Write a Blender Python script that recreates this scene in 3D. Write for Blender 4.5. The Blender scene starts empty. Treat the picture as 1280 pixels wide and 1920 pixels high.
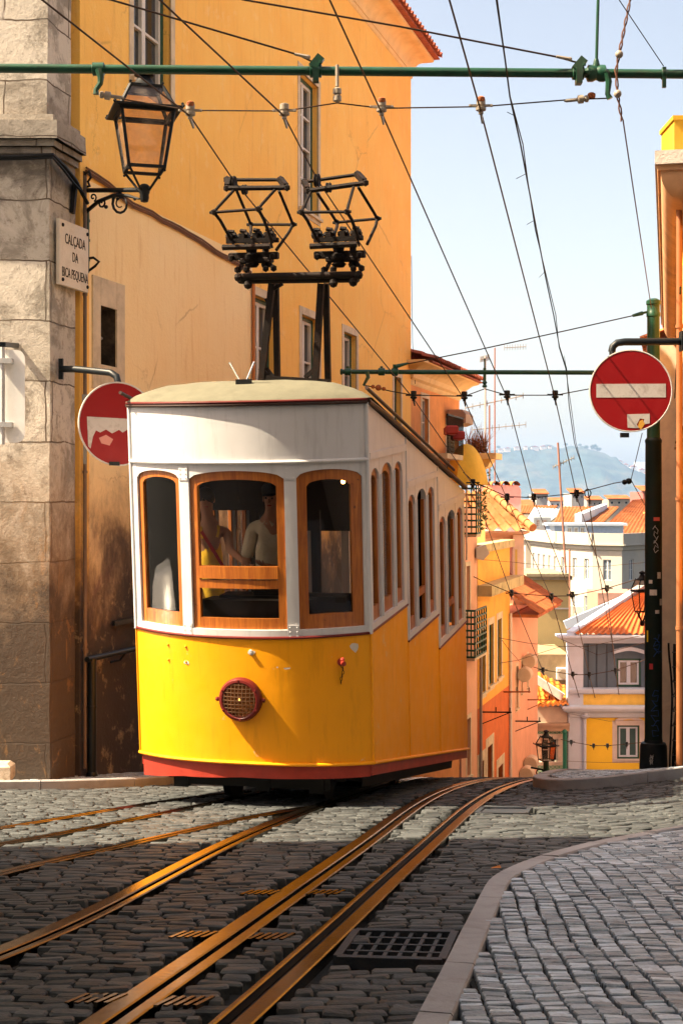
import bpy, bmesh, math, random
import numpy as np
from mathutils import Vector, Matrix, noise
random.seed(7)
scene = bpy.context.scene
COL = scene.collection
R = math.radians
F = 2667.0; CX = 640.0; HY = 935.0      # measuring constants of the photograph: focal length, centre column, eye level row

# ------------------------------------------------------------------ camera
cd = bpy.data.cameras.new('camera'); cam = bpy.data.objects.new('camera', cd); COL.objects.link(cam)
cam.rotation_euler = (R(90), 0, 0); cam.location = (0, 0, 0)
cd.sensor_fit = 'VERTICAL'; cd.sensor_height = 36; cd.lens = F / 1920 * 36
cd.shift_y = (HY - 960) / 1920; cd.clip_start = .1; cd.clip_end = 30000
scene.camera = cam
# ------------------------------------------------------------------ light
SUN_EL = 52.0
TO_SUN = Vector((-1, -.15, 0)).normalized() * math.cos(R(SUN_EL)) + Vector((0, 0, math.sin(R(SUN_EL))))
w = bpy.data.worlds.new("World"); scene.world = w; w.use_nodes = True
nt = w.node_tree; nt.nodes.clear()
sky = nt.nodes.new('ShaderNodeTexSky'); sky.sky_type = 'NISHITA'; sky.sun_disc = False
sky.sun_elevation = R(SUN_EL); sky.sun_rotation = math.atan2(TO_SUN.x, TO_SUN.y)
sky.air_density = 1.0; sky.dust_density = 3.5; sky.ozone_density = 1.0
bg = nt.nodes.new('ShaderNodeBackground'); bg.inputs[1].default_value = .095
wo = nt.nodes.new('ShaderNodeOutputWorld'); tint = nt.nodes.new('ShaderNodeMix'); tint.data_type = 'RGBA'; tint.blend_type = 'MULTIPLY'; tint.inputs[0].default_value = 1; tint.inputs[7].default_value = (1.0, .80, .64, 1)
nt.links.new(sky.outputs[0], tint.inputs[6]); nt.links.new(tint.outputs[2], bg.inputs[0]); nt.links.new(bg.outputs[0], wo.inputs[0])
sd = bpy.data.lights.new('sun', 'SUN'); sd.energy = 4.8; sd.angle = R(.5); sd.color = (1, .82, .57)
sun = bpy.data.objects.new('sun', sd); COL.objects.link(sun); sun.rotation_euler = TO_SUN.to_track_quat('Z', 'Y').to_euler()
sun.location = (-20, 0, 30)
scene.view_settings.view_transform = 'Standard'; scene.view_settings.look = 'None'
scene.view_settings.exposure = 2.05; scene.view_settings.gamma = 1
scene.cycles.use_denoising = True
scene.cycles.max_bounces = 8; scene.cycles.volume_bounces = 1; scene.cycles.transparent_max_bounces = 16
scene.cycles.sample_clamp_indirect = 6

# ------------------------------------------------------------------ materials
def newmat(name):
    m = bpy.data.materials.new(name); m.use_nodes = True
    n = m.node_tree.nodes; l = m.node_tree.links
    return m, n, l, n['Principled BSDF']
def mixc(n, l, fac, a, b, mode='MIX'):
    x = n.new('ShaderNodeMix'); x.data_type = 'RGBA'; x.blend_type = mode
    for sock, v in ((x.inputs[0], fac), (x.inputs[6], a), (x.inputs[7], b)):
        if hasattr(v, 'links'): l.new(v, sock)
        elif isinstance(v, (int, float)): sock.default_value = v
        else: sock.default_value = (*v, 1)
    return x.outputs[2]
def coords(n, l, scale=(1, 1, 1), rot=(0, 0, 0)):
    tc = n.new('ShaderNodeTexCoord'); mp = n.new('ShaderNodeMapping')
    mp.inputs['Scale'].default_value = scale; mp.inputs['Rotation'].default_value = rot
    l.new(tc.outputs['Object'], mp.inputs[0]); return mp.outputs[0]
def nz(n, l, vec, scale, detail=4, rough=.6, dist=0):
    t = n.new('ShaderNodeTexNoise'); t.inputs['Scale'].default_value = scale; t.inputs['Detail'].default_value = detail
    t.inputs['Roughness'].default_value = rough; t.inputs['Distortion'].default_value = dist
    l.new(vec, t.inputs['Vector']); return t.outputs[0]
def ramp(n, l, v, p0, p1):
    r = n.new('ShaderNodeMapRange'); r.inputs[1].default_value = p0; r.inputs[2].default_value = p1
    l.new(v, r.inputs[0]); return r.outputs[0]
def mul(n, l, a, b, op='MULTIPLY'):
    m = n.new('ShaderNodeMath'); m.operation = op; m.use_clamp = True
    for s, v in ((m.inputs[0], a), (m.inputs[1], b)):
        if hasattr(v, 'links'): l.new(v, s)
        else: s.default_value = v
    return m.outputs[0]
def bump(n, l, bs, h, strength, dist):
    b = n.new('ShaderNodeBump'); b.inputs['Strength'].default_value = strength; b.inputs['Distance'].default_value = dist
    l.new(h, b.inputs['Height']); l.new(b.outputs[0], bs.inputs['Normal']); return b
MATS = {}
def pm(name, col, rough=.7, metal=0, var=.12, vs=2.5, stain=None, samt=.5, ss=1.2, sz=1.0, bmp=.15, bsc=60, bd=.01, spec=.28, island=0, coat=0):
    """painted / plain procedural surface: tone variation, stains with their own shape, fine relief"""
    if name in MATS: return MATS[name]
    m, n, l, b = newmat(name)
    v = coords(n, l)
    f = nz(n, l, v, vs, 5)
    lo = tuple(c * (1 - var) for c in col); hi = tuple(min(1, c * (1 + var)) for c in col)
    c = mixc(n, l, ramp(n, l, f, .3, .7), lo, hi)
    if island:
        g = n.new('ShaderNodeNewGeometry')
        c = mixc(n, l, g.outputs['Random Per Island'], c, mixc(n, l, 1.0, c, (1 - island,) * 3, 'MULTIPLY'))
    if stain:
        v2 = coords(n, l, (1, 1, sz))
        s = ramp(n, l, nz(n, l, v2, ss, 8, .7, .4), .5, .72)
        c = mixc(n, l, mul(n, l, s, samt), c, stain)
    l.new(c, b.inputs['Base Color']); b.inputs['Roughness'].default_value = rough; b.inputs['Metallic'].default_value = metal
    b.inputs['Specular IOR Level'].default_value = spec
    if coat: b.inputs['Coat Weight'].default_value = coat; b.inputs['Coat Roughness'].default_value = .12
    if bmp: bump(n, l, b, nz(n, l, v, bsc, 4), bmp, bd)
    MATS[name] = m; return m

def glass_mat(name, tint=(1, 1, 1), refl=.12, dirt=0.0):
    m, n, l, b = newmat(name); n.remove(b)
    tr = n.new('ShaderNodeBsdfTransparent'); tr.inputs[0].default_value = (*tint, 1)
    gl = n.new('ShaderNodeBsdfGlossy'); gl.inputs['Roughness'].default_value = .02
    fr = n.new('ShaderNodeFresnel'); fr.inputs[0].default_value = 1.5
    mx = n.new('ShaderNodeMixShader'); a = mul(n, l, fr.outputs[0], refl * 10)
    l.new(a, mx.inputs[0]); l.new(tr.outputs[0], mx.inputs[1]); l.new(gl.outputs[0], mx.inputs[2])
    o = n['Material Output']; out = mx.outputs[0]
    if dirt:
        df = n.new('ShaderNodeBsdfDiffuse'); df.inputs[0].default_value = (.55, .45, .38, 1)
        m2 = n.new('ShaderNodeMixShader'); v = coords(n, l)
        l.new(mul(n, l, ramp(n, l, nz(n, l, v, 9, 6), .35, .75), dirt), m2.inputs[0])
        l.new(out, m2.inputs[1]); l.new(df.outputs[0], m2.inputs[2]); out = m2.outputs[0]
    l.new(out, o.inputs[0]); MATS[name] = m; return m

# ------------------------------------------------------------------ mesh builder
WM = {}
def tag(o, label=None, cat=None, group=None, kind=None):
    if label: o['label'] = label
    if cat: o['category'] = cat
    if group: o['group'] = group
    if kind: o['kind'] = kind
    return o
def thing(name, label, cat, loc=(0, 0, 0), group=None, mat=None):
    o = bpy.data.objects.new(name, None); COL.objects.link(o)
    M = mat if mat is not None else Matrix.Translation(Vector(loc))
    o.matrix_world = M; WM[o.name] = M.copy()
    o.empty_display_size = .2
    return tag(o, label, cat, group)
class MB:
    def __init__(s): s.v = []; s.f = []
    def add(s, vs, fs, M=None):
        k = len(s.v)
        s.v += [tuple(M @ Vector(p)) for p in vs] if M is not None else [tuple(p) for p in vs]
        s.f += [tuple(i + k for i in f) for f in fs]; return s
    def box(s, c, d, M=None, ch=0):
        x, y, z = d[0] / 2, d[1] / 2, d[2] / 2
        if ch:
            h = min(ch, x * .9, y * .9, z * .9); vs = []; 
            for sz_ in (-1, 1):
                for zz, ins in ((z, h), (z - h, 0)) if sz_ == 1 else ((z, h), (z - h, 0)):
                    pass
            rings = [(-z, h), (-z + h, 0), (z - h, 0), (z, h)]
            for zz, ins in rings:
                X, Y = x - ins, y - ins
                for sx, sy in ((-1, -1), (1, -1), (1, 1), (-1, 1)):
                    vs.append((c[0] + sx * X, c[1] + sy * Y, c[2] + zz))
            fs = [(3, 2, 1, 0), (12, 13, 14, 15)]
            for r_ in range(3):
                for i in range(4): fs.append((r_ * 4 + i, r_ * 4 + (i + 1) % 4, r_ * 4 + 4 + (i + 1) % 4, r_ * 4 + 4 + i))
            return s.add(vs, fs, M)
        vs = [(c[0] + a * x, c[1] + b * y, c[2] + e * z) for e in (-1, 1) for a, b in ((-1, -1), (1, -1), (1, 1), (-1, 1))]
        return s.add(vs, [(3, 2, 1, 0), (4, 5, 6, 7), (0, 1, 5, 4), (1, 2, 6, 5), (2, 3, 7, 6), (3, 0, 4, 7)], M)
    def bar(s, a, b, wd, ht=None, up=(0, 0, 1), ch=0):
        a, b = Vector(a), Vector(b); d = b - a; L = d.length
        if L < 1e-6: return s
        d.normalize(); u = Vector(up)
        if abs(d.dot(u)) > .97: u = Vector((1, 0, 0))
        x = d.cross(u).normalized(); z = x.cross(d).normalized()
        M = Matrix((x, d, z)).transposed().to_4x4(); M.translation = (a + b) / 2
        return s.box((0, 0, 0), (wd, L, ht or wd), M, ch)
    def tube(s, pts, r, n=8, cap=True):
        pts = [Vector(p) for p in pts]; m = len(pts)
        rs = r if isinstance(r, (list, tuple)) else [r] * m
        k = len(s.v); prev = None
        for i, p in enumerate(pts):
            t = (pts[min(i + 1, m - 1)] - pts[max(i - 1, 0)]).normalized()
            if prev is None:
                u = Vector((0, 0, 1)) if abs(t.z) < .9 else Vector((1, 0, 0))
                x = t.cross(u).normalized()
            else:
                x = (prev - t * prev.dot(t)).normalized()
            prev = x; y = t.cross(x)
            for j in range(n):
                a = 2 * math.pi * j / n; s.v.append(tuple(p + (x * math.cos(a) + y * math.sin(a)) * rs[i]))
        for i in range(m - 1):
            for j in range(n):
                a = k + i * n + j; b = k + i * n + (j + 1) % n
                s.f.append((a, b, b + n, a + n))
        if cap:
            s.f.append(tuple(k + j for j in reversed(range(n)))); s.f.append(tuple(k + (m - 1) * n + j for j in range(n)))
        return s
    def lathe(s, prof, c=(0, 0, 0), axis=(0, 0, 1), n=20, squash=None):
        ax = Vector(axis).normalized(); u = Vector((0, 0, 1)) if abs(ax.z) < .9 else Vector((1, 0, 0))
        x = u.cross(ax).normalized(); y = ax.cross(x); c = Vector(c); k = len(s.v); m = len(prof)
        for r, h in prof:
            for j in range(n):
                a = 2 * math.pi * j / n; s.v.append(tuple(c + ax * h + (x * math.cos(a) + y * math.sin(a)) * r))
        for i in range(m - 1):
            for j in range(n):
                a = k + i * n + j; b = k + i * n + (j + 1) % n; s.f.append((a, b, b + n, a + n))
        if prof[0][0] > 1e-5: s.f.append(tuple(k + j for j in reversed(range(n))))
        if prof[-1][0] > 1e-5: s.f.append(tuple(k + (m - 1) * n + j for j in range(n)))
        return s
    def ball(s, c, r, n=10, sc=(1, 1, 1)):
        k = len(s.v); m = n // 2 + 1
        for i in range(m):
            t = math.pi * i / (m - 1)
            for j in range(n):
                a = 2 * math.pi * j / n
                s.v.append((c[0] + r * sc[0] * math.sin(t) * math.cos(a), c[1] + r * sc[1] * math.sin(t) * math.sin(a), c[2] - r * sc[2] * math.cos(t)))
        for i in range(m - 1):
            for j in range(n):
                a = k + i * n + j; b = k + i * n + (j + 1) % n; s.f.append((a, b, b + n, a + n))
        return s
    def grid(s, rows, close=False):
        k = len(s.v); nr = len(rows); nc = len(rows[0])
        for r in rows: s.v += [tuple(p) for p in r]
        for i in range(nr - 1):
            for j in range(nc - 1): a = k + i * nc + j; s.f.append((a, a + 1, a + nc + 1, a + nc))
        return s
    def prism(s, poly, d, M=None):
        """poly: 3-D points in a plane, extruded by vector d"""
        n = len(poly); d = Vector(d); P = [Vector(p) for p in poly]
        return s.add(P + [p + d for p in P], [tuple(reversed(range(n))), tuple(range(n, 2 * n))] + [(i, (i + 1) % n, n + (i + 1) % n, n + i) for i in range(n)], M)
    def build(s, name, mat, parent=None, smooth=True, local=False, label=None, cat=None, group=None, kind=None, angle=40, recalc=True):
        me = bpy.data.meshes.new(name)
        if parent is not None:
            M = WM[parent.name]
            if not local:
                Mi = M.inverted(); vs = [tuple(Mi @ Vector(p)) for p in s.v]
            else: vs = s.v
        else: vs = s.v; M = Matrix()
        me.from_pydata(vs, [], s.f)
        if recalc:
            bm = bmesh.new(); bm.from_mesh(me); bmesh.ops.remove_doubles(bm, verts=bm.verts, dist=1e-5)
            bmesh.ops.recalc_face_normals(bm, faces=bm.faces); bm.to_mesh(me); bm.free()
        me.materials.append(mat)
        if smooth:
            me.shade_smooth(); me.set_sharp_from_angle(angle=R(angle))
        o = bpy.data.objects.new(name, me); COL.objects.link(o)
        if parent is not None: o.parent = parent
        WM[o.name] = M.copy()
        return tag(o, label, cat, group, kind)
def recentre(o):
    """move a top-level mesh's origin to the middle of its base"""
    me = o.data; co = np.empty(len(me.vertices) * 3, np.float32); me.vertices.foreach_get('co', co); co = co.reshape(-1, 3)
    c = Vector(((co[:, 0].min() + co[:, 0].max()) / 2, (co[:, 1].min() + co[:, 1].max()) / 2, co[:, 2].min()))
    me.transform(Matrix.Translation(-c)); o.location = c; WM[o.name] = Matrix.Translation(c); return o
def copy_tree(o, M=None, parent=None, label=None):
    c = o.copy(); COL.objects.link(c)
    if parent: c.parent = parent
    if M is not None: c.matrix_world = M; WM[c.name] = M.copy()
    if label: c['label'] = label
    for ch in list(o.children): copy_tree(ch, None, c)
    return c

# ------------------------------------------------------------------ measuring
GY = [-30, 0, 5, 8, 12.6, 15.5, 18, 20, 22, 25, 40, 60, 80, 100, 420]
GZ = [.3, -1.33, -1.847, -2.17, -2.75, -3.156, -3.535, -3.925, -4.37, -5.1, -9.1, -14.2, -17.6, -18.5, -19]
def prof(y):
    return sum(float(np.interp(y + d, GY, GZ)) * k for d, k in ((-1.2, .1), (-.6, .2), (0, .4), (.6, .2), (1.2, .1)))
def sstep(a, b, x):
    t = min(1, max(0, (x - a) / (b - a))); return t * t * (3 - 2 * t)
def H(x, y):
    r = max(0, x - 2.0); r = r * r / (r + .6) * .115 if r > 0 else 0
    return prof(y) + r * (1 - sstep(14.8, 18.2, y)) * sstep(6, 10, y)
def P(px, py, Y): return Vector(((px - CX) / F * Y, Y, (HY - py) / F * Y))
def gp(px, py, up=0):
    k = (px - CX) / F; r = (py - HY) / F; y = 3.0
    while y < 26 and H(k * y, y) + up < -r * y: y += .02
    return Vector((k * y, y, H(k * y, y) + up))
AZ = R(16); WD = Vector((math.sin(AZ), math.cos(AZ), 0)); WN = Vector((math.cos(AZ), -math.sin(AZ), 0)); WO = Vector((-3.03, 16.5, 0))
def wu(px):        # distance along the left street wall seen in a column of the photograph
    k = (px - CX) / F; Y = (-3.03 - math.tan(AZ) * 16.5) / (k - math.tan(AZ)); return (Y - 16.5) / math.cos(AZ), Y
def wz(px, py): return (HY - py) / F * wu(px)[1]
def WP(u, z, out=0): p = WO + WD * u + WN * out; return Vector((p.x, p.y, z))

# ------------------------------------------------------------------ ground, rails, pavements
M_earth = pm('joint_earth', (.016, .017, .017), .95, bmp=.5, bsc=40)
M_cob = pm('basalt_cobble', (.074, .082, .085), .52, spec=.18, var=.3, vs=6, bmp=.8, bsc=38, bd=.012, island=.6, stain=(.02, .024, .028), samt=.6, ss=5)
M_mos = pm('limestone_cobble', (.52, .62, .72), .4, spec=.45, var=.25, vs=9, bmp=.8, bsc=50, bd=.010, island=.7, stain=(.07, .07, .07), samt=.75, ss=9)
M_kerb = pm('kerb_limestone', (.30, .30, .31), .6, var=.15, vs=3, bmp=.3, bsc=90, stain=(.16, .13, .11), samt=.6, ss=4)
M_rail = pm('worn_rail_steel', (.17, .14, .10), .2, metal=1, var=.4, vs=5, bmp=.08, bsc=30, stain=(.05, .025, .018), samt=.85, ss=7)
M_black = pm('black_iron', (.006, .007, .008), .55, bmp=.2, bsc=80, spec=.2)
M_pit = pm('pit_dark', (.004, .004, .004), 1, bmp=0)

def ground_mesh():
    xs = sorted(set([-400, -250, -150, -90, -60, -40, -30, -24, -18, -14] + [round(-12 + i * .4, 3) for i in range(66)] + [15, 18, 22, 28, 36, 50, 80, 130, 220, 400]))
    ys = sorted(set([-60, -40, -25, -15, -10, -6] + [round(-4 + i * .3, 3) for i in range(110)] + [31, 34, 38, 42, 46, 50, 56, 62, 70, 78, 88, 100, 120, 150, 200, 300, 420]))
    mb = MB(); mb.grid([[(x, y, H(x, y) - .045) for x in xs] for y in ys])
    return mb
ground_mesh().build('road', M_earth, kind='structure', angle=60)
wm, n_, l_, b_ = newmat('river_water'); b_.inputs['Base Color'].default_value = (.12, .24, .34, 1); b_.inputs['Roughness'].default_value = .25
bump(n_, l_, b_, nz(n_, l_, coords(n_, l_), .02, 4), .5, 3)
MB().add([(-4500, 380, -22), (4500, 380, -22), (4500, 9500, -22), (-4500, 9500, -22)], [(0, 1, 2, 3)]).build('river', wm, kind='structure', smooth=False)

def interp_line(pts, y):
    return float(np.interp(y, [p[1] for p in pts], [p[0] for p in pts]))
def line_px(pp, up=0): return [gp(x, y, up) for x, y in pp]
# rail groove centre lines read off the photograph and laid on the ground
RAILS = []
def smooth_line(pts, n=60):
    pts = sorted([(p.y, p.x) for p in pts]); ys = [p[0] for p in pts]; xs = [p[1] for p in pts]
    c = np.polyfit(ys, xs, min(4, len(ys) - 1))
    return lambda y: float(np.polyval(c, y)) if ys[0] <= y <= ys[-1] else (float(np.polyval(c, ys[0])) + (y - ys[0]) * float(np.polyval(np.polyder(c), ys[0])) if y < ys[0] else float(np.polyval(c, ys[-1])) + (y - ys[-1]) * float(np.polyval(np.polyder(c), ys[-1])))
r4 = smooth_line(line_px([(210, 1917), (350, 1827), (450, 1750), (640, 1611), (705, 1570), (765, 1522), (840, 1481), (920, 1462)]))
r5 = smooth_line(line_px([(425, 1917), (500, 1855), (640, 1727), (715, 1655), (790, 1590), (850, 1537), (900, 1498), (985, 1464)]))
r3 = smooth_line(line_px([(0, 1795), (150, 1730), (250, 1680), (400, 1600), (500, 1553), (580, 1521)]))
r2 = smooth_line(line_px([(0, 1640), (130, 1610), (310, 1570), (450, 1538), (565, 1517)]))
r1a = smooth_line(line_px([(0, 1554), (100, 1538), (200, 1521), (420, 1489)]))
r1b = smooth_line(line_px([(0, 1585), (230, 1542), (420, 1501)]))
RAILS = [ # (fn, y0, y1, left band, groove, right band, label)
 (r4, 3.6, 23.5, .085, .03, .055, 'middle slot rail with two wide steel bands, running up to the crest'),
 (r5, 3.6, 23.5, .028, .05, .075, 'rightmost steel rail, curving over the crest beside the drain grate'),
 (r3, 4.2, 19, .085, .028, .04, 'broad steel rail glowing yellow, left of the middle slot rail'),
 (r2, 6.5, 12.9, .05, .02, .035, 'thin rail joining the broad yellow one at the switch'),
 (r1b, 8.5, 19, .04, .025, .03, 'thin rail at far left, nearer one of the pair by the kerb'),
 (r1a, 9.5, 15, .035, .025, .03, 'farthest thin rail at left, just in front of the sunlit kerb')]
for fn, y0, y1, wl, g, wr, lab in RAILS:
    N = int((y1 - y0) / .25) + 1; ys = [y0 + (y1 - y0) * i / (N - 1) for i in range(N)]
    def band(a, b, top, bot, mb):
        rows = []
        for y in ys:
            x = fn(y); dx = (fn(y + .05) - fn(y - .05)) / .1; c = math.sqrt(1 + dx * dx)
            xa, xb = x + a * c, x + b * c; z = H(x, y)
            bv = .006
            rows.append([(xa, y, z + bot), (xa, y, z + top - bv), (xa + bv, y, z + top), (xb - bv, y, z + top), (xb, y, z + top - bv), (xb, y, z + bot)])
        mb.grid(rows)
    th = thing('tram_rail', lab, 'rail', (fn(y0), y0, H(fn(y0), y0)), 'steel rails set in the cobbles')
    m1 = MB(); band(-g / 2 - wl, -g / 2, .012, -.05, m1); m1.build('rail_head', M_rail, th, recalc=False)
    m1 = MB(); band(g / 2, g / 2 + wr, .010, -.05, m1); m1.build('guard_flange', M_rail, th, recalc=False)
    m1 = MB(); band(-g / 2 - .002, g / 2 + .002, -.032, -.06, m1); m1.build('groove', M_black, th, recalc=False)
def near_rail(x, y, pad=.0):
    for fn, y0, y1, wl, g, wr, _ in RAILS:
        if y0 - .1 < y < y1 + .1:
            d = x - fn(y)
            if -g / 2 - wl - .03 - pad < d < g / 2 + wr + .03 + pad: return True
    return False
# kerb lines (road-side edge)
K_near = [gp(x, y, .05) for x, y in [(700, 2040), (738, 1980), (772, 1918), (825, 1820), (868, 1735), (903, 1668)]] + [gp(x, y, .05) for x, y in [(912, 1650), (930, 1637), (965, 1620), (1010, 1604), (1060, 1590), (1120, 1575), (1200, 1560), (1290, 1546)]]
e = K_near[-1]; K_near += [Vector((e.x + 1.5, e.y + .35, 0)), Vector((e.x + 4, e.y + .7, 0)), Vector((e.x + 9, e.y + 1.2, 0))]
K_far = [Vector((9, 14.2, 0)), Vector((6, 15.0, 0))] + [gp(x, y) for x, y in [(1285, 1457), (1200, 1468), (1100, 1479), (1060, 1481), (1032, 1478)]]
e = K_far[-1]; K_far += [Vector((e.x + .02, e.y + .5, 0)), Vector((e.x + .22, e.y + 1.2, 0)), Vector((e.x + .5, e.y + 2.2, 0)), Vector((e.x + 1.1, e.y + 4.5, 0)), Vector((e.x + 2.2, e.y + 9, 0))]
K_left = [Vector((-12, 14.6, 0)), Vector((-7, 14.75, 0))] + [gp(x, y) for x, y in [(-10, 1482), (120, 1481), (240, 1477), (330, 1470), (410, 1462)]]
e = K_left[-1]; K_left += [e + WD * 2 , e + WD * 5, e + WD * 9, e + WD * 16]
def densify(pts, step=.12, rnd=2):
    P2 = [Vector((p.x, p.y, 0)) for p in pts]
    out = []
    for i in range(len(P2) - 1):
        L = (P2[i + 1] - P2[i]).length; n = max(1, int(L / step))
        for j in range(n): out.append(P2[i].lerp(P2[i + 1], j / n))
    out.append(P2[-1])
    for _ in range(rnd):
        out = [out[0]] + [(out[i - 1] + out[i] * 2 + out[i + 1]) / 4 for i in range(1, len(out) - 1)] + [out[-1]]
    return out
def kerb(pts, side, hgt, wd, name, per=7):
    D = densify(pts); mb = MB(); inner = []
    for i, p in enumerate(D):
        t = (D[min(i + 1, len(D) - 1)] - D[max(i - 1, 0)]).normalized(); nn = Vector((t.y, -t.x, 0)) * side
        inner.append(p + nn * wd)
    for k in range(0, len(D) - 1, per):
        hi = min(len(D) - 1, k + per); rows = []; j = random.uniform(-.004, .004); tilt = random.uniform(-.004, .004)
        idx = list(range(k, hi + 1))
        for q, i in enumerate(idx):
            a, b = D[i].copy(), inner[i].copy()
            t = (D[min(i + 1, len(D) - 1)] - D[max(i - 1, 0)]).normalized()
            if q == 0: a += t * .004; b += t * .004
            if q == len(idx) - 1: a -= t * .004; b -= t * .004
            za = H(a.x, a.y) + hgt + j; zb = H(b.x, b.y) + hgt + j + tilt; u = (b - a) * .06
            rows.append([(a.x, a.y, za - hgt - .06), (a.x, a.y, za - .012), (a.x + u.x, a.y + u.y, za), (b.x - u.x, b.y - u.y, zb), (b.x, b.y, zb - .01), (b.x, b.y, zb - hgt - .06)])
        k0 = len(mb.v); mb.grid(rows); n = len(rows)
        mb.f.append(tuple(k0 + c for c in range(6))); mb.f.append(tuple(k0 + (n - 1) * 6 + c for c in reversed(range(6))))
    mb.build(name, M_kerb, kind='structure', angle=30); return D, inner
Dn, In = kerb(K_near, 1, .055, .125, 'kerb', 6)
Df, If = kerb(K_far, -1, .12, .16, 'kerb', 8)
Dl, Il = kerb(K_left, -1, .10, .16, 'kerb', 9)
def inpoly(x, y, poly):
    c = False; j = len(poly) - 1
    for i in range(len(poly)):
        a, b = poly[i], poly[j]
        if (a[1] > y) != (b[1] > y) and x < (b[0] - a[0]) * (y - a[1]) / (b[1] - a[1]) + a[0]: c = not c
        j = i
    return c
PN = [(p.x, p.y) for p in Dn] + [(13, 12), (13, 2), (0, 2)]
PNi = [(p.x, p.y) for p in In] + [(13, 12), (13, 2), (0, 2)]
PF = [(p.x, p.y) for p in Df] + [(14, 26), (14, 14)]
PFi = [(p.x, p.y) for p in If] + [(14, 26), (14, 14)]
PL = [(p.x, p.y) for p in Dl] + [(-14, 32), (-14, 14)]
PLi = [(p.x, p.y) for p in Il] + [(-14, 32), (-14, 14)]
OCT = [(-1, -.75), (-.85, -1), (.85, -1), (1, -.75), (1, .75), (.85, 1), (-.85, 1), (-1, .75)]
def stone(v, f, cx, cy, wx, wy, ang, z0, dome, jit=.15, n=8, bev=.009):
    k = len(v); ca, sa = math.cos(ang), math.sin(ang); hj = random.uniform(-.006, .006); tx, ty = random.uniform(-.06, .06), random.uniform(-.06, .06)
    rad = []
    for j in range(n):
        a = 2 * math.pi * (j + .5) / n
        c, s_ = OCT[j]
        rad.append((c * wx / 2 * (1 + random.uniform(-jit, jit) * .5), s_ * wy / 2 * (1 + random.uniform(-jit, jit) * .8)))
    for ins, dz in ((0, -.045), (.001, -.004), (bev, dome * .85)):
        for (x, y) in rad:
            x1, y1 = x * (1 - ins / (wx / 2)), y * (1 - ins / (wy / 2))
            X, Y = cx + (x1 * ca - y1 * sa), cy + (x1 * sa + y1 * ca)
            v.append((X, Y, z0(X, Y) + dz + hj + x * tx + y * ty))
    v.append((cx, cy, z0(cx, cy) + dome + hj))
    for r_ in range(2):
        for j in range(n): f.append((k + r_ * n + j, k + r_ * n + (j + 1) % n, k + (r_ + 1) * n + (j + 1) % n, k + (r_ + 1) * n + j))
    for j in range(n): f.append((k + 2 * n + j, k + 2 * n + (j + 1) % n, k + 3 * n))
GR = [gp(632, 1800), gp(828, 1804), gp(852, 1752), gp(668, 1748)]       # drain grate corners
GRc = sum(GR, Vector()) / 4
CV = [gp(893, 1526), gp(985, 1527), gp(992, 1517), gp(905, 1516)]
def scat_road():
    v, f = [], []; y = 3.4; row = 0
    while y < 24:
        dy = random.uniform(.070, .094); x = -.27 * y - 1.2 + random.uniform(0, .2)
        if y > 19: x = -3
        xmax = min(.27 * y + 1.4, 9) if y < 10 else 8.5
        while x < xmax:
            wx = random.uniform(.11, .21); cx = x + wx / 2; x += wx
            warp = .28 * math.sin(cx * .55 + .6) + .03 * noise.noise(Vector((cx * 1.3, y * .8, 0)))
            sk = .22 * max(0, cx - .9) * sstep(8, 12, y)
            cy = y + dy / 2 + warp + sk
            if cx < r3(cy) - .3: cy -= .0
            if near_rail(cx, cy, wx * .25): 
                w2 = wx * .5
                if near_rail(cx - w2 * .5, cy, .0) and near_rail(cx + w2 * .5, cy, .0): continue
                for q in (-.5, .5):
                    c2 = cx + q * w2
                    if not near_rail(c2, cy, w2 * .42): stone(v, f, c2, cy, w2 * .92, dy * .9, 0, H, .012, .1)
                continue
            if inpoly(cx, cy, PN) or inpoly(cx, cy, PF) or inpoly(cx, cy, PL): continue
            if inpoly(cx, cy, [(p.x, p.y) for p in GR]) or (abs(cx - GRc.x) < .36 and abs(cy - GRc.y) < .43): continue
            if abs(cx - sum(p.x for p in CV) / 4) < .3 and abs(cy - sum(p.y for p in CV) / 4) < .3: continue
            ang = .05 * math.cos(cx) + random.uniform(-.05, .05) + (.22 * sstep(8, 12, y) if cx > .9 else 0)
            stone(v, f, cx, cy, wx * .955, dy * .90, ang, H, random.uniform(.003, .007), .13)
        y += dy; row += 1
    mb = MB(); mb.v = v; mb.f = f
    mb.build('road_cobblestones', M_cob, kind='stuff', recalc=False, angle=38, label='dark worn basalt cobblestones paving the sloping street between the rails', cat='cobblestones')
scat_road()
def scat_side(poly, up, name, col0, rows, lab, sz=.096):
    v, f = [], []
    x0, x1, y0, y1 = rows
    x = x0; 
    while x < x1:
        y = y0; wcol = sz * random.uniform(.95, 1.08)
        while y < y1:
            dy = random.uniform(.42, .78) * sz; cy = y + dy / 2; cx = x + wcol / 2 + .07 * math.sin(cy * .9) + .10 * cy * 0 + .015 * noise.noise(Vector((x * 3, cy * 2, 0)))
            y += dy
            if inpoly(cx, cy, poly): stone(v, f, cx, cy, wcol * .89, dy * .87, random.uniform(-.07, .07), lambda a, b: H(a, b) + up, random.uniform(.0005, .0025), .17, 8, .0045)
        x += wcol
    mb = MB(); mb.v = v; mb.f = f
    mb.build(name, M_mos, kind='stuff', recalc=False, angle=28, label=lab, cat='paving stones')
scat_side(PNi, .045, 'pavement_cobblestones', None, (.2, 3.6, 4.2, 12), 'small pale limestone cubes paving the near right pavement')
scat_side(PFi, .105, 'pavement_cobblestones', None, (2.3, 4.8, 15.2, 22.5), 'pale limestone cubes paving the far right pavement by the green pole', .11)
scat_side(PLi, .085, 'pavement_cobblestones', None, (-4.6, -1.2, 14.8, 20), 'sunlit limestone cubes of the narrow pavement under the left wall', .1)
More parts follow.
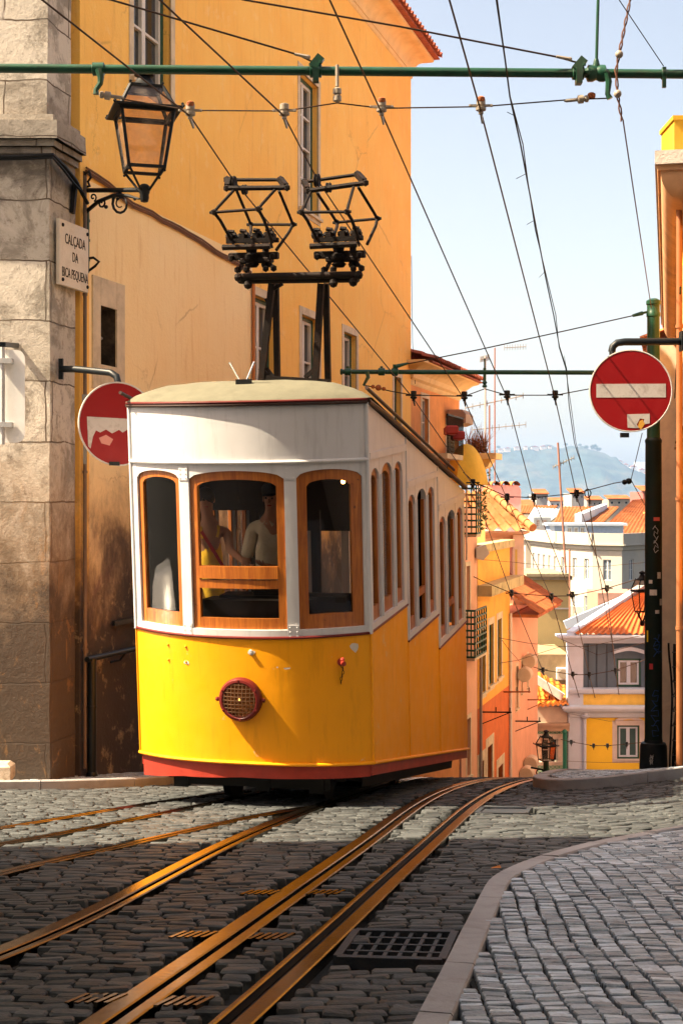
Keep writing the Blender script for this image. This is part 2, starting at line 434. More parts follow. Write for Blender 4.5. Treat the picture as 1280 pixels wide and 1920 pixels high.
def pave_base(poly, up, name):
    mb = MB(); xs = [p[0] for p in poly]; ys = [p[1] for p in poly]; st = .25
    x = min(xs)
    gx = np.arange(min(xs), max(xs), st); gy = np.arange(max(2, min(ys)), min(max(ys), 30), st); idx = {}
    for i, a in enumerate(gx):
        for j, b in enumerate(gy):
            if all(inpoly(a + p, b + q, poly) for p in (0, st) for q in (0, st)):
                q4 = []
                for p, q in ((0, 0), (1, 0), (1, 1), (0, 1)):
                    key = (i + p, j + q)
                    if key not in idx:
                        X, Y = a + p * st, b + q * st; idx[key] = len(mb.v); mb.v.append((X, Y, H(X, Y) + up))
                    q4.append(idx[key])
                mb.f.append(tuple(q4))
    mb.build(name, M_earth, kind='structure', angle=60)
pave_base(PN, .022, 'pavement'); pave_base(PF, .06, 'pavement'); pave_base(PL, .04, 'pavement')

# drain grate
g = thing('drain_grate', 'black iron drain grate with rows of square openings set beside the near kerb', 'drain grate', GRc)
def gq(u, v_, z=0):
    p = (GR[0] * (1 - u) + GR[1] * u) * (1 - v_) + (GR[3] * (1 - u) + GR[2] * u) * v_
    return Vector((p.x, p.y, H(p.x, p.y) + z))
M_grate = pm('grate_iron', (.03, .036, .042), .5, metal=.3, bmp=.4, bsc=70, stain=(.12, .06, .03), samt=.4)
mb = MB()
for a, b in (((0, 0), (1, 0)), ((1, 0), (1, 1)), ((1, 1), (0, 1)), ((0, 1), (0, 0))): mb.bar(gq(*a, -.01), gq(*b, -.01), .035, .05)
mb.build('frame', M_grate, g, smooth=False)
mb = MB()
for i in range(1, 7): mb.bar(gq(i / 7, .01, -.012), gq(i / 7, .99, -.012), .018, .035)
for j in range(1, 4): mb.bar(gq(.01, j / 4, -.009), gq(.99, j / 4, -.009), .018, .035)
mb.build('bars', M_grate, g, smooth=False)
mb = MB(); c = [gq(0, 0, -.042), gq(1, 0, -.042), gq(1, 1, -.042), gq(0, 1, -.042)]; mb.add(c, [(0, 1, 2, 3)])
mb.build('pit', M_pit, g, smooth=False)
# small iron cover at the edge of the sun
GR2 = GR; GR = CV; cc = sum(CV, Vector()) / 4
g = thing('iron_cover', 'small flat iron cover in the road where the sunlit cobbles meet the shade', 'utility cover', cc)
mb = MB()
for a, b in (((0, 0), (1, 0)), ((1, 0), (1, 1)), ((1, 1), (0, 1)), ((0, 1), (0, 0))): mb.bar(gq(*a, .0), gq(*b, .0), .04, .03)
mb.build('frame', M_grate, g, smooth=False)
mb = MB(); mb.add([gq(0, 0, .004), gq(1, 0, .004), gq(1, 1, .004), gq(0, 1, .004)], [(0, 1, 2, 3)]); mb.build('plate', M_grate, g, smooth=False)
# slotted brake plates either side of the middle rail
for i, (px, py, lab) in enumerate([(362, 1758, 'slotted yellow-lit plate left of the middle rail, halfway up'), (508, 1762, 'slotted plate between the two right rails, halfway up'),
                      (180, 1880, 'slotted plate left of the middle rail at the bottom edge'), (345, 1886, 'slotted plate between the two right rails at the bottom edge'),
                      (488, 1678, 'small slotted plate left of the middle rail, higher up'), (610, 1678, 'small slotted plate between the two right rails, higher up')]):
    c = gp(px, py); t = thing('slotted_plate', lab, 'slotted plate', c, 'slotted plates along the middle rail')
    mb = MB()
    for k in range(5):
        x = c.x + (k - 2) * .036; a = Vector((x - .025, c.y - .07, H(x, c.y - .07) + .004)); b = Vector((x + .03, c.y + .07, H(x, c.y + .07) + .004))
        mb.bar(a, b, .017, .024)
    mb.build('bars', M_rail, t, smooth=False)
# fallen leaf on the cobbles
c = gp(928, 1629, .02)
mb = MB(); mb.add([(c.x - .03, c.y, c.z), (c.x, c.y - .03, c.z + .01), (c.x + .035, c.y - .005, c.z + .004), (c.x + .03, c.y + .03, c.z + .012), (c.x - .01, c.y + .035, c.z)], [(0, 1, 2, 3, 4)])
recentre(mb.build('fallen_leaf', pm('dry_leaf', (.4, .14, .03), .8), smooth=False, label='dry brown fallen leaf on the dark cobbles by the curved kerb', cat='leaf'))

# ------------------------------------------------------------------ the funicular car
TA = R(14.5); TE = R(4.9); SL = math.tan(R(13.2)); TW = 2.27; LEN = 5.15; BOW = .40
TO = P(700, 1460, 13.0)
TM = Matrix.Rotation(-TA, 4, 'Z') @ Matrix.Rotation(TE, 4, 'X')
TM.translation = TO - (TM.to_3x3() @ Vector((TW / 2, 0, 0)))
TMi = TM.inverted()
def tl(px, py, yl):      # where a sight line meets a cross-section of the car
    d = Vector(((px - CX) / F, 1, (HY - py) / F)); o = TMi @ Vector((0, 0, 0)); dd = TMi.to_3x3() @ d
    return o + dd * ((yl - o.y) / dd.y)
def tproj(p): q = TM @ Vector(p); return CX + q.x / q.y * F, HY - q.z / q.y * F
def ht(py, x=TW / 2, y=0):   # height on the car seen in a row of the photograph
    lo, hi = -1, 5
    for _ in range(40):
        m = (lo + hi) / 2
        if tproj((x, y, m))[1] > py: lo = m
        else: hi = m
    return lo
def bow(x, off=0):
    t = max(-1, min(1, 2 * x / TW)); y = -BOW * (1 - abs(t) ** 2.3)
    dy = BOW * 2.3 * abs(t) ** 1.3 * (1 if t > 0 else -1) * 2 / TW
    n = Vector((dy, -1, 0)).normalized(); return Vector((x, y, 0)) + n * off
def fx(px, z):     # x on the bow seen in a column
    lo, hi = -TW / 2, TW / 2
    for _ in range(40):
        m = (lo + hi) / 2; b = bow(m)
        if tproj((b.x, b.y, z))[0] < px: lo = m
        else: hi = m
    return lo
def side(sgn): return lambda u, off=0: Vector((sgn * (TW / 2 + off), u, 0))
def panel(mb, fn, u0, u1, zlo, zhi, o0, o1, n=10):
    """curved slab between two height curves, from offset o0 (inside) to o1 (outside)"""
    us = [u0 + (u1 - u0) * i / n for i in range(n + 1)]
    zl = zlo if callable(zlo) else (lambda u: zlo); zh = zhi if callable(zhi) else (lambda u: zhi)
    rows = []
    for u in us:
        a, b = fn(u, o1), fn(u, o0)
        rows.append([(a.x, a.y, zl(u)), (a.x, a.y, zh(u)), (b.x, b.y, zh(u)), (b.x, b.y, zl(u)), (a.x, a.y, zl(u))])
    k = len(mb.v); mb.grid(rows)
    mb.f.append((k, k + 1, k + 2, k + 3)); e = k + n * 5; mb.f.append((e + 3, e + 2, e + 1, e))
    return mb
def tubeon(mb, fn, u0, u1, z, r, off, n=14, seg=8):
    zz = z if callable(z) else (lambda u: z)
    pts = [fn(u0 + (u1 - u0) * i / n, off) + Vector((0, 0, zz(u0 + (u1 - u0) * i / n))) for i in range(n + 1)]
    mb.tube(pts, r, seg)

def paint(name, col, rough, scuff, amt, scale, coat=.12):
    m, n, l, b = newmat(name); v = coords(n, l)
    c = mixc(n, l, ramp(n, l, nz(n, l, v, 1.1, 3), .3, .7), tuple(x * .93 for x in col), col)
    sp = ramp(n, l, nz(n, l, v, scale, 6, .65), .66, .70); c = mixc(n, l, mul(n, l, sp, amt), c, scuff)
    dr = coords(n, l, (6, 6, .7)); gr = ramp(n, l, nz(n, l, dr, 2.2, 6, .7), .52, .85); c = mixc(n, l, mul(n, l, gr, .5), c, tuple(x * .42 for x in col))
    l.new(c, b.inputs['Base Color']); l.new(ramp(n, l, nz(n, l, v, 5, 4), -.4, 1.6), b.inputs['Roughness'])
    b.inputs['Specular IOR Level'].default_value = .3; b.inputs['Roughness'].default_value = rough; b.inputs['Coat Weight'].default_value = coat; b.inputs['Coat Roughness'].default_value = .2
    h = nz(n, l, v, 3.0, 3); h2 = nz(n, l, v, 160, 2)
    bb = bump(n, l, b, h, .35, .012); b2 = n.new('ShaderNodeBump'); b2.inputs['Strength'].default_value = .12; b2.inputs['Distance'].default_value = .002
    l.new(h2, b2.inputs['Height']); l.new(b2.outputs[0], bb.inputs['Normal']); return m
M_yel = paint('tram_yellow_paint', (.92, .37, .003), .35, (.75, .62, .40), .55, 3.1)
M_wht = paint('tram_white_paint', (.62, .62, .63), .4, (.55, .48, .42), .3, 4)
M_red = pm('tram_oxide_red', (.36, .04, .024), .4, var=.2, vs=4, coat=.2, stain=(.2, .02, .02), samt=.5)
M_maroon = pm('tram_maroon_line', (.12, .012, .010), .4)
M_roof = pm('roof_canvas', (.12, .115, .08), .85, var=.12, vs=5, bmp=.2, bsc=30, bd=.008, stain=(.07, .065, .045), samt=.5, ss=3)
M_gut = pm('gutter_dark', (.045, .022, .016), .5)
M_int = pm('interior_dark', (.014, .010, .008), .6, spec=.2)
M_iron = pm('pantograph_iron', (.010, .007, .006), .65, bmp=.6, bsc=70, stain=(.045, .016, .007), samt=.5, ss=8, spec=.12)
M_chr = pm('bright_steel', (.75, .75, .75), .15, metal=1, var=.05)
def woodmat():
    m, n, l, b = newmat('varnished_wood'); v = coords(n, l, (14, 14, 1.1))
    f = nz(n, l, v, 2.5, 6, .6, .8); c = mixc(n, l, ramp(n, l, f, .3, .7), (.26, .062, .010), (.52, .17, .022))
    k = ramp(n, l, nz(n, l, coords(n, l), 11, 2), .70, .76); c = mixc(n, l, k, c, (.10, .02, .004))
    l.new(c, b.inputs['Base Color']); b.inputs['Roughness'].default_value = .35; b.inputs['Coat Weight'].default_value = .6; b.inputs['Coat Roughness'].default_value = .15
    bump(n, l, b, f, .15, .004); return m
M_wood = woodmat()
M_glass = glass_mat('window_glass', (.97, .97, .96), .06, .004)
M_glass_dirty = glass_mat('dusty_window_glass', (.97, .96, .94), .16, .004)

TR = thing('tram_car', 'yellow and white funicular car with arched wooden windows, coming up the rails', 'tram', mat=TM)
B = lambda mb, name, mat, par=TR, **k: mb.build(name, mat, par, local=True, **k)
Z_SILL = ht(1188); Z_W0 = ht(1172); Z_SPR = ht(892); Z_MLD = ht(861); Z_TOP = ht(754); Z_TRIM = ht(1432)
print('tram heights', Z_TRIM, Z_SILL, Z_W0, Z_SPR, Z_MLD, Z_TOP)
hw = TW / 2
# --- front
ZT = lambda u: Z_TRIM + .055 * (1 - (u / hw) ** 2)
SK = lambda u: float(np.interp(u / hw, [-1, -.55, 0, .5, 1], [-.075, .02, .065, .055, .02]))
mb = MB(); panel(mb, bow, -hw, hw, ZT, Z_SILL, -.03, 0, 36); 
SIDE_Y = [0, 1.62, 3.30, LEN]
for sg in (1, -1):
    fn = side(sg)
    for i in range(3):
        y0, y1 = SIDE_Y[i], SIDE_Y[i + 1]; dr = SL * y0
        panel(mb, fn, y0 + .004, y1 - .004, lambda u: Z_TRIM - SL * u, Z_SILL - dr, -.03, 0, 3)
B(mb, 'body_panel', M_yel, angle=30)
mb = MB()
for x in (-.72, -.52):
    for z in (Z_SILL - .10, Z_SILL - .24): p = bow(x, .004); mb = MB(); mb.ball((p.x, p.y, z), .012, 8); B(mb, 'rivet', M_yel)
M_chip = pm('chipped_undercoat', (.62, .55, .46), .7)
for x_, y_, w_, h_, sd_ in ((472, 1222, .045, .022, 1), (538, 1253, .03, .012, 2), (664, 1224, .045, .05, 3), (520, 1250, .012, .008, 4), (350, 1243, .03, .02, 5)):
    rg = random.Random(sd_); q = tl(x_, y_, -.35); xs = fx(x_, q.z); pl = []
    for i in range(9):
        a = i * 2 * math.pi / 9; r_ = rg.uniform(.6, 1.1); b_ = bow(xs + w_ * r_ * math.cos(a), .0025); pl.append((b_.x, b_.y, q.z + h_ * r_ * math.sin(a)))
    mb = MB(); mb.add(pl, [tuple(range(9))]); B(mb, 'paint_chip', M_chip, smooth=False)
mb = MB(); tubeon(mb, bow, -hw, hw, lambda u: ZT(u) + .01, .016, .012, 30)
for sg in (1, -1): tubeon(mb, side(sg), 0, LEN, lambda u: Z_TRIM + .01 - SL * u, .016, .012, 4)
for sg in (1, -1):
    p = side(sg)(0, .004); mb.tube([(p.x, p.y - .0, Z_TRIM), (p.x, p.y, Z_SILL)], .010, 8)
    for yy in SIDE_Y[1:3]: p = side(sg)(yy, .002); mb.tube([(p.x, yy, Z_TRIM - SL * yy), (p.x, yy, Z_SILL - SL * yy)], .008, 6)
B(mb, 'body_moulding', M_yel)
mb = MB(); panel(mb, bow, -hw + .02, hw - .02, SK, lambda u: ZT(u) - .004, -.045, -.012, 30)
for sg in (1, -1): panel(mb, side(sg), 0, LEN, lambda u: .03 - SL * u, lambda u: Z_TRIM - .004 - SL * u, -.045, -.012, 4)
B(mb, 'skirt', M_red)
mb = MB(); tubeon(mb, bow, -hw, hw, Z_SILL + .008, .013, .006, 30)
for sg in (1, -1):
    for i in range(3): tubeon(mb, side(sg), SIDE_Y[i], SIDE_Y[i + 1], Z_SILL + .008 - SL * SIDE_Y[i], .012, .006, 2)
B(mb, 'sill_line', M_maroon)
# window columns on the bow
fw = [(fx(262, 2), fx(340, 2)), (fx(358, 2), fx(536, 2)), (fx(559, 2), fx(682, 2))]
RISE = .075
def arch(u0, u1, z, rise): return lambda u: z + rise * (1 - ((2 * u - u0 - u1) / (u1 - u0)) ** 2) ** .5 if abs((2 * u - u0 - u1) / (u1 - u0)) < 1 else z
mb = MB()
Z_SB = Z_W0
panel(mb, bow, -hw, hw, Z_SILL + .018, Z_SB, -.06, .004, 36)            # white sill band
posts = [(-hw, fw[0][0]), (fw[0][1], fw[1][0]), (fw[1][1], fw[2][0]), (fw[2][1], hw)]
for a, b in posts: panel(mb, bow, a, b, Z_SB, Z_MLD, -.07, .0, 4)
for a, b in fw: panel(mb, bow, a, b, arch(a, b, Z_SPR, RISE), Z_MLD, -.05, -.002, 16)
panel(mb, bow, -hw, hw, Z_MLD, Z_TOP, -.05, .0, 36)                       # fascia
SW = [(.13, .47), (.56, 1.04), (1.13, 1.49)]
for sg in (1, -1):
    fn = side(sg)
    for i in range(3):
        y0, y1 = SIDE_Y[i], SIDE_Y[i + 1]; k = (y1 - y0) / 1.62; dr = SL * y0
        W3 = [(y0 + a * k, y0 + b * k) for a, b in SW]
        panel(mb, fn, y0, y1, Z_SILL + .018 - dr, Z_SB - dr, -.06, .004, 2)
        ed = [y0] + [q for w_ in W3 for q in w_] + [y1]
        for j in range(0, 8, 2): panel(mb, fn, ed[j], ed[j + 1], Z_SB - dr, Z_MLD - dr, -.06, .0, 1)
        for j, (a, b) in enumerate(W3):
            rs = .11 if j != 1 else .13
            panel(mb, fn, a, b, arch(a, b, Z_SPR - .06 - dr, rs), Z_MLD - dr, -.05, -.002, 12)
        panel(mb, fn, y0, y1, Z_MLD - dr, lambda u: Z_TOP - SL * u, -.05, 0, 3)
panel(mb, lambda u, off=0: Vector((u, LEN - off, 0)), -hw + .051, hw - .051, Z_SPR - SL * 3.3, Z_TOP - SL * LEN, -.05, 0, 2)
for a, b in ((-hw + .062, -.75), (-.45, -.35), (.35, .45), (.75, hw - .062)): panel(mb, lambda u, off=0: Vector((u, LEN + off, 0)), a, b, Z_SILL - SL * 3.3, Z_SPR - SL * 3.3, -.05, 0, 1)
B(mb, 'upper_body', M_wht, angle=30)
mb = MB(); tubeon(mb, bow, -hw, hw, Z_MLD + .0, .017, .010, 30)
for sg in (1, -1):
    for i in range(3):
        y0, y1 = SIDE_Y[i], SIDE_Y[i + 1]; dr = SL * y0
        panel(mb, side(sg), y0 + .06, y1 - .0, Z_MLD - .01 - dr, Z_MLD + .055 - dr, -.005, .016, 1)
        p = side(sg)(0, .0); mb.bar((p.x, y0 + .05, Z_SILL - dr), (p.x, y0 + .05, Z_TOP - SL * (y0 + .05)), .025, .02, (sg, 0, 0))
        for yy in (y0 + .51 * (y1 - y0) / 1.62, y0 + 1.09 * (y1 - y0) / 1.62): mb.tube([(p.x + sg * .004, yy, Z_SB - dr), (p.x + sg * .004, yy, Z_SPR - .02 - dr)], .013, 6)
    p = side(sg)(0, .0); mb.tube([(p.x, -.0, Z_SILL), (p.x, .0, Z_TOP)], .022, 10)
B(mb, 'cornice_moulding', M_wht)
mb = MB()
for a, b in posts[1:3]:
    c = (a + b) / 2
    for z in (Z_SILL + .06, Z_SPR + .05):
        mb = MB()
        p = bow(c, .004); t = (bow(c + .01) - bow(c - .01)).normalized(); nn = Vector((t.y, -t.x, 0))
        mb.bar(p - t * (b - a) * .46 + Vector((0, 0, z)), p + t * (b - a) * .46 + Vector((0, 0, z)), .006, .12, (0, 0, 1))
        for sx in (-1, 1):
            for sz_ in (-.04, 0, .04): q = p + t * sx * (b - a) * .3 + nn * .005; mb.ball((q.x, q.y, z + sz_), .006, 6)
        B(mb, 'corner_plate', M_wht)
# --- wooden front windows
def wframe(fn, a, b, z0, zs, rise, st, bot, par_, off=-.045, rail=None, glass=M_glass, name='window'):
    th = .045; o0, o1 = off - th / 2, off + th / 2
    m_ = MB(); top = arch(a, b, zs, rise)
    panel(m_, fn, a, a + st, z0, lambda u: top(u), o0, o1, 4); panel(m_, fn, b - st, b, z0, lambda u: top(u), o0, o1, 4)
    ti = arch(a + st, b - st, zs - st * .9, rise * .8)
    panel(m_, fn, a + st, b - st, ti, top, o0 + .001, o1 - .002, 16)
    panel(m_, fn, a + st, b - st, z0, z0 + bot, o0 + .001, o1 - .002, 6)
    fr = B(m_, name, M_wood, par_, angle=30)
    if rail is not None:
        r_ = MB(); panel(r_, fn, a + st + .001, b - st - .001, rail - .085, rail - .008, o0, o1 + .004, 6); panel(r_, fn, a + st + .001, b - st - .001, rail + .004, rail + .115, o0, o1 + .014, 6)
        B(r_, 'middle_rail', M_wood, fr)
    g_ = MB(); panel(g_, fn, a + st * .8, b - st * .8, z0 + bot * .8, lambda u: ti(u) + .01, off - .003, off + .003, 10)
    B(g_, 'pane', glass, fr); return fr
zr = ht(1087, fx(450, 1.9), -.4)
wframe(bow, fw[0][0], fw[0][1], Z_SB + .0, Z_SPR, RISE, .052, .13, TR, glass=M_glass_dirty)
wframe(bow, fw[1][0], fw[1][1], Z_SB + .0, Z_SPR, RISE, .072, .10, TR, rail=zr)
wframe(bow, fw[2][0], fw[2][1], Z_SB + .0, Z_SPR, RISE, .085, .13, TR)
for sg in (1, -1):
    fn = side(sg)
    for i in range(3):
        y0, y1 = SIDE_Y[i], SIDE_Y[i + 1]; k = (y1 - y0) / 1.62; dr = SL * y0
        for j, (a, b) in enumerate([(y0 + a * k, y0 + b * k) for a, b in SW]):
            if i > 0 and j == 1:      # open sash: only the lowered lower frame shows
                m_ = MB(); panel(m_, fn, a, a + .05, Z_SB - dr, Z_SPR - .06 - dr, -.055, -.02, 1); panel(m_, fn, b - .05, b, Z_SB - dr, Z_SPR - .06 - dr, -.055, -.02, 1)
                panel(m_, fn, a + .05, b - .05, Z_SB + .28 - dr, Z_SB + .36 - dr, -.054, -.021, 1)
                B(m_, 'window', M_wood); continue
            wframe(fn, a, b, Z_SB - dr, Z_SPR - .06 - dr, .11 if j != 1 else .13, .045 if j != 1 else .055, .13, TR, glass=M_glass)
# --- roof
mb = MB(); NX, NYY = 26, 30; rows = []
for i in range(NX + 1):
    x = -hw - .03 + (TW + .06) * i / NX; row = []
    yf = bow(max(-hw, min(hw, x))).y - .03
    for j in range(NYY + 1):
        t = (j / NYY) ** 1.5; y = yf + (LEN + .05 - yf) * t
        d = min(hw + .03 - abs(x), (y - yf) * .9, .75); z = Z_TOP + .04 - SL * max(0, y - .1) + .205 * math.sin(math.pi / 2 * min(1, d / .75)) ** .75
        z += .0015 * math.sin(x * 23 + y * 3)
        row.append((x, y, z))
    rows.append(row)
mb.grid(rows)
rows2 = [[(p[0], p[1], Z_TOP - .02 - SL * max(0, p[1] - .1)) for p in (r_[0], r_[-1])] for r_ in rows]
B(mb, 'roof', M_roof, angle=60)
mb = MB(); 
def roofz(u): return Z_TOP + .018 - SL * max(0, u - .1)
tubeon(mb, bow, -hw, hw, Z_TOP + .028, .012, .028, 30)
B(mb, 'roof_edge', M_maroon)
mb = MB(); tubeon(mb, bow, -hw, hw, Z_TOP + .004, .016, .02, 30)
for sg in (1, -1):
    tubeon(mb, side(sg), 0, LEN, lambda u: Z_TOP + .01 - SL * max(0, u - .1), .024, .02, 8)
    mb.tube([side(sg)(-.12, .035) * 1 + Vector((0, 0, Z_TOP + .13)), side(sg)(LEN - .9, .035) + Vector((0, 0, Z_TOP + .11 - SL * (LEN - .9)))], .017, 8)
B(mb, 'gutter', M_gut)
# --- interior
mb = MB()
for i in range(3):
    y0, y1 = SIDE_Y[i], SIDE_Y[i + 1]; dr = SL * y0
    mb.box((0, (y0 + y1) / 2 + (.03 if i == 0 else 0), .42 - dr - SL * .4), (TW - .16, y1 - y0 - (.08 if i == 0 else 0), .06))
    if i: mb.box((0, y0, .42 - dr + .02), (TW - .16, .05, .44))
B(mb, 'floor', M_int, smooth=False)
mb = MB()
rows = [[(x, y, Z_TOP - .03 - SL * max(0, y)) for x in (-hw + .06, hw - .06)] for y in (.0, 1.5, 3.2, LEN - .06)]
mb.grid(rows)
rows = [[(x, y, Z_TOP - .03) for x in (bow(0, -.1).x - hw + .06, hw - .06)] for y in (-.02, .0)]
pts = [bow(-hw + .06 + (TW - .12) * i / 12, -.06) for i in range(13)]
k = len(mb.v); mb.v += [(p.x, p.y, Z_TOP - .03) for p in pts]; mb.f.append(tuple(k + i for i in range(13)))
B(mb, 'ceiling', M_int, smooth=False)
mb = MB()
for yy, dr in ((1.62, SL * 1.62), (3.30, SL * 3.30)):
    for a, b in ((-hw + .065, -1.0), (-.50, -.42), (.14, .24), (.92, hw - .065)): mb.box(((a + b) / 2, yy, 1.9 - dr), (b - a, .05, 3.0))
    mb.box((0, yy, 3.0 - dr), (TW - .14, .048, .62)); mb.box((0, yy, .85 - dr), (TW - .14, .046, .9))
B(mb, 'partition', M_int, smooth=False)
mb = MB()
for sg in (1, -1):
    for i in range(3):
        y0, y1 = SIDE_Y[i], SIDE_Y[i + 1]; dr = SL * y0
        mb = MB()
        if i: mb.box((sg * (hw - .32), (y0 + y1) / 2, .85 - dr), (.42, 1.3, .07), ch=.02); mb.box((sg * (hw - .14), (y0 + y1) / 2, 1.1 - dr), (.05, 1.3, .5), ch=.02); B(mb, 'bench_seat', M_wood)
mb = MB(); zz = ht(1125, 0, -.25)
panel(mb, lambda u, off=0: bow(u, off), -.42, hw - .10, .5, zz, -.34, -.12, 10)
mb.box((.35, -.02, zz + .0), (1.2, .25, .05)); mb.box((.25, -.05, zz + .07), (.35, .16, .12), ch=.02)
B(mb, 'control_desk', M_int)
hwp = tl(362, 1172, -.12)
wl = MB(); ring = [(hwp.x + .22 * math.cos(a), -.12 + .05 * math.sin(a), hwp.z + .22 * math.sin(a)) for a in [i * math.pi / 12 for i in range(25)]]
wl.tube(ring, .013, 8, False); wl.bar(ring[4], ring[16], .014); wl.bar(ring[10], ring[22], .014); wl.tube([(hwp.x, -.12, hwp.z), (hwp.x, -.1, .5)], .02, 8)
B(wl, 'hand_wheel', pm('pale_handwheel', (.55, .55, .55), .2, spec=.6))
em, n_, l_, b_ = newmat('lamp_filament'); b_.inputs['Emission Color'].default_value = (1, .42, .08, 1); b_.inputs['Emission Strength'].default_value = 9; b_.inputs['Base Color'].default_value = (.4, .2, .05, 1)
p = tl(643, 903, .9); mb = MB(); mb.ball(p, .022, 10); bl = B(mb, 'ceiling_bulb', em)
mb = MB(); mb.tube([p + Vector((0, 0, .02)), (p.x, p.y, Z_TOP - .04)], .010, 6); B(mb, 'bulb_holder', M_int, bl)
# --- under the car
mb = MB(); mb.box((0, .15, .04), (1.7, .2, .2)); 
rows = [[(x, y, z - SL * y) for x, z in ((-.95, .0), (.95, .0))] for y in (.1, LEN - .1)]; mb.grid(rows)
mb.grid([[(x, y, z - SL * y) for x, z in ((-.98, .1), (-.96, -.10), (.96, -.10), (.98, .1))] for y in (.25, LEN - .2)])  # black trough and boxes below are added so the gap reads as shadow
mb.box((0, .02, -.02), (1.5, .22, .18)); mb.box((0, .25, -.03), (1.92, .04, .14))
for q_ in (-.7, .1, .62): mb.box((q_, -.05, -.03), (.14, .1, .22))
B(mb, 'underframe_shade_fill', M_black, smooth=False)
gi = Matrix.Rotation(0, 3, 'X')
for yy in (.75, 3.9):
    for xx in (-.47, .47):
        q = TM @ Vector((xx, yy, 0)); zc = H(q.x, q.y) + .225; q2 = Vector((q.x, q.y, zc)); c = TMi @ q2
        m_ = MB(); m_.lathe([(.05, -.06), (.17, -.055), (.21, -.04), (.22, .0), (.21, .03), (.235, .035), (.235, .05), (.05, .055)], c, (1, 0, 0), 24)
        B(m_, 'wheel', M_black)
# --- head lamp
p = tl(453, 1310, -.40); xc = p.x; zc = p.z; b0 = bow(xc); nn = (bow(xc, 1) - bow(xc)).normalized(); t = nn.cross(Vector((0, 0, 1)))
C0 = Vector((b0.x, b0.y, zc)); RL = .185
mb = MB(); mb.lathe([(RL * .9, -.01), (RL + .012, .0), (RL + .015, .05), (RL, .075), (RL - .02, .08), (RL - .032, .07), (RL - .035, .03), (RL - .035, 0)], C0, nn, 32)
for s_ in (-1, 1): mb.ball(C0 + t * s_ * (RL + .03) + nn * .04, .022, 8); mb.bar(C0 + t * s_ * RL + nn * .04, C0 + t * s_ * (RL + .035) + nn * .04, .02)
for a in range(6): mb.ball(C0 + (t * math.cos(a * 1.047 + .5) + Vector((0, 0, 1)) * math.sin(a * 1.047 + .5)) * (RL - .005) + nn * .078, .010, 6)
hl = B(mb, 'headlight', M_maroon)
lensm, n_, l_, b_ = newmat('headlamp_reflector'); b_.inputs['Base Color'].default_value = (.30, .11, .03, 1); b_.inputs['Metallic'].default_value = .8; b_.inputs['Roughness'].default_value = .25
mb = MB(); mb.lathe([(.0, -.02), (.08, .0), (RL - .03, .045)], C0, nn, 28); B(mb, 'reflector', lensm, hl)
mb = MB(); mb.ball(C0 + nn * .03 + t * .01, .020, 12); em2 = em.copy(); em2.node_tree.nodes['Principled BSDF'].inputs['Emission Strength'].default_value = 1.0; B(mb, 'bulb', em2, hl)
mb = MB()
for i in range(-4, 5):
    o_ = i * .035; h_ = math.sqrt(max(0, (RL - .03) ** 2 - o_ * o_))
    for dv, dw in ((t, Vector((0, 0, 1))), (Vector((0, 0, 1)), t)):
        pts = [C0 + dv * o_ + dw * h_ * q + nn * (.06 + .04 * (1 - (o_ * o_ + (h_ * q) ** 2) / RL ** 2)) for q in (-1, -.5, 0, .5, 1)]; mb.tube(pts, .0035, 5)
B(mb, 'grille', pm('grille_wire', (.35, .20, .12), .3, metal=.8), hl)
# --- hook and chain
p = tl(636, 1243, -.22); c = bow(p.x, .0); c.z = p.z; nn = (bow(p.x, 1) - bow(p.x)).normalized()
mb = MB(); mb.lathe([(.035, 0), (.035, .012), (.016, .016), (.016, .07), (.024, .075), (.024, .095), (.01, .1)], c, nn, 14); mb.ball(c + nn * .06 + Vector((0, 0, .03)), .022, 8); B(mb, 'lamp_socket', M_red)
mb = MB()
for i in range(6):
    q = c + nn * .03 + Vector((.012 * math.sin(i), 0, -.03 - i * .03))
    a = (i % 2) * math.pi / 2; mb.tube([q + Vector((math.cos(a) * .010 * math.cos(s_), math.sin(a) * .010 * math.cos(s_), .018 * math.sin(s_))) for s_ in [j * math.pi / 4 for j in range(9)]], .003, 5, False)
B(mb, 'chain', M_iron)
mb = MB(); p = tl(470, 1222, -.4); c = bow(p.x, .003); mb.lathe([(.0, .02), (.018, .018), (.02, 0)], (c.x, c.y, p.z), (0, -1, 0), 12); B(mb, 'emblem_stud', M_wht)
# --- roof aerial
mb = MB(); a = tl(457, 715, -.05)
mb.box(a + Vector((0, 0, -.005)), (.14, .05, .05))
B(mb, 'aerial_base', M_black)
mb = MB(); mb.tube([tl(448, 712, -.05), tl(430, 680, -.05)], .009, 6); mb.tube([tl(463, 712, -.05), tl(477, 678, -.05)], .009, 6); B(mb, 'aerial_rod', M_chr)
# --- current collector tower
TY = 1.0
T = lambda x, y, d=0: tl(x, y, TY + d)
mb = MB()
def leg(m_, a, b, ww=.06, up=(0, 1, 0)): m_.bar(a, b, ww, ww, up)
leg(mb, T(490, 716), T(510, 532)); leg(mb, T(520, 716, .35), T(517, 532, .1), .055)
leg(mb, T(591, 716), T(602, 532)); leg(mb, T(615, 724, .35), T(611, 532, .1), .055)
leg(mb, T(486, 708), T(618, 716), .05); mb.bar(T(488, 690), T(508, 712), .04); mb.bar(T(592, 690), T(572, 708), .04); mb.bar(T(500, 690), T(518, 715), .03)
mb.bar(T(508, 545), T(530, 532), .03); mb.bar(T(498, 560), T(516, 600, .1), .02)
B(mb, 'tower_leg', M_iron)
mb = MB(); mb.bar(T(448, 524), T(672, 521), .10, .085, (0, 0, 1), .015)
mb.tube([T(447, 519, -.08), T(672, 515, -.08)], .035, 10); mb.tube([T(447, 523, .1), T(672, 519, .1)], .035, 10)
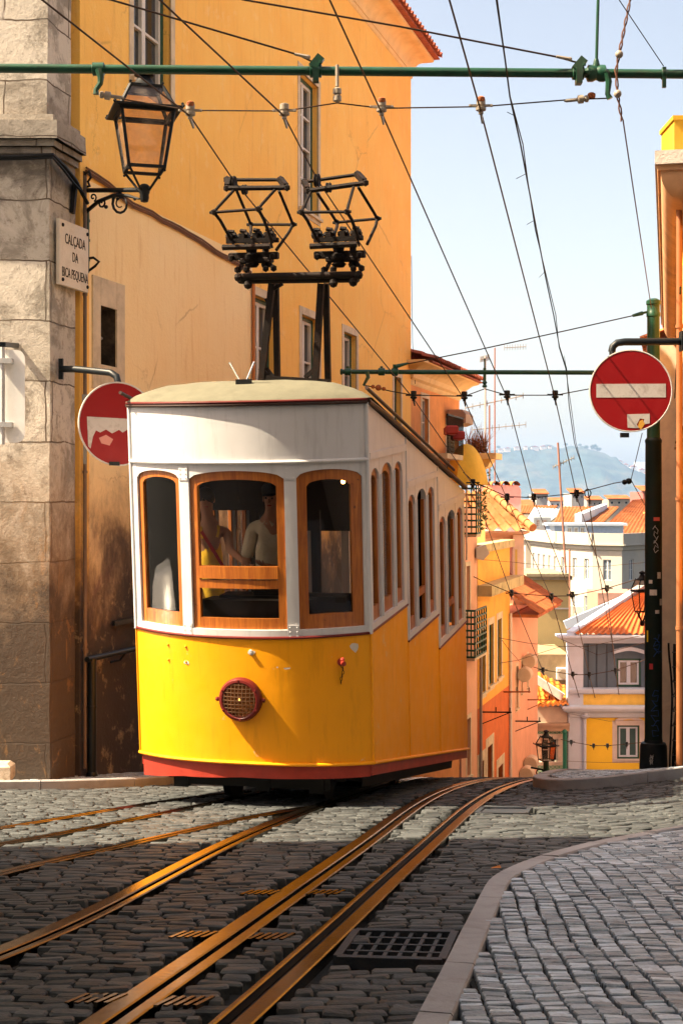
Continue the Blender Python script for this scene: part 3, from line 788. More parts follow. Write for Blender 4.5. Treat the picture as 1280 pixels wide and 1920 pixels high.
for x, y in ((447, 520), (672, 516), (465, 534), (625, 531), (662, 529)): mb.ball(T(x, y, -.1), .045, 8)
B(mb, 'tower_beam', M_iron)
def panto(name, dx, pts):
    q = {k: tl(x, y, d) for k, (x, y, d) in pts.items()}
    m_ = MB()
    ax, ay = (q['base'].x, q['base'].z)
    base = q['base']; bl_, br = q['bl'], q['br']
    m_.bar(bl_ + Vector((0, -.14, 0)), br + Vector((0, -.14, 0)), .05, .045); m_.bar(bl_ + Vector((.03, .16, .03)), br + Vector((.0, .16, .03)), .05, .045)
    m_.tube([bl_ + Vector((-.03, -.18, -.06)), br + Vector((.02, -.18, -.06))], .028, 8)
    mid = (bl_ + br) / 2
    for f_ in (-.32, -.12, .1, .3):
        c_ = mid + Vector((f_ * .62, -.05, .05)); m_.tube([c_ + Vector((-.05, 0, 0)), c_ + Vector((.05, 0, .02))], .03, 8); m_.box(c_ + Vector((0, .05, .0)), (.05, .22, .06)); m_.bar(c_ + Vector((0, 0, .02)), c_ + Vector((.03, 0, -.12)), .018)
        m_.tube([c_ + Vector((.03, 0, .05)), c_ + Vector((-.03, 0, .06))], .022, 6)
    m_.bar(mid + Vector((-.24, 0, -.13)), mid + Vector((.26, 0, -.14)), .07, .07, (0, 0, 1), .01)
    m_.bar(mid + Vector((-.12, 0, -.18)), mid + Vector((.2, 0, -.18)), .10, .05, (0, 0, 1), .01)
    for f_ in (-.2, 0, .22): m_.ball(mid + Vector((f_, -.06, -.15)), .035, 7)
    top = tl(pts['base'][0], 505, TY)
    m_.lathe([(.05, .0), (.075, .03), (.05, .05), (.085, .08), (.085, .12), (.05, .14), (.06, .2), (.03, .24)], (top.x - .03, TY, top.z + .02), (0, 0, 1), 12)
    m_.lathe([(.04, .0), (.05, .03), (.03, .06), (.035, .26)], (top.x + .1, TY + .05, top.z + .02), (0, 0, 1), 10)
    for f_ in (-.17, -.08, .12, .2): m_.bar((top.x + f_, TY, top.z - .02), (top.x + f_ * .55, TY, top.z + .12), .045, .03); m_.ball((top.x + f_, TY - .03, top.z + .0), .035, 7)
    B(m_, name + '_base', M_iron)
    m_ = MB()
    for a_, b_2 in (('A', 'la'), ('B', 'lb'), ('C', 'lc'), ('D', 'ld')): m_.tube([q[a_], q[a_].lerp(q[b_2], .3) + Vector((.012, 0, 0)), q[b_2]], .016, 7)
    for a_, b_2 in (('A', 'ua'), ('B', 'ub'), ('C', 'uc'), ('D', 'ud')): m_.tube([q[a_], q[a_].lerp(q[b_2], .2) + Vector((0, 0, .005)), q[b_2]], .015, 7)
    for a_, b_2 in (('A', 'B'), ('C', 'D')):
        d_ = (q[b_2] - q[a_]).normalized(); m_.tube([q[a_] - d_ * .04, q[b_2] + d_ * .04], .015, 7)
    for k_ in 'ABCD': m_.ball(q[k_], .032, 7)
    B(m_, name + '_arm', M_iron)
    m_ = MB(); m_.tube([q['t1'], q['t2']], .018, 7); m_.tube([q['t3'], q['t4']], .024, 8)
    for a_, b_2 in (('t1', 't3'), ('t2', 't4')):
        m_.bar(q[a_], q[b_2].lerp(q[a_], .15), .045, .06); m_.ball(q[a_], .04, 7); m_.ball(q[b_2], .035, 7)
    B(m_, name + '_head', M_iron)
    m_ = MB(); cc_ = q['sh']
    for k_, (ddx, ddz) in enumerate(((-.028, .0), (.0, .0), (.085, -.075), (.113, -.075))):
        m_.lathe([(.02, -.007), (.06 if k_ < 2 else .045, -.009), (.065 if k_ < 2 else .05, 0), (.06 if k_ < 2 else .045, .009), (.02, .007)], cc_ + Vector((ddx, 0, ddz)), (1, 0, 0), 14)
    B(m_, name + '_sheave', M_iron)
panto('collector', 0, dict(base=(478, 455, TY), bl=(434, 455, TY), br=(513, 453, TY), A=(401, 398, .6), B=(484, 392, .6), C=(470, 421, 1.4), D=(549, 421, 1.4),
    la=(433, 449, .85), lb=(511, 455, .85), lc=(466, 452, 1.15), ld=(518, 469, 1.15), ua=(441, 354, .92), ub=(518, 353, .92), uc=(444, 358, 1.08), ud=(523, 358, 1.08),
    t1=(426, 337, 1.1), t2=(526, 337, 1.1), t3=(425, 353, .9), t4=(538, 352, .9), sh=(440, 342, 1.0)))
panto('collector', 0, dict(base=(641, 452, TY), bl=(596, 453, TY), br=(673, 449, TY), A=(565, 398, .6), B=(650, 397, .6), C=(631, 417, 1.4), D=(707, 410, 1.4),
    la=(594, 449, .85), lb=(672, 446, .85), lc=(627, 438, 1.15), ld=(688, 458, 1.15), ua=(584, 357, .92), ub=(664, 346, .92), uc=(594, 361, 1.08), ud=(671, 350, 1.08),
    t1=(571, 341, 1.1), t2=(670, 327, 1.1), t3=(577, 358, .9), t4=(685, 343, .9), sh=(597, 338, 1.0)))

# ------------------------------------------------------------------ people in the driver's cab
def skin_mesh(name, nodes, edges, mat, parent, sub=2, label=None, root=0):
    me = bpy.data.meshes.new(name); me.from_pydata([n_[0] for n_ in nodes], edges, [])
    o = bpy.data.objects.new(name, me); COL.objects.link(o)
    sk = o.modifiers.new('skin', 'SKIN'); sk.use_smooth_shade = True
    su = o.modifiers.new('sub', 'SUBSURF'); su.levels = sub; su.render_levels = sub
    if not me.skin_vertices: 
        bm = bmesh.new(); bm.from_mesh(me); bm.verts.layers.skin.verify(); bm.to_mesh(me); bm.free()
    for i, n_ in enumerate(nodes):
        r_ = n_[1]; me.skin_vertices[0].data[i].radius = (r_, r_) if not isinstance(r_, tuple) else r_
        me.skin_vertices[0].data[i].use_root = (i == root)
    dg = bpy.context.evaluated_depsgraph_get(); ev = o.evaluated_get(dg); m2 = bpy.data.meshes.new_from_object(ev)
    o.modifiers.clear(); o.data = m2; m2.materials.clear(); m2.materials.append(mat); m2.shade_smooth()
    if parent: o.parent = parent; WM[o.name] = WM[parent.name].copy()
    return o
M_skin = pm('skin', (.42, .19, .10), .55, var=.08, vs=8, bmp=.1)
M_skin2 = pm('skin_tanned', (.30, .13, .07), .55, var=.08, vs=8, bmp=.1)
M_hair = pm('dark_hair', (.02, .012, .008), .5, bmp=.5, bsc=90)
M_polo = pm('beige_polo', (.50, .42, .29), .85, var=.12, vs=7, bmp=.5, bsc=14, bd=.02)
M_tank = pm('yellow_tank_top', (.85, .52, .03), .8, var=.12, vs=7, bmp=.5, bsc=14, bd=.02)
M_trs = pm('dark_trousers', (.02, .022, .03), .85)
M_strap = pm('red_strap', (.45, .015, .015), .6)
def hand(nodes, edges, k, wrist, d, side_, r_=.0085):
    """palm and five separate curled fingers grown from node k"""
    d = Vector(d).normalized(); s_ = Vector(side_).normalized(); nn = d.cross(s_)
    p = Vector(wrist) + d * .05; nodes.append((p, (.030, .018))); kp = len(nodes) - 1; edges.append((k, kp))
    for i, (o_, L) in enumerate(((-.030, .062), (-.010, .075), (.010, .072), (.029, .056))):
        a = p + d * .035 + s_ * o_; nodes.append((a, r_ * 1.15)); e0 = len(nodes) - 1; edges.append((kp, e0))
        b = a + d * L * .45 + nn * .012; nodes.append((b, r_)); edges.append((e0, e0 + 1))
        c_ = b + d * L * .35 + nn * .025; nodes.append((c_, r_ * .85)); edges.append((e0 + 1, e0 + 2))
    a = p - s_ * .035 - d * .01; nodes.append((a, r_ * 1.2)); e0 = len(nodes) - 1; edges.append((kp, e0))
    nodes.append((a - s_ * .012 + d * .035 + nn * .02, r_)); edges.append((e0, e0 + 1))
def person(label, hip, sh, hd, armL, armR, skin, face=(0, -1, 0), seat=False):
    """hip, shoulders' middle and head centre; arms as [elbow, wrist]; all in the car's own space"""
    t = thing('person', label, 'person', mat=TM @ Matrix.Translation(Vector((hip[0], hip[1], .45))))
    off = Vector((hip[0], hip[1], .45)); V_ = lambda p: Vector(p) - off
    hip, sh, hd = V_(hip), V_(sh), V_(hd); up = (sh - hip).normalized(); f = Vector(face).normalized(); s_ = up.cross(f).normalized()
    neck = sh.lerp(hd, .45)
    N = [(hip, (.14, .10)), (hip.lerp(sh, .35), (.125, .095)), (hip.lerp(sh, .75), (.15, .105)), (sh, (.10, .075)), (neck, .052), (hd - Vector((0, 0, .05)) + f * .01, (.062, .072)), (hd + Vector((0, 0, .03)), (.078, .092)), (hd + Vector((0, 0, .08)), (.05, .06))]
    E = [(0, 1), (1, 2), (2, 3), (3, 4), (4, 5), (5, 6), (6, 7)]
    arms = []
    for sg, arm in ((1, armL), (-1, armR)):
        s0 = sh + s_ * sg * .175 - up * .03; el, wr = V_(arm[0]), V_(arm[1])
        k = len(N); N += [(s0, .055), (s0.lerp(el, .5), .046), (el, .040), (el.lerp(wr, .5), .036), (wr, .026)]
        E += [(3, k), (k, k + 1), (k + 1, k + 2), (k + 2, k + 3), (k + 3, k + 4)]; arms.append((s0, el))
        hand(N, E, k + 4, wr, wr - el, s_)
    for sg in (1, -1):
        k = len(N); h0 = hip + s_ * sg * .09 - up * .05; z0 = -.0
        N += [(h0, .085), (Vector((h0.x, h0.y - .03, h0.z * .5)), .062), (Vector((h0.x, h0.y, .07)), .042), (Vector((h0.x + f.x * .12, h0.y + f.y * .12, .035)), .035)]
        E += [(0, k), (k, k + 1), (k + 1, k + 2), (k + 2, k + 3)]
    body = skin_mesh('body', N, E, skin, t)
    m_ = MB(); c = hd + f * .088; m_.ball(c + Vector((0, 0, -.012)), .018, 8, (.7, .9, 1.3)); B(m_, 'nose', skin, t)
    for q in (-1, 1): m_ = MB(); m_.ball(hd + f * .078 + s_ * .031 * q + Vector((0, 0, .015)), .011, 8); B(m_, 'eye', M_hair, t)
    m_ = MB(); m_.ball(hd + f * .078 + Vector((0, 0, -.055)), .018, 8, (1.3, .5, .4)); B(m_, 'mouth', M_red, t)
    for q in (-1, 1): m_ = MB(); m_.ball(hd + s_ * .080 * q, .028, 8, (.35, .6, 1.1)); B(m_, 'ear', skin, t)
    return t, hip, sh, hd, up, f, s_, arms, neck
def garment(t, name, hip, sh, s_, up, arms, mat, sleeve, neck):
    N = [(hip - up * .05, (.155, .115)), (hip.lerp(sh, .35), (.145, .112)), (hip.lerp(sh, .75), (.168, .122)), (sh - up * .005, (.108, .085))]; E = [(0, 1), (1, 2), (2, 3)]
    if sleeve:
        for s0, el in arms:
            k = len(N); N += [(s0, .072), (s0.lerp(el, .35), .066), (s0.lerp(el, .68), .068)]; E += [(3, k), (k, k + 1), (k + 1, k + 2)]
        N.append((sh.lerp(neck, .55), .062)); E.append((3, len(N) - 1))
    return skin_mesh(name, N, E, mat, t, root=1)
D = 0.42
zsh = tl(515, 985, D).z
drv = person('driver in a beige polo shirt and dark cap behind the middle window', hip=(tl(505, 1150, D).x, D + .04, tl(505, 1150, D).z), sh=(tl(507, 985, D).x, D, zsh), hd=(tl(512, 935, D).x, D - .05, tl(512, 935, D).z),
    armL=[tl(552, 1075, .32), tl(505, 1062, .08)], armR=[tl(457, 1075, .40), tl(452, 1135, .22)], skin=M_skin2)
t, hip, sh, hd, up, f, s_, arms, neck = drv
garment(t, 'polo_shirt', hip, sh, s_, up, arms, M_polo, True, neck)
m_ = MB(); 
for q in (-1, 1): m_.prism([sh + f * .085 + s_ * q * .012 + Vector((0, 0, .06)), sh + f * .11 + s_ * q * .05 + Vector((0, 0, .0)), sh + f * .04 + s_ * q * .075 + Vector((0, 0, .045))], (0, .0, .008))
for z_ in (.03, -.02, -.07): m_.ball(sh + f * .118 + Vector((0, 0, z_)), .006, 6)
B(m_, 'collar', M_polo, t)
m_ = MB(); m_.lathe([(.09, 0), (.098, .03), (.095, .07), (.07, .1), (.0, .11)], hd + Vector((0, 0, .045)), (0, 0, 1), 16); m_.prism([hd + f * .08 + s_ * -.075 + Vector((0, 0, .05)), hd + f * .15 + s_ * -.05 + Vector((0, 0, .04)), hd + f * .165 + Vector((0, 0, .038)), hd + f * .15 + s_ * .05 + Vector((0, 0, .04)), hd + f * .08 + s_ * .075 + Vector((0, 0, .05))], (0, 0, .008))
B(m_, 'cap', M_trs, t)
N = [(hip, (.15, .11)), (hip - up * .05 + s_ * .09, .095), (Vector((hip.x + s_.x * .09, hip.y, hip.z * .5)), .075), (Vector((hip.x + s_.x * .09, hip.y, .08)), .06), (hip - up * .05 - s_ * .09, .095), (Vector((hip.x - s_.x * .09, hip.y, hip.z * .5)), .075), (Vector((hip.x - s_.x * .09, hip.y, .08)), .06)]
skin_mesh('trousers', N, [(0, 1), (1, 2), (2, 3), (0, 4), (4, 5), (5, 6)], M_trs, t)
W_ = .62
wmn = person('woman in a yellow tank top with a red shoulder strap, reaching one arm out', hip=(tl(403, 1150, W_).x, W_, tl(403, 1150, W_).z), sh=(tl(392, 995, W_).x, W_, tl(392, 995, W_).z), hd=(tl(388, 938, W_).x, W_ - .03, tl(388, 938, W_).z),
    armL=[tl(432, 1032, W_ - .08), tl(456, 1052, W_ - .2)], armR=[tl(362, 1075, W_ - .05), tl(372, 1130, W_ - .2)], skin=M_skin, face=(.4, -.9, 0))
t, hip, sh, hd, up, f, s_, arms, neck = wmn
garment(t, 'tank_top', hip, sh - up * .005, s_, up, arms, M_tank, False, neck)
m_ = MB()
for q in (-1, 1): m_.tube([sh + s_ * q * .06 + f * .10 - up * .06, sh + s_ * q * .085 + f * .06 + up * .035, sh + s_ * q * .085 - f * .05 + up * .03, sh + s_ * q * .06 - f * .1 - up * .06], .022, 7)
B(m_, 'tank_top_strap', M_tank, t)
m_ = MB(); m_.ball(hd + Vector((0, .0, .03)) - f * .018, .1, 14, (.92, .98, 1.05)); m_.ball(hd - f * .07 + Vector((0, 0, -.06)), .07, 10, (1, .8, 1.5)); B(m_, 'hair', M_hair, t)
m_ = MB(); pts = [sh - s_ * .10 + f * .06 + up * .05, sh - s_ * .05 + f * .125 - up * .05, sh + s_ * .03 + f * .15 - up * .2, sh + s_ * .11 + f * .14 - up * .36, sh + s_ * .16 + f * .1 - up * .46]
for a, b in zip(pts, pts[1:]): m_.bar(a, b, .032, .006, f)
B(m_, 'shoulder_strap', M_strap, t)
N = [(hip, (.15, .11)), (hip - up * .05 + s_ * .09, .1), (Vector((hip.x + s_.x * .09, hip.y, hip.z * .5)), .075), (Vector((hip.x + s_.x * .09, hip.y, .08)), .06), (hip - up * .05 - s_ * .09, .1), (Vector((hip.x - s_.x * .09, hip.y, hip.z * .5)), .075), (Vector((hip.x - s_.x * .09, hip.y, .08)), .06)]
skin_mesh('trousers', N, [(0, 1), (1, 2), (2, 3), (0, 4), (4, 5), (5, 6)], M_trs, t)

# ------------------------------------------------------------------ buildings: shared builders
M_pane = pm('window_pane_dark', (.02, .025, .03), .06, bmp=.03, bsc=2, spec=.8)
M_fwht = pm('window_frame_white', (.62, .58, .52), .5, stain=(.3, .25, .2), samt=.3)
M_fgrn = pm('window_frame_green', (.012, .075, .05), .45, stain=(.05, .06, .04), samt=.3)
M_fgry = pm('window_frame_grey', (.22, .20, .17), .55)
M_surr = pm('window_surround_stone', (.62, .50, .34), .75, var=.15, vs=4, bmp=.4, bsc=50, stain=(.28, .2, .13), samt=.5, ss=3)
M_tile = pm('clay_roof_tile', (.62, .19, .055), .75, var=.3, vs=2.5, bmp=.4, bsc=30, stain=(.30, .14, .07), samt=.6, ss=1.5)
M_tiledk = pm('old_roof_tile', (.34, .09, .05), .8, var=.35, vs=6, bmp=.5, bsc=30, stain=(.10, .06, .05), samt=.6, ss=3)
M_curt = pm('curtain_green', (.05, .10, .10), .9)
def facade(mb, O, d, n, u0, u1, z0, z1, holes, rev=.18, depth=6, back=True):
    O, d, n = Vector(O), Vector(d).normalized(), Vector(n).normalized()
    def Q(u, z, o=0): p = O + d * u + n * o; return (p.x, p.y, z)
    us = sorted(set([u0, u1] + [q for h in holes for q in h[:2]])); zs = sorted(set([z0, z1] + [q for h in holes for q in h[2:4]]))
    for i in range(len(us) - 1):
        for j in range(len(zs) - 1):
            cu, cz = (us[i] + us[i + 1]) / 2, (zs[j] + zs[j + 1]) / 2
            if any(h[0] < cu < h[1] and h[2] < cz < h[3] for h in holes): continue
            mb.add([Q(us[i], zs[j]), Q(us[i + 1], zs[j]), Q(us[i + 1], zs[j + 1]), Q(us[i], zs[j + 1])], [(0, 1, 2, 3)])
    for a, b, c, e_ in [h[:4] for h in holes]:
        r_ = [Q(a, c), Q(b, c), Q(b, e_), Q(a, e_), Q(a, c, -rev), Q(b, c, -rev), Q(b, e_, -rev), Q(a, e_, -rev)]
        mb.add(r_, [(0, 1, 5, 4), (1, 2, 6, 5), (2, 3, 7, 6), (3, 0, 4, 7)])
    if back:
        r_ = [Q(u0, z0), Q(u1, z0), Q(u1, z1), Q(u0, z1), Q(u0, z0, -depth), Q(u1, z0, -depth), Q(u1, z1, -depth), Q(u0, z1, -depth)]
        mb.add(r_, [(1, 2, 6, 5), (2, 3, 7, 6), (3, 0, 4, 7), (4, 5, 6, 7)])
def window(par, O, d, n, a, b, c, e_, rev=.16, fm=None, style=(2, 3), surround=.14, sm=None, bw=.055, pane=None, outer=None, label=None):
    O, d, n = Vector(O), Vector(d).normalized(), Vector(n).normalized(); fm = fm or M_fwht
    def Q(u, z, o=0): p = O + d * u + n * o; return Vector((p.x, p.y, z))
    m = MB(); fo = -rev + .02
    A, B2, C2, E2 = a + .002, b - .002, c + .002, e_ - .002
    if outer:
        for p_, q_ in ((Q(A, C2, fo), Q(A, E2, fo)), (Q(B2, C2, fo), Q(B2, E2, fo))): m.bar(p_ + d * (bw / 2 if p_ == Q(A, C2, fo) else -bw / 2), q_ + d * (bw / 2 if p_ == Q(A, C2, fo) else -bw / 2), bw, .09, n)
        m.bar(Q(A, E2 - bw / 2, fo), Q(B2, E2 - bw / 2, fo), .09, bw); m.bar(Q(A, C2 + bw / 2, fo), Q(B2, C2 + bw / 2, fo), .09, bw)
        fr0 = m.build('outer_frame', outer, par, smooth=False); m = MB(); A += bw; B2 -= bw; C2 += bw; E2 -= bw
    nc, nr = style; L = (B2 - A) / nc
    for i in range(nc):
        x0, x1 = A + L * i, A + L * (i + 1)
        m.bar(Q(x0 + bw / 2, C2, fo), Q(x0 + bw / 2, E2, fo), bw, .05, n); m.bar(Q(x1 - bw / 2, C2, fo), Q(x1 - bw / 2, E2, fo), bw, .05, n)
        for j in range(nr + 1):
            z = C2 + bw / 2 + (E2 - C2 - bw) * j / nr; m.bar(Q(x0 + bw, z, fo), Q(x1 - bw, z, fo), .045, bw if j in (0, nr) else bw * .6)
    fr = m.build('window', fm, par, smooth=False, label=label)
    m = MB(); m.add([Q(a, c, -rev - .005), Q(b, c, -rev - .005), Q(b, e_, -rev - .005), Q(a, e_, -rev - .005)], [(0, 1, 2, 3)]); m.build('pane', pane or M_pane, fr, smooth=False)
    if surround:
        s_ = surround; m = MB(); o_ = .012
        for x0, x1, z0, z1 in ((a - s_, a, c - s_ * .8, e_ + s_), (b, b + s_, c - s_ * .8, e_ + s_), (a, b, e_, e_ + s_), (a, b, c - s_ * .8, c)):
            m.prism([Q(x0, z0, -.02), Q(x1, z0, -.02), Q(x1, z1, -.02), Q(x0, z1, -.02)], n * (.02 + o_ + (.004 if x0 == a else 0)))
        m.prism([Q(a - s_ * .8, c - s_ * .3, 0), Q(b + s_ * .8, c - s_ * .3, 0), Q(b + s_ * .8, c + .012, 0), Q(a - s_ * .8, c + .012, 0)], n * .07)
        m.build('surround', sm or M_surr, fr, smooth=False)
    return fr
def tile_roof(mb, A, B2, C2, D2, tw=.22, row=.36, amp=.05, q=6):
    A, B2, C2, D2 = map(Vector, (A, B2, C2, D2)); n = ((B2 - A).cross(D2 - A)).normalized()
    if n.z < 0: n = -n
    L = max((B2 - A).length, (C2 - D2).length); nt_ = max(1, int(L / tw)); S = ((D2 - A).length + (C2 - B2).length) / 2; nr = max(1, int(S / row))
    rows = []
    for j in range(nr):
        for e_ in (0, .98):
            t = (j + e_) / nr; rr = []
            for i in range(nt_ * q + 1):
                s_ = i / (nt_ * q); ph = (i % q) / q; k = int(i / q)
                p = A.lerp(B2, s_).lerp(D2.lerp(C2, s_), t)
                h = amp * (math.sin(math.pi * ph / .62) if ph < .62 else -.25 * math.sin(math.pi * (ph - .62) / .38)) + (.025 if e_ == 0 else .0) + .012 * noise.noise(Vector((k * 3.1, j * 2.7, 0)))
                rr.append(p + n * h)
            rows.append(rr)
    mb.grid(rows)
def slab(mb, pts, th=.12):
    P2 = [Vector(p) for p in pts]; mb.prism(P2, (0, 0, -th))
def cornice(mb, O, d, n, u0, u1, prof_, ret=0):
    """profile [(out, z)] swept along the wall, with optional returns at the ends"""
    O, d, n = Vector(O), Vector(d).normalized(), Vector(n).normalized(); rows = []
    st = []
    if ret: st.append(lambda o: (u0 - o, -ret))
    st += [lambda o: (u0 - o, o), lambda o: (u1 + o, o)]
    if ret: st.append(lambda o: (u1 + o, -ret))
    for f_ in st:
        r_ = []
        for o, z in prof_:
            uu, oo = f_(o); p = O + d * uu + n * oo; r_.append((p.x, p.y, z))
        rows.append(r_)
    mb.grid(rows)

# ---- the orange house along the left of the street
def two_tone():
    m, n, l, b = newmat('orange_render'); v = coords(n, l)
    sx = n.new('ShaderNodeSeparateXYZ'); l.new(v, sx.inputs[0])
    g = nz(n, l, v, .8, 5); up_ = mixc(n, l, ramp(n, l, g, .3, .7), (.95, .50, .09), (.97, .58, .13))
    lo_ = mixc(n, l, ramp(n, l, g, .3, .7), (.95, .68, .32), (.97, .75, .40))
    wob = nz(n, l, v, 1.5, 3)
    zz = mul(n, l, sx.outputs[2], .1); 
    a = n.new('ShaderNodeMath'); a.operation = 'LESS_THAN'; l.new(sx.outputs[2], a.inputs[0]); a.inputs[1].default_value = 3.74
    c_ = n.new('ShaderNodeMath'); c_.operation = 'LESS_THAN'; l.new(sx.outputs[1], c_.inputs[0]); c_.inputs[1].default_value = 5.72
    e_ = n.new('ShaderNodeMath'); e_.operation = 'GREATER_THAN'; l.new(sx.outputs[1], e_.inputs[0]); e_.inputs[1].default_value = .23
    k = mul(n, l, mul(n, l, a.outputs[0], c_.outputs[0]), e_.outputs[0]); c = mixc(n, l, k, up_, lo_)
    # vertical streaks, hairline cracks, mould near the ground
    st = ramp(n, l, nz(n, l, coords(n, l, (4, 4, .35)), 2.5, 7, .7), .55, .8); c = mixc(n, l, mul(n, l, st, .6), c, (.62, .28, .07))
    vo = n.new('ShaderNodeTexVoronoi'); vo.feature = 'DISTANCE_TO_EDGE'; vo.inputs['Scale'].default_value = .55
    dm = n.new('ShaderNodeMapping'); l.new(mixc(n, l, .45, v, nz(n, l, v, 1.6, 7, .7)), vo.inputs['Vector'])
    cr = mul(n, l, ramp(n, l, vo.outputs[0], .006, .0), ramp(n, l, nz(n, l, v, .7, 2), .5, .6)); c = mixc(n, l, mul(n, l, cr, .45), c, (.30, .12, .03))
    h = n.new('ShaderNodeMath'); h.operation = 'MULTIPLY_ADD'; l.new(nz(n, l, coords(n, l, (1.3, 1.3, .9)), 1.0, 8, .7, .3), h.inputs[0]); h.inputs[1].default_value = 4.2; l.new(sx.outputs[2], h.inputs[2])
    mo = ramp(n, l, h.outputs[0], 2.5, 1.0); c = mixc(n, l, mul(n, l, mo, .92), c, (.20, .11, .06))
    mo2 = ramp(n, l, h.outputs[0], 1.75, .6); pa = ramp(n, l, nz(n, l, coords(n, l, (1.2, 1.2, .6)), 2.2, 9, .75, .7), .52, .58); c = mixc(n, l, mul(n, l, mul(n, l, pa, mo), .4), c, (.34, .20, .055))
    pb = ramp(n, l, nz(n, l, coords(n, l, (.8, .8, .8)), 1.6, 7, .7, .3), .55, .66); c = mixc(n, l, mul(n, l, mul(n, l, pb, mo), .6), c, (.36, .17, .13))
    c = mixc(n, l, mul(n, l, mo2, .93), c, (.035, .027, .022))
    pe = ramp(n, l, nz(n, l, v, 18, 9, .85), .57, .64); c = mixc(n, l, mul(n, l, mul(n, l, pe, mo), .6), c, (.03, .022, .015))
    l.new(c, b.inputs['Base Color']); b.inputs['Roughness'].default_value = .85
    c2 = ramp(n, l, nz(n, l, v, 3.5, 8, .75), .56, .7); c = mixc(n, l, mul(n, l, c2, .4), c, (.98, .72, .36)); l.new(c, b.inputs['Base Color'])
    b1 = bump(n, l, b, nz(n, l, v, 22, 5), .6, .012)
    b2 = n.new('ShaderNodeBump'); b2.inputs['Strength'].default_value = .5; b2.inputs['Distance'].default_value = .03; l.new(nz(n, l, v, 1.6, 3), b2.inputs['Height']); l.new(b2.outputs[0], b1.inputs['Normal'])
    return m
M_or = two_tone()
M_corn = pm('pale_cornice', (.78, .56, .27), .8, var=.08, stain=(.45, .26, .10), samt=.4, ss=2)
B1 = thing('orange_house', 'tall orange rendered house with tiled eave, lining the left of the street behind the tram', 'house', (WO.x, WO.y, 0))
def wr(pxa, pxb, pyt, pyb, ref=None):   # rectangle on the wall
    a, b = wu(pxa)[0], wu(pxb)[0]; q = wz(pxa if ref is None else ref, 0); Y = wu(pxa if ref is None else ref)[1]
    return a, b, (HY - pyb) / F * Y, (HY - pyt) / F * Y
hA = list(wr(250, 320, 0, 148)); hA[3] = hA[2] + 2.3
hB = wr(562, 596, 132, 390); hC = list(wr(477, 516, 552, 700)); hC[2] = .95; hD = list(wr(565, 597, 592, 700)); hD[2] = .95; hD[3] = hC[3]; hE = list(wr(644, 668, 622, 700)); hE[2] = .95; hE[3] = hC[3]
hF = list(wr(738, 751, 705, 800)); hF[2] = .3
hG = wr(187, 217, 572, 683)
hC2 = (hC[0] + 7.5 * 0, hC[1], 0, 0)
holes = [tuple(hA), hB, tuple(hC), tuple(hD), tuple(hE), tuple(hF), hG]
mb = MB(); facade(mb, (WO.x, WO.y, 0), WD, WN, 0, wu(770)[0], -9, 9.75, holes, .2, 7); mb.build('wall', M_or, B1, smooth=False, recalc=False)
uE = wu(770)[0]
for h, st, fm, out in ((hA, (2, 3), M_fwht, M_fgrn), (hB, (2, 4), M_fwht, M_fgrn), (hC, (2, 3), M_fwht, M_fgrn), (hD, (2, 3), M_fwht, M_fgrn), (hE, (2, 3), M_fwht, M_fgrn), (hF, (2, 3), M_fwht, M_fgrn)):
    window(B1, (WO.x, WO.y, 0), WD, WN, *h[:4], rev=.17, fm=fm, style=st, surround=.13, outer=out)
m = MB(); a, b, c, e_ = hG
m.add([WP(a, c, -.2), WP(b, c, -.2), WP(b, e_, -.2), WP(a, e_, -.2)], [(0, 1, 2, 3)]); hh = m.build('hatch', M_pit, B1, smooth=False)
m = MB(); m.add([WP(a + .002, c + .002, .001), WP(b - .002, c + .002, .001), WP(b - .002, e_ - .002, .001), WP(a + .002, e_ - .002, .001), WP(a + .002, c + .002, -.195), WP(b - .002, c + .002, -.195), WP(b - .002, e_ - .002, -.195), WP(a + .002, e_ - .002, -.195)], [(0, 1, 5, 4), (1, 2, 6, 5), (2, 3, 7, 6), (3, 0, 4, 7)]); m.build('hatch_lining', pm('painted_shade_stone', (.05, .035, .022), .9, var=.6, vs=5, bmp=.8, bsc=20, stain=(.15, .10, .06), samt=.6, ss=4), hh, smooth=False)  # black back and dark lining colour in the unlit depth of the opening
m = MB()
for x0, x1, z0, z1 in ((wu(172)[0], a, c - .3, e_ + .33), (b, wu(232)[0], c - .3, e_ + .33), (a, b, e_, e_ + .33), (a, b, c - .3, c)): m.prism([WP(x0 + .003, z0, -.03), WP(x1 - .003, z0, -.03), WP(x1 - .003, z1, -.03), WP(x0 + .003, z1, -.03)], WN * .05)
m.build('hatch_surround', M_surr, hh, smooth=False)
m = MB(); m.tube([WP(a + .02, (c + e_) / 2, -.1), WP(a + .22, (c + e_) / 2 - .02, -.08)], .02, 6); m.build('latch', M_fgry, hh)
m = MB(); pr = [(0, 9.62), (.03, 9.64), (.04, 9.70), (.02, 9.74)] + [(.04 + .36 * (1 - math.cos(t)), 9.74 + .34 * math.sin(t)) for t in [i * math.pi / 16 for i in range(9)]] + [(.44, 10.10), (.44, 10.16), (.0, 10.16)]
cornice(m, (WO.x, WO.y, 0), WD, WN, 0, uE, pr, ret=3); m.build('cornice', M_corn, B1, angle=30, recalc=False)
m = MB(); tile_roof(m, WP(-.1, 10.2, .62), WP(uE + .55, 10.2, .62), WP(uE - 1.5, 12.0, -4), WP(-.1, 12.0, -4), .24, .4, .07)
tile_roof(m, WP(uE + .62, 10.2, .55), WP(uE + .62, 10.2, -6), WP(uE - 1.5, 12.0, -6), WP(uE - 1.5, 12.0, -4), .24, .4, .07)
slab(m, [WP(-.1, 10.2, .56), WP(uE + .52, 10.2, .56), WP(uE + .52, 10.2, -6), WP(-.1, 10.2, -6)], .03)
m.build('roof', M_tiledk, B1, angle=50, recalc=False)
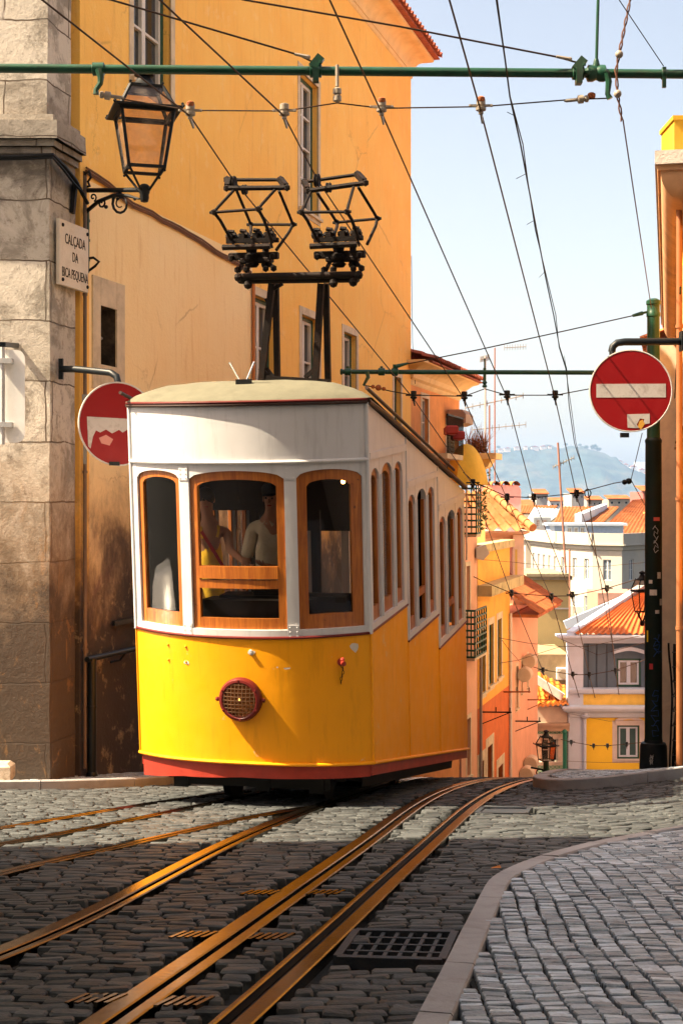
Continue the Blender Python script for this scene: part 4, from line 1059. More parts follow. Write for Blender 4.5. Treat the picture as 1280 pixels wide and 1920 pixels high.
# string of old cables along the wall
def strand(pts, r_, n=6, wob=.0):
    out = []
    for i in range(len(pts) - 1):
        a, b = Vector(pts[i]), Vector(pts[i + 1]); k = max(2, int((b - a).length / .25))
        for j in range(k):
            p = a.lerp(b, j / k); out.append(p + Vector((0, 0, wob * noise.noise(p * 2.1))))
    out.append(Vector(pts[-1])); return out
m = MB()
for dz, r_ in ((0, .018), (.035, .012), (-.028, .010)):
    m.tube(strand([WP(wu(x)[0], wz(x, y) + dz, .03) for x, y in ((158, 322), (200, 348), (245, 385), (300, 412), (350, 440), (400, 470), (445, 498), (468, 515))], r_, wob=.04), r_, 6)
m.build('wall_cable_bundle', pm('cable_sheath_brown', (.16, .07, .03), .7), smooth=True, label='sagging bundle of old cables fixed across the orange wall above the pale patch', cat='cables')
m = MB(); m.tube([WP(wu(471)[0], wz(471, 515), .04), WP(wu(471)[0], -1.5, .04)], .025, 8); recentre(m.build('wall_pipe', pm('rusty_pipe', (.45, .16, .05), .6), label='thin rust orange pipe running down the orange wall beside the windows', cat='pipe'))
for px, up_t, lo, r_, mt, lab in ((152.5, 330, 1440, .022, pm('grey_conduit', (.16, .11, .08), .6, stain=(.4, .25, .12), samt=.5), 'thin grey conduit running down the stone corner to the pavement'), (158, 390, 512, .018, pm('green_conduit', (.10, .13, .10), .6), 'short green pipe hanging below the ornate lamp bracket')):
    u = wu(px)[0]; m = MB(); m.tube([WP(u, wz(px, up_t), .05), WP(u, wz(px, (up_t + lo) / 2), .05), WP(u, wz(px, lo), .05)], r_, 8)
    for q in (.2, .5, .8): m.lathe([(r_ + .008, -.015), (r_ + .008, .015)], WP(u, wz(px, up_t + (lo - up_t) * q), .05), (0, 0, 1), 8)
    recentre(m.build('conduit', mt, label=lab, cat='pipe'))
# hooked iron brackets
m = MB(); u = wu(158)[0]; z0 = wz(158, 505)
m.tube([WP(u, z0 + .12, 0), WP(u, z0 + .13, .12), WP(u, z0 + .08, .19), WP(u, z0 + .03, .14), WP(u, z0 - .02, .06), WP(u, z0 - .03, 0)], .016, 8); recentre(m.build('wall_hook', M_black, label='small curled black iron hook on the wall above the hatch', cat='hook'))

# ---- stone corner building at far left
def stonemat():
    m, n, l, b = newmat('old_stone_blocks'); v = coords(n, l)
    sx = n.new('ShaderNodeSeparateXYZ'); l.new(v, sx.inputs[0]); ad = n.new('ShaderNodeMath'); ad.operation = 'SUBTRACT'; l.new(sx.outputs[0], ad.inputs[0]); l.new(sx.outputs[1], ad.inputs[1])
    cx = n.new('ShaderNodeCombineXYZ'); l.new(ad.outputs[0], cx.inputs[0]); l.new(sx.outputs[2], cx.inputs[1])
    wv = n.new('ShaderNodeMix'); wv.data_type = 'VECTOR'; wv.inputs[0].default_value = .07
    nv = n.new('ShaderNodeTexNoise'); nv.inputs['Scale'].default_value = 3; l.new(v, nv.inputs['Vector']); l.new(cx.outputs[0], wv.inputs[4]); l.new(nv.outputs['Color'], wv.inputs[5])
    br = n.new('ShaderNodeTexBrick'); l.new(wv.outputs[1], br.inputs['Vector']); br.inputs['Scale'].default_value = 1; br.inputs['Brick Width'].default_value = .98; br.inputs['Row Height'].default_value = .62
    br.inputs['Mortar Size'].default_value = .009; br.inputs['Mortar Smooth'].default_value = .4; br.inputs['Color1'].default_value = (.62, .56, .47, 1); br.inputs['Color2'].default_value = (.46, .41, .34, 1); br.inputs['Mortar'].default_value = (.12, .08, .05, 1)
    c = br.outputs[0]; f = nz(n, l, v, 1.6, 9, .72, .5)
    c = mixc(n, l, mul(n, l, ramp(n, l, f, .47, .57), .75), c, (.21, .18, .14))
    c = mixc(n, l, mul(n, l, ramp(n, l, nz(n, l, coords(n, l, (1, 1, .5)), 2.3, 9, .75, 1.2), .56, .66), .6), c, (.60, .53, .47))
    sp = ramp(n, l, nz(n, l, v, 10, 8, .8), .54, .64); c = mixc(n, l, mul(n, l, sp, .6), c, (.13, .09, .06))
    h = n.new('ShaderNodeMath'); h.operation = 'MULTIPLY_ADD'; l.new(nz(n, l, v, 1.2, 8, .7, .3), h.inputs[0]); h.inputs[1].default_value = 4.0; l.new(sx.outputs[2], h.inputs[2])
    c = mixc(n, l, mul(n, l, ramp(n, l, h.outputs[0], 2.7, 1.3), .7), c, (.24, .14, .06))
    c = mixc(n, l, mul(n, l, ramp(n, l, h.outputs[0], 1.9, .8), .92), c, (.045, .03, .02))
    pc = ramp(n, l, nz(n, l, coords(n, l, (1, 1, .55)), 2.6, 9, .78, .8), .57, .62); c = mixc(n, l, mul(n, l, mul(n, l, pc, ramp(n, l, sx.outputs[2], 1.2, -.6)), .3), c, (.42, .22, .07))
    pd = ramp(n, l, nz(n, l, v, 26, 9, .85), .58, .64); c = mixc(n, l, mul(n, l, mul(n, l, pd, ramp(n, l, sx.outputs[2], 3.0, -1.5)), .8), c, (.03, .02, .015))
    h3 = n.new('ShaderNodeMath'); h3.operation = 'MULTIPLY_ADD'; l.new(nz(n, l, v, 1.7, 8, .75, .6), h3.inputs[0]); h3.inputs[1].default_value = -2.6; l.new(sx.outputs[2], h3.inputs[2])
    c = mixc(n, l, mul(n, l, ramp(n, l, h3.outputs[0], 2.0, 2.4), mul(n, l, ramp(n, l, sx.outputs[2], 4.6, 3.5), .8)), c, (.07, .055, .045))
    l.new(c, b.inputs['Base Color']); b.inputs['Roughness'].default_value = .88
    b1 = bump(n, l, b, br.outputs['Fac'], .9, .03); b1.invert = True
    b2 = n.new('ShaderNodeBump'); b2.inputs['Strength'].default_value = .8; b2.inputs['Distance'].default_value = .03; l.new(nz(n, l, v, 9, 9, .75), b2.inputs['Height']); l.new(b2.outputs[0], b1.inputs['Normal'])
    return m
M_stone = stonemat()
uC = wu(86)[0]; uQ = wu(141)[0]; PC = WP(uC, 0, .05); 
SB = thing('stone_building', 'weathered stone block building with a jutting ledge at the far left corner', 'building', (PC.x, PC.y, 0))
def rings(mb, off, z0, z1, jit=0, lx=-9, seg=10):
    c0 = WP(uQ, 0, off + .0); c1 = Vector((PC.x + off * .75, PC.y - off, 0)); c2 = Vector((lx, PC.y - off, 0)); c3 = Vector((lx, PC.y + 9, 0)); c4 = WP(uQ, 0, -7)
    ps = [c0] + [c0.lerp(c1, i / 4) for i in range(1, 5)] + [c1.lerp(c2, i / 12) for i in range(1, 13)] + [c3, c4]
    rows = []
    for j in range(seg + 1):
        z = z0 + (z1 - z0) * j / seg; rows.append([(p.x + jit * noise.noise(Vector((p.x * 3, p.y * 3, z * 2.3))), p.y + jit * noise.noise(Vector((p.x * 3 + 9, p.y * 3, z * 2.3))), z) for p in ps] )
        rows[-1].append(rows[-1][0])
    mb.grid(rows); k = len(mb.v) - len(rows[0]); mb.f.append(tuple(range(k, k + len(ps))))
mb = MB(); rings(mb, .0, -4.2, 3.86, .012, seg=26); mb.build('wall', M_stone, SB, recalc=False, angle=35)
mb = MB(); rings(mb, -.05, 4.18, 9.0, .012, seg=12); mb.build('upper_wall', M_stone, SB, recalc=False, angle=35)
mb = MB()
for o, a, b in ((.04, 3.80, 3.87), (.09, 3.87, 3.94), (.15, 3.94, 4.14), (.08, 4.14, 4.22)): rings(mb, o, a, b, .02, seg=2)
mb.build('ledge', M_stone, SB, recalc=False, angle=30)
mb = MB(); mb.tube(strand([(-5, PC.y - .1, 3.78), (-3.9, PC.y - .1, 3.76), (PC.x + .05, PC.y - .08, 3.77), WP(wu(125)[0], 3.62, .12), WP(wu(150)[0], 3.42, .1)], .02, wob=.03), .022, 6); mb.tube(strand([(-5, PC.y - .1, 3.73), (PC.x + .05, PC.y - .08, 3.74), WP(wu(140)[0], 3.5, .12)], .02, wob=.03), .015, 6)
mb.build('ledge_cable', M_black, label='black cables draped round the stone corner under the ledge', cat='cables')
mb = MB(); p = WP(wu(132)[0], 3.6, .06); mb.bar(p, p + Vector((-.03, 0, -.34)), .10, .05); recentre(mb.build('rain_pipe_stub', M_black, smooth=False, label='short black iron stub slanting out below the stone ledge', cat='pipe'))
# marble street name plate
ua, ub = wu(94)[0], wu(148.5)[0]; zt, zb = wz(94, 410), wz(94, 533)
SG = thing('street_sign', 'marble street name plate reading Calçada da Bica Pequena on the stone corner', 'street sign', WP(ua, zb, .06))
mb = MB(); mb.prism([WP(ua, zb, .075), WP(ub, zb, .075), WP(ub, zt, .075), WP(ua, zt, .075)], WN * .045); mb.build('plate', pm('marble', (.66, .56, .43), .5, var=.06, stain=(.4, .28, .16), samt=.35, ss=6), SG, smooth=False)
def text(s_, size, par, M, mat, name='lettering', sx=1.0):
    c = bpy.data.curves.new('t', 'FONT'); c.body = s_; c.size = size; c.align_x = 'CENTER'; c.align_y = 'CENTER'; c.extrude = .0015; c.resolution_u = 3
    o = bpy.data.objects.new('t', c); COL.objects.link(o); dg = bpy.context.evaluated_depsgraph_get(); me = bpy.data.meshes.new_from_object(o.evaluated_get(dg)); bpy.data.objects.remove(o)
    me.transform(Matrix.Diagonal((sx, 1, 1, 1))); me.transform(M)
    if par is not None: me.transform(WM[par.name].inverted())
    me.materials.clear(); me.materials.append(mat); o = bpy.data.objects.new(name, me); COL.objects.link(o)
    if par is not None: o.parent = par
    WM[o.name] = WM[par.name].copy() if par is not None else Matrix(); return o
BW = Matrix((WD, Vector((0, 0, 1)), WN)).transposed().to_4x4()
M_ink = pm('engraved_black', (.03, .02, .015), .8, bmp=0)
for s_, f_, sz_ in (('CALÇADA', .72, .165), ('DA', .47, .155), ('BICA PEQUENA', .20, .155)):
    Mx = BW.copy(); Mx.translation = WP((ua + ub) / 2 + .02, zb + (zt - zb) * f_, .1225); text(s_, sz_, SG, Mx, M_ink, sx=.66 if len(s_) < 10 else .60)
mb = MB()
for u_ in (ua + .07, ub - .03):
    for z_ in (zb + .06, zt - .06): mb = MB(); mb.lathe([(.022, 0), (.022, .012), (.012, .02), (0, .022)], WP(u_, z_, .118), WN, 10); mb.build('bolt', M_black, SG)

# ---- right-hand building
M_rwall = pm('ochre_wall', (.88, .42, .08), .85, var=.2, vs=1.5, bmp=.4, bsc=25, stain=(.30, .16, .08), samt=.7, ss=1.5, sz=.3)
M_rlow = pm('grey_base_render', (.26, .20, .15), .9, var=.2, vs=3, bmp=.6, bsc=30, stain=(.10, .07, .05), samt=.6, ss=2)
RO = Vector((3.86, 16, 0)); RD = Vector((.2233, .9748, 0)); RN = Vector((-.9748, .2233, 0))
RB = thing('ochre_house', 'narrow view of the ochre house with deep eave at the right edge', 'house', (RO.x, RO.y, 0))
hs = [(2.0, 3.0, 1.0, 2.8), (5, 6, 1.0, 2.8), (8, 9, 1.0, 2.8), (11, 12, 1.0, 2.8)]
mb = MB(); facade(mb, RO, RD, RN, 0, 14.3, -1.2, 3.62, hs, .2, 8); mb.build('wall', M_rwall, RB, smooth=False, recalc=True)
mb = MB(); facade(mb, RO, RD, RN, -.01, 14.3, -9, -1.2, [], .2, 8); mb.build('base_wall', M_rlow, RB, smooth=False)
for h in hs: window(RB, RO, RD, RN, *h, rev=.17, style=(2, 3), surround=.12, outer=M_fgrn)
M_eave = pm('eave_render', (.66, .36, .18), .9, var=.15, vs=2, bmp=.4, bsc=20, stain=(.2, .1, .06), samt=.5)
mb = MB(); pr = [(0, 3.27), (.03, 3.32)] + [(.03 + .24 * math.sin(t), 3.64 - .30 * math.cos(t)) for t in [i * math.pi / 16 for i in range(9)]] + [(.30, 3.64), (.31, 3.70)]
cornice(mb, RO, RD, RN, -.0, 14.3, pr, ret=3); mb.build('cornice', M_eave, RB, angle=30)
mb = MB(); mb.prism([RO + RD * -.35 + RN * .33 + Vector((0, 0, 3.70)), RO + RD * 14.6 + RN * .33 + Vector((0, 0, 3.70)), RO + RD * 14.6 - RN * 5 + Vector((0, 0, 3.70)), RO + RD * -.35 - RN * 5 + Vector((0, 0, 3.70))], (0, 0, .15)); mb.build('eave_slab', pm('eave_top_render', (.55, .48, .42), .9, bmp=.8, bsc=30, stain=(.2, .16, .12), samt=.6, ss=5), RB, smooth=False)
mb = MB(); q = Vector((4.36, 17.6, 0)); mb.box((q.x, q.y, 4.2), (.66, .7, .8)); mb.box((q.x, q.y, 4.62), (.70, .74, .05)); mb.build('chimney', pm('yellow_chimney', (.60, .34, .02), .8, stain=(.3, .2, .1), samt=.4), RB, smooth=False)
# pipes and cables on its wall
mb = MB(); mb.tube([RO + RD * .5 + RN * .06 + Vector((0, 0, 3.4)), RO + RD * .5 + RN * .06 + Vector((0, 0, -3.1))], .035, 10)
for z in (2, 0, -1.5): mb.lathe([(.045, -.02), (.045, .02)], RO + RD * .5 + RN * .06 + Vector((0, 0, z)), (0, 0, 1), 10)
recentre(mb.build('downpipe', pm('brown_downpipe', (.30, .12, .05), .6, stain=(.1, .05, .03), samt=.5), label='brown rainwater pipe down the ochre wall at the right edge', cat='downpipe'))
mb = MB(); 
for k, (r_, o_) in enumerate(((.022, .10), (.014, .15), (.012, .07))):
    mb.tube([RO + RD * (2.6 + .2 * k + .25 * noise.noise(Vector((z * .9, k, 0)))) + RN * (o_ + .05 * noise.noise(Vector((z * 1.3, k * 5, 2)))) + Vector((0, 0, z)) for z in [-1.9 - i * .08 for i in range(22)]], r_, 6)
for i in range(9): z = -1.95 - i * .19; mb.tube([RO + RD * 2.2 + RN * .05 + Vector((0, 0, z)), RO + RD * 2.5 + RN * .13 + Vector((0, 0, z - .05)), RO + RD * 3.2 + RN * .05 + Vector((0, 0, z + .01))], .008, 5)
mb.build('hanging_cables', M_black, label='loose black cables tied down the grey wall right of the green pole', cat='cables')
mb = MB(); mb.tube(strand([RO + RD * q + RN * .05 + Vector((0, 0, z)) for q, z in ((.2, 2.4), (3, 2.1), (8, 2.2), (14, 2.1))], .012, wob=.08), .012, 5); mb.build('eave_cable', M_black, label='thin black cable along the ochre wall under its eave', cat='cable')
for i, (O2, D2, L2, zt, c_, lab, e2) in enumerate((((6.75, 30.2), (.229, .973), 14, 3.4, (.75, .62, .45), 'cream house beyond the ochre one, mostly hidden by the green pole', .2), ((9.85, 44.5), (.24, .97), 14, -.5, (.7, .45, .38), 'pinkish house further down on the right, behind the green pole', .1))):
    O2 = Vector((O2[0], O2[1], 0)); D2 = Vector((D2[0], D2[1], 0)).normalized(); N2 = Vector((-D2.y, D2.x, 0)); t = thing('row_house', lab, 'house', O2)
    hs = [(u, u + .9, z, z + 1.6) for u in (1.5, 4.5, 7.5, 10.5) for z in (zt - 2.6, zt - 5.8, zt - 9)]
    mb = MB(); facade(mb, O2, D2, N2, 0, L2, -19, zt, hs, .15, 7); mb.build('wall', pm('row_wall_%s' % 'ab'[i], c_, .85, stain=(.3, .2, .15), samt=.4), t, smooth=False)
    for h in hs: window(t, O2, D2, N2, *h, rev=.12, style=(2, 2), surround=.1, outer=M_fgrn)
    mb = MB(); A_ = O2 + N2 * .4; tile_roof(mb, A_ + Vector((0, 0, zt)), A_ + D2 * L2 + Vector((0, 0, zt)), O2 + D2 * L2 - N2 * 3.5 + Vector((0, 0, zt + 1.5)), O2 - N2 * 3.5 + Vector((0, 0, zt + 1.5)), .3, .5, .05, 4); mb.build('roof', M_tile, t, angle=50, recalc=False)
# ---- unseen houses around the viewpoint: heights and tones set for shade, bounce and reflections
def block(name, x0, x1, y0, y1, z0, z1, col, lab, floors=3, face=None):
    t = thing(name, lab, 'building', ((x0 + x1) / 2, (y0 + y1) / 2, z0)); m = MB(); m.box(((x0 + x1) / 2, (y0 + y1) / 2, (z0 + z1) / 2), (x1 - x0, y1 - y0, z1 - z0)); m.build('wall', pm(lab[:12] + '_render', col, .85, stain=tuple(c * .6 for c in col), samt=.4), t, smooth=False)
    m = MB(); m.box(((x0 + x1) / 2, (y0 + y1) / 2, z1 + .15), (x1 - x0 + .5, y1 - y0 + .5, .3)); m.build('cornice', M_corn, t, smooth=False)
    for side_, (nx, ny) in {'e': (1, 0), 'w': (-1, 0), 'n': (0, 1)}.items():
        if face and side_ not in face: continue
        L = (y1 - y0) if nx else (x1 - x0); k = int(L / 2.6)
        for i in range(k):
            for f_ in range(floors):
                q = -L / 2 + (i + .5) * L / k; cx_ = (x0 + x1) / 2 if not nx else (x1 if nx > 0 else x0); cy_ = (y0 + y1) / 2 if not ny else y1
                px_, py_ = (cx_ + (0 if nx else q), cy_ + (q if nx else 0)); z = z0 + 2 + f_ * 3.2
                w2 = MB(); w2.box((px_ + nx * .0, py_ + ny * .0, z + .8), (.12 if nx else 1.0, 1.0 if nx else .12, 1.7)); fr = w2.build('window', M_fwht, t, smooth=False)
                w2 = MB(); w2.box((px_ + nx * .03, py_ + ny * .03, z + .8), (.08 if nx else .84, .84 if nx else .08, 1.5)); w2.build('pane', M_pane, fr, smooth=False)
block('unseen_building', -6.5, -3.15, -18, 9.15, -2.2, 17, (.26, .28, .30), 'grey building left of the viewpoint, shading the foreground cobbles', 3, 'e')
block('unseen_building', 4.7, 13, -18, 9.0, -2.2, 16, (.66, .60, .52), 'tall sandy building to the right of the viewpoint', 3, 'w')
block('unseen_building', -9, 10, -34, -22, -2, 15, (.30, .32, .34), 'grey building closing the street behind the viewpoint', 3, 'n')

# ------------------------------------------------------------------ street furniture
M_green = pm('mast_green', (.010, .060, .032), .38, var=.2, vs=5, bmp=.2, bsc=60, coat=.3, stain=(.05, .035, .02), samt=.35, ss=8)
M_dkgreen = pm('dark_pole_green', (.004, .014, .011), .45, var=.3, vs=4, bmp=.2, spec=.25, stain=(.015, .012, .012), samt=.6, ss=4)
M_wire = pm('overhead_wire', (.05, .028, .018), .55, metal=.4, bmp=0)
M_porc = pm('porcelain', (.30, .26, .21), .4, stain=(.25, .12, .06), samt=.5, ss=20)
M_rust = pm('rusty_fitting', (.34, .10, .03), .7, bmp=.5, stain=(.12, .04, .02), samt=.6, ss=30)
M_sred = pm('sign_red', (.27, .002, .004), .45, var=.06, coat=0, spec=.3, stain=(.30, .02, .02), samt=.4, ss=3)
M_swht = pm('sign_white', (.55, .50, .46), .5, var=.08, stain=(.22, .16, .12), samt=.6, ss=9)
M_srim = pm('sign_rim', (.62, .58, .54), .4)
M_sback = pm('sign_back_grey', (.42, .42, .42), .5, metal=.3)
M_arm = pm('bracket_black', (.006, .010, .013), .45, spec=.3)

def no_entry(name, lab, c, r, nrm, band_mat, band_patch=None):
    nrm = Vector(nrm).normalized(); x = Vector((0, 0, 1)).cross(nrm).normalized(); z = Vector((0, 0, 1)); t = thing(name, lab, 'traffic sign', c)
    m = MB(); m.lathe([(r - .012, .0), (r, .004), (r, .022), (r - .010, .024), (r - .014, .018), (0, .018)], c, nrm, 56); m.build('rim', M_srim, t)
    m = MB(); m.lathe([(r - .016, .0185), (r - .017, .021), (0, .021)], c, nrm, 56); m.build('disc', M_sred, t)
    m = MB(); m.lathe([(0, -.001), (r - .02, -.001), (r - .02, -.004), (0, -.004)], c, nrm, 40); m.build('back', M_sback, t)
    def bar_(x0, x1, z0, z1, o=.0225): 
        return [Vector(c) + x * a + z * b + nrm * o for a, b in ((x0, z0), (x1, z0), (x1, z1), (x0, z1))]
    return t, bar_, x, nrm
# right sign
c = P(1181, 733, 15.7); r = 77.5 / F * 15.7; s_ = 15.7 / F
t, bar_, sx_, sn_ = no_entry('no_entry_sign', 'whole round red no entry sign with a clean white bar, before the green pole', c, r, (-.04, -1, 0), None)
m = MB(); m.prism(bar_(-64 * s_, 65 * s_, -12.5 * s_, 13 * s_), Vector(sn_) * .001); m.build('white_bar', M_swht, t, smooth=False)
m = MB()
k = lambda a, b: c + sx_ * ((a - 1181) * s_) + Vector((0, 0, (733 - b) * s_)) + sn_ * .0225
m.prism([k(1174, 777), k(1216, 776), k(1216, 794), k(1204, 796), k(1206, 786), k(1198, 785), k(1192, 796), k(1196, 803), k(1175, 802)], sn_ * .001); m.build('torn_sticker', M_swht, t, smooth=False)
m = MB(); m.prism([k(1194, 800), k(1197, 790), k(1203, 787), k(1207, 795), k(1200, 806)], sn_ * .0015); m.build('sticker_scrap', pm('sticker_yellow', (.7, .35, .05), .6), t, smooth=False)
m = MB(); m.tube([P(1146, 660, 15.9), P(1148, 650, 15.9), P(1156, 643, 15.9), P(1170, 641, 15.9), P(1210, 641, 15.95), P(1277, 640, 16.05)], .042, 10); m.tube([P(1146, 660, 15.85), P(1150, 700, 15.8)], .03, 8)
m.build('bracket', M_arm, t); m = MB(); m.box(P(1277, 640, 16.05), (.03, .16, .22)); m.build('wall_plate', M_arm, t); m = MB(); m.box(P(1170, 816, 15.72), (.09, .06, .05)); m.build('bracket_end', M_arm, t)
# left sign
c = P(221, 795, 15.3); r = 79 / F * 15.3; s_ = 15.3 / F
t, bar_, sx_, sn_ = no_entry('no_entry_sign', 'round no entry sign with a torn, peeling white bar, half hidden behind the tram', c, r, (.52, -.85, 0), None)
k = lambda a, b, o=.0225: c + sx_ * ((a - 221) * s_ / .85) + Vector((0, 0, (795 - b) * s_)) + sn_ * o
m = MB(); m.prism([k(168, 783), k(275, 786), k(275, 812), k(250, 813), k(246, 808), k(238, 804), k(228, 811), k(222, 806), k(210, 813), k(200, 806), k(190, 812), k(183, 808), k(178, 820), k(174, 842), k(170, 838)], sn_ * .001); m.build('white_bar', M_swht, t, smooth=False)
m = MB(); m.prism([k(188, 822), k(200, 816), k(212, 824), k(206, 836), k(192, 832)], sn_ * .001); m.build('sticker_scrap', pm('sticker_pink', (.60, .25, .2), .6), t, smooth=False)
m = MB(); m.prism([k(205, 866), k(222, 866), k(222, 873), k(205, 873)], sn_ * .02)
a = PC + Vector((.05, 0, 0)); q = P(115, 692, 15.86)
m.box(q, (.05, .05, .23)); m.tube([q, P(140, 692, 15.75), P(190, 697, 15.5), P(208, 699, 15.42), P(219, 706, 15.38), P(222, 718, 15.36), P(222, 760, 15.36)], .038, 10); m.build('bracket', M_arm, t)
# small edge-on sign on the wall behind it
m = MB(); q = P(160, 770, 15.8); m.box(q, (.06, .04, .36)); m.tube([P(160, 790, 15.8), P(160, 870, 15.85)], .02, 8); recentre(m.build('pole_fitting', M_fgry, label='grey box fitting on a short black pipe, behind the left red sign', cat='fitting'))
# the back of a white panel at the left edge
t = thing('traffic_panel', 'white rounded traffic panel seen from behind at the left edge, below a black bracket', 'traffic sign', P(14, 835, 14.6))
m = MB(); Y = 14.6; x0, x1, z0, z1 = P(-70, 0, Y).x, P(47, 0, Y).x, P(0, 830, Y).z, P(0, 656, Y).z; rr = .09; pl = []
for cx_, cz_, a0 in ((x1 - rr, z1 - rr, 0), (x0 + rr, z1 - rr, 90), (x0 + rr, z0 + rr, 180), (x1 - rr, z0 + rr, 270)):
    for q in range(7): a = R(a0 + q * 15); pl.append((cx_ + rr * math.cos(a), Y, cz_ + rr * math.sin(a)))
m.prism(pl, (0, .012, 0)); m.build('panel', pm('panel_white', (.80, .79, .76), .4, stain=(.5, .42, .3), samt=.2), t, angle=30)
m = MB(); q = P(8, 0, Y)
m.tube([(q.x, Y - .06, z0 - .02), (q.x, Y - .06, z1 + .02)], .026, 8)
for zz in (z0 + .18, z1 - .12): m.box((q.x + .02, Y - .05, zz), (.16, .09, .05)); m.ball((q.x + .09, Y - .05, zz), .02, 6)
m.build('clamp', M_sback, t)
m = MB(); m.bar((q.x, Y - .06, z1 + .05), P(32, 648, 15.75), .06, .05); m.box(P(16, 649, 15.78), (.22, .03, .14)); m.build('bracket', M_arm, t, smooth=False)

# a white car parked up the side street (seen only as a reflection in the tram's glass)
cy_, cx0 = 13.3, -6.3; gz_ = H(cx0, cy_); CR = thing('parked_car', 'white hatchback parked in the side street, mirrored in the tram glass', 'car', (cx0, cy_, gz_))
prof_c = [(-2.0, .35), (-2.05, .75), (-1.95, .98), (-1.1, 1.08), (-.55, 1.48), (.9, 1.52), (1.6, 1.12), (1.95, 1.0), (2.0, .35)]
rows = []
for yv, ins, dz in ((-.86, .06, 0), (-.8, 0, 0), (-.62, 0, .03), (.62, 0, .03), (.8, 0, 0), (.86, .06, 0)): rows.append([(cx0 + x * (1 - ins * .3), cy_ + yv * (1 - max(0, z - 1) * .28), gz_ + z + (dz if z > 1 else 0)) for x, z in prof_c])
m = MB(); m.grid(rows); k0 = len(prof_c); m.f += [tuple(range(k0)), tuple(5 * k0 + i for i in reversed(range(k0)))]; m.build('body', pm('car_white', (.78, .78, .78), .25, coat=.6), CR, angle=35)
m = MB()
for sg in (-1, 1): m.prism([(cx0 + x, cy_ + sg * (.80 - .1), gz_ + z) for x, z in ((-.95, 1.1), (-.5, 1.42), (.85, 1.46), (1.35, 1.12))], (0, sg * .125, 0))
m.build('side_window', M_pane, CR, smooth=False)
for x in (-1.3, 1.3):
    for sg in (-1, 1): m = MB(); m.lathe([(.1, 0), (.3, .0), (.32, .04), (.32, .16), (.3, .2), (.1, .2)], (cx0 + x, cy_ + sg * .8 - .1, gz_ + .32), (0, 1, 0), 20); m.build('wheel', M_black, CR)
for sg in (-1, 1): m = MB(); m.ball((cx0 + 1.96, cy_ + sg * .6, gz_ + .8), .13, 10, (.4, 1.2, .8)); m.build('headlight', M_porc, CR)
# lantern builder -------------------------------------------------
M_lglass = glass_mat('lantern_glass', (.92, .80, .72), .10, .22)
def lantern(par, c, wb, wt, hb, hr, M=None, ang=0.3):
    """four tapering panes from base c (width wb) up to the eave (width wt), glazed pyramid roof and finial"""
    c = Vector(c); Rz = Matrix.Rotation(ang, 3, 'Z')
    def q(w_, z): return [c + Rz @ Vector((sx * w_ / 2, sy * w_ / 2, z)) for sx, sy in ((-1, -1), (1, -1), (1, 1), (-1, 1))]
    b_, t_, e_, r_ = q(wb, 0), q(wt, hb), q(wt * 1.28, hb + .02), q(wt * .62, hb + hr); e2 = q(wt * 1.02, hb + .04); s = wt * .045
    m = MB()
    for i in range(4):
        j = (i + 1) % 4
        m.bar(b_[i], t_[i], s * 1.3); m.bar(b_[i], b_[j], s * 1.3); m.bar(t_[i], t_[j], s * 1.6); m.bar(e2[i], r_[i], s * 1.2); m.bar(r_[i], r_[j], s * 1.3)
        m.add([t_[i], t_[j], e_[j], e_[i]], [(0, 1, 2, 3)]); m.add([e2[i], e2[j], e_[j] , e_[i]], [(0, 1, 2, 3)])
        m.bar(e_[i], e_[j], s * .8); m.bar(e_[i], e_[i] + Vector((0, 0, .001)) + (e_[i] - c).normalized() * s, s)
        m.ball(e_[i] + Vector((0, 0, s * 1.2)), s * .7, 6); m.ball(r_[i] + Vector((0, 0, s * 1.3)), s * .7, 6); m.ball(b_[i] - Vector((0, 0, s * 1.4)), s * .7, 6)
    fr = m.build('lantern_frame', M_black, par, smooth=False)
    m = MB()
    for i in range(4):
        j = (i + 1) % 4; m.add([b_[i], b_[j], t_[j], t_[i]], [(0, 1, 2, 3)])
    m.build('pane', M_lglass, fr, smooth=False)
    m = MB()
    for i in range(4): j = (i + 1) % 4; m.add([e2[i], e2[j], r_[j], r_[i]], [(0, 1, 2, 3)])
    m.build('roof_pane', M_lglass, fr, smooth=False)
    m = MB(); m.lathe([(wt * .36, 0), (wt * .34, .02), (wt * .22, .05), (wt * .16, .10), (wt * .12, .13), (wt * .2, .15), (wt * .2, .18), (wt * .1, .20), (0, .22)], c + Vector((0, 0, hb + hr)), (0, 0, 1), 16); m.build('finial', M_black, par)
    return b_
LY = 15.55; L = thing('wall_lamp', 'ornate black wall lantern on a scrolled bracket above the street name plate', 'street lamp', P(158, 356, LY + .35))
s_ = LY / F; base = P(271, 318, LY); hb = (318 - 215) * s_
bs = lantern(L, base, 66 * s_, 112 * s_ * .86, hb, (215 - 168) * s_, ang=.28)
m = MB(); hub = P(271, 356, LY)
for q in bs: m.tube([q, q.lerp(hub, .35) + Vector((0, 0, -.03)), q.lerp(hub, .75) + Vector((0, 0, -.06)), hub + Vector((0, 0, .03))], .014, 6)
m.lathe([(.0, -.14), (.04, -.13), (.052, -.09), (.05, -.05), (.06, -.03), (.06, .04), (.035, .06), (.0, .07)], hub, (0, 0, 1), 14); m.build('lamp_holder', M_black, L)
m = MB(); w0 = WP(wu(158)[0], wz(158, 357), .0); m.tube([w0, hub], .026, 8); 
d_ = (hub - w0); dl = d_.length; dh = d_.normalized()
def bp(a, z): return w0 + dh * (a * dl) + Vector((0, 0, z))
m.bar(w0 + Vector((0, 0, .22)), w0 + Vector((0, 0, -.28)), .05, .03, dh)
m.tube([bp(.02, -.26), bp(.25, -.13), bp(.5, -.06), bp(.72, -.06), bp(.92, -.10)], [.024, .024, .022, .02, .012], 7)
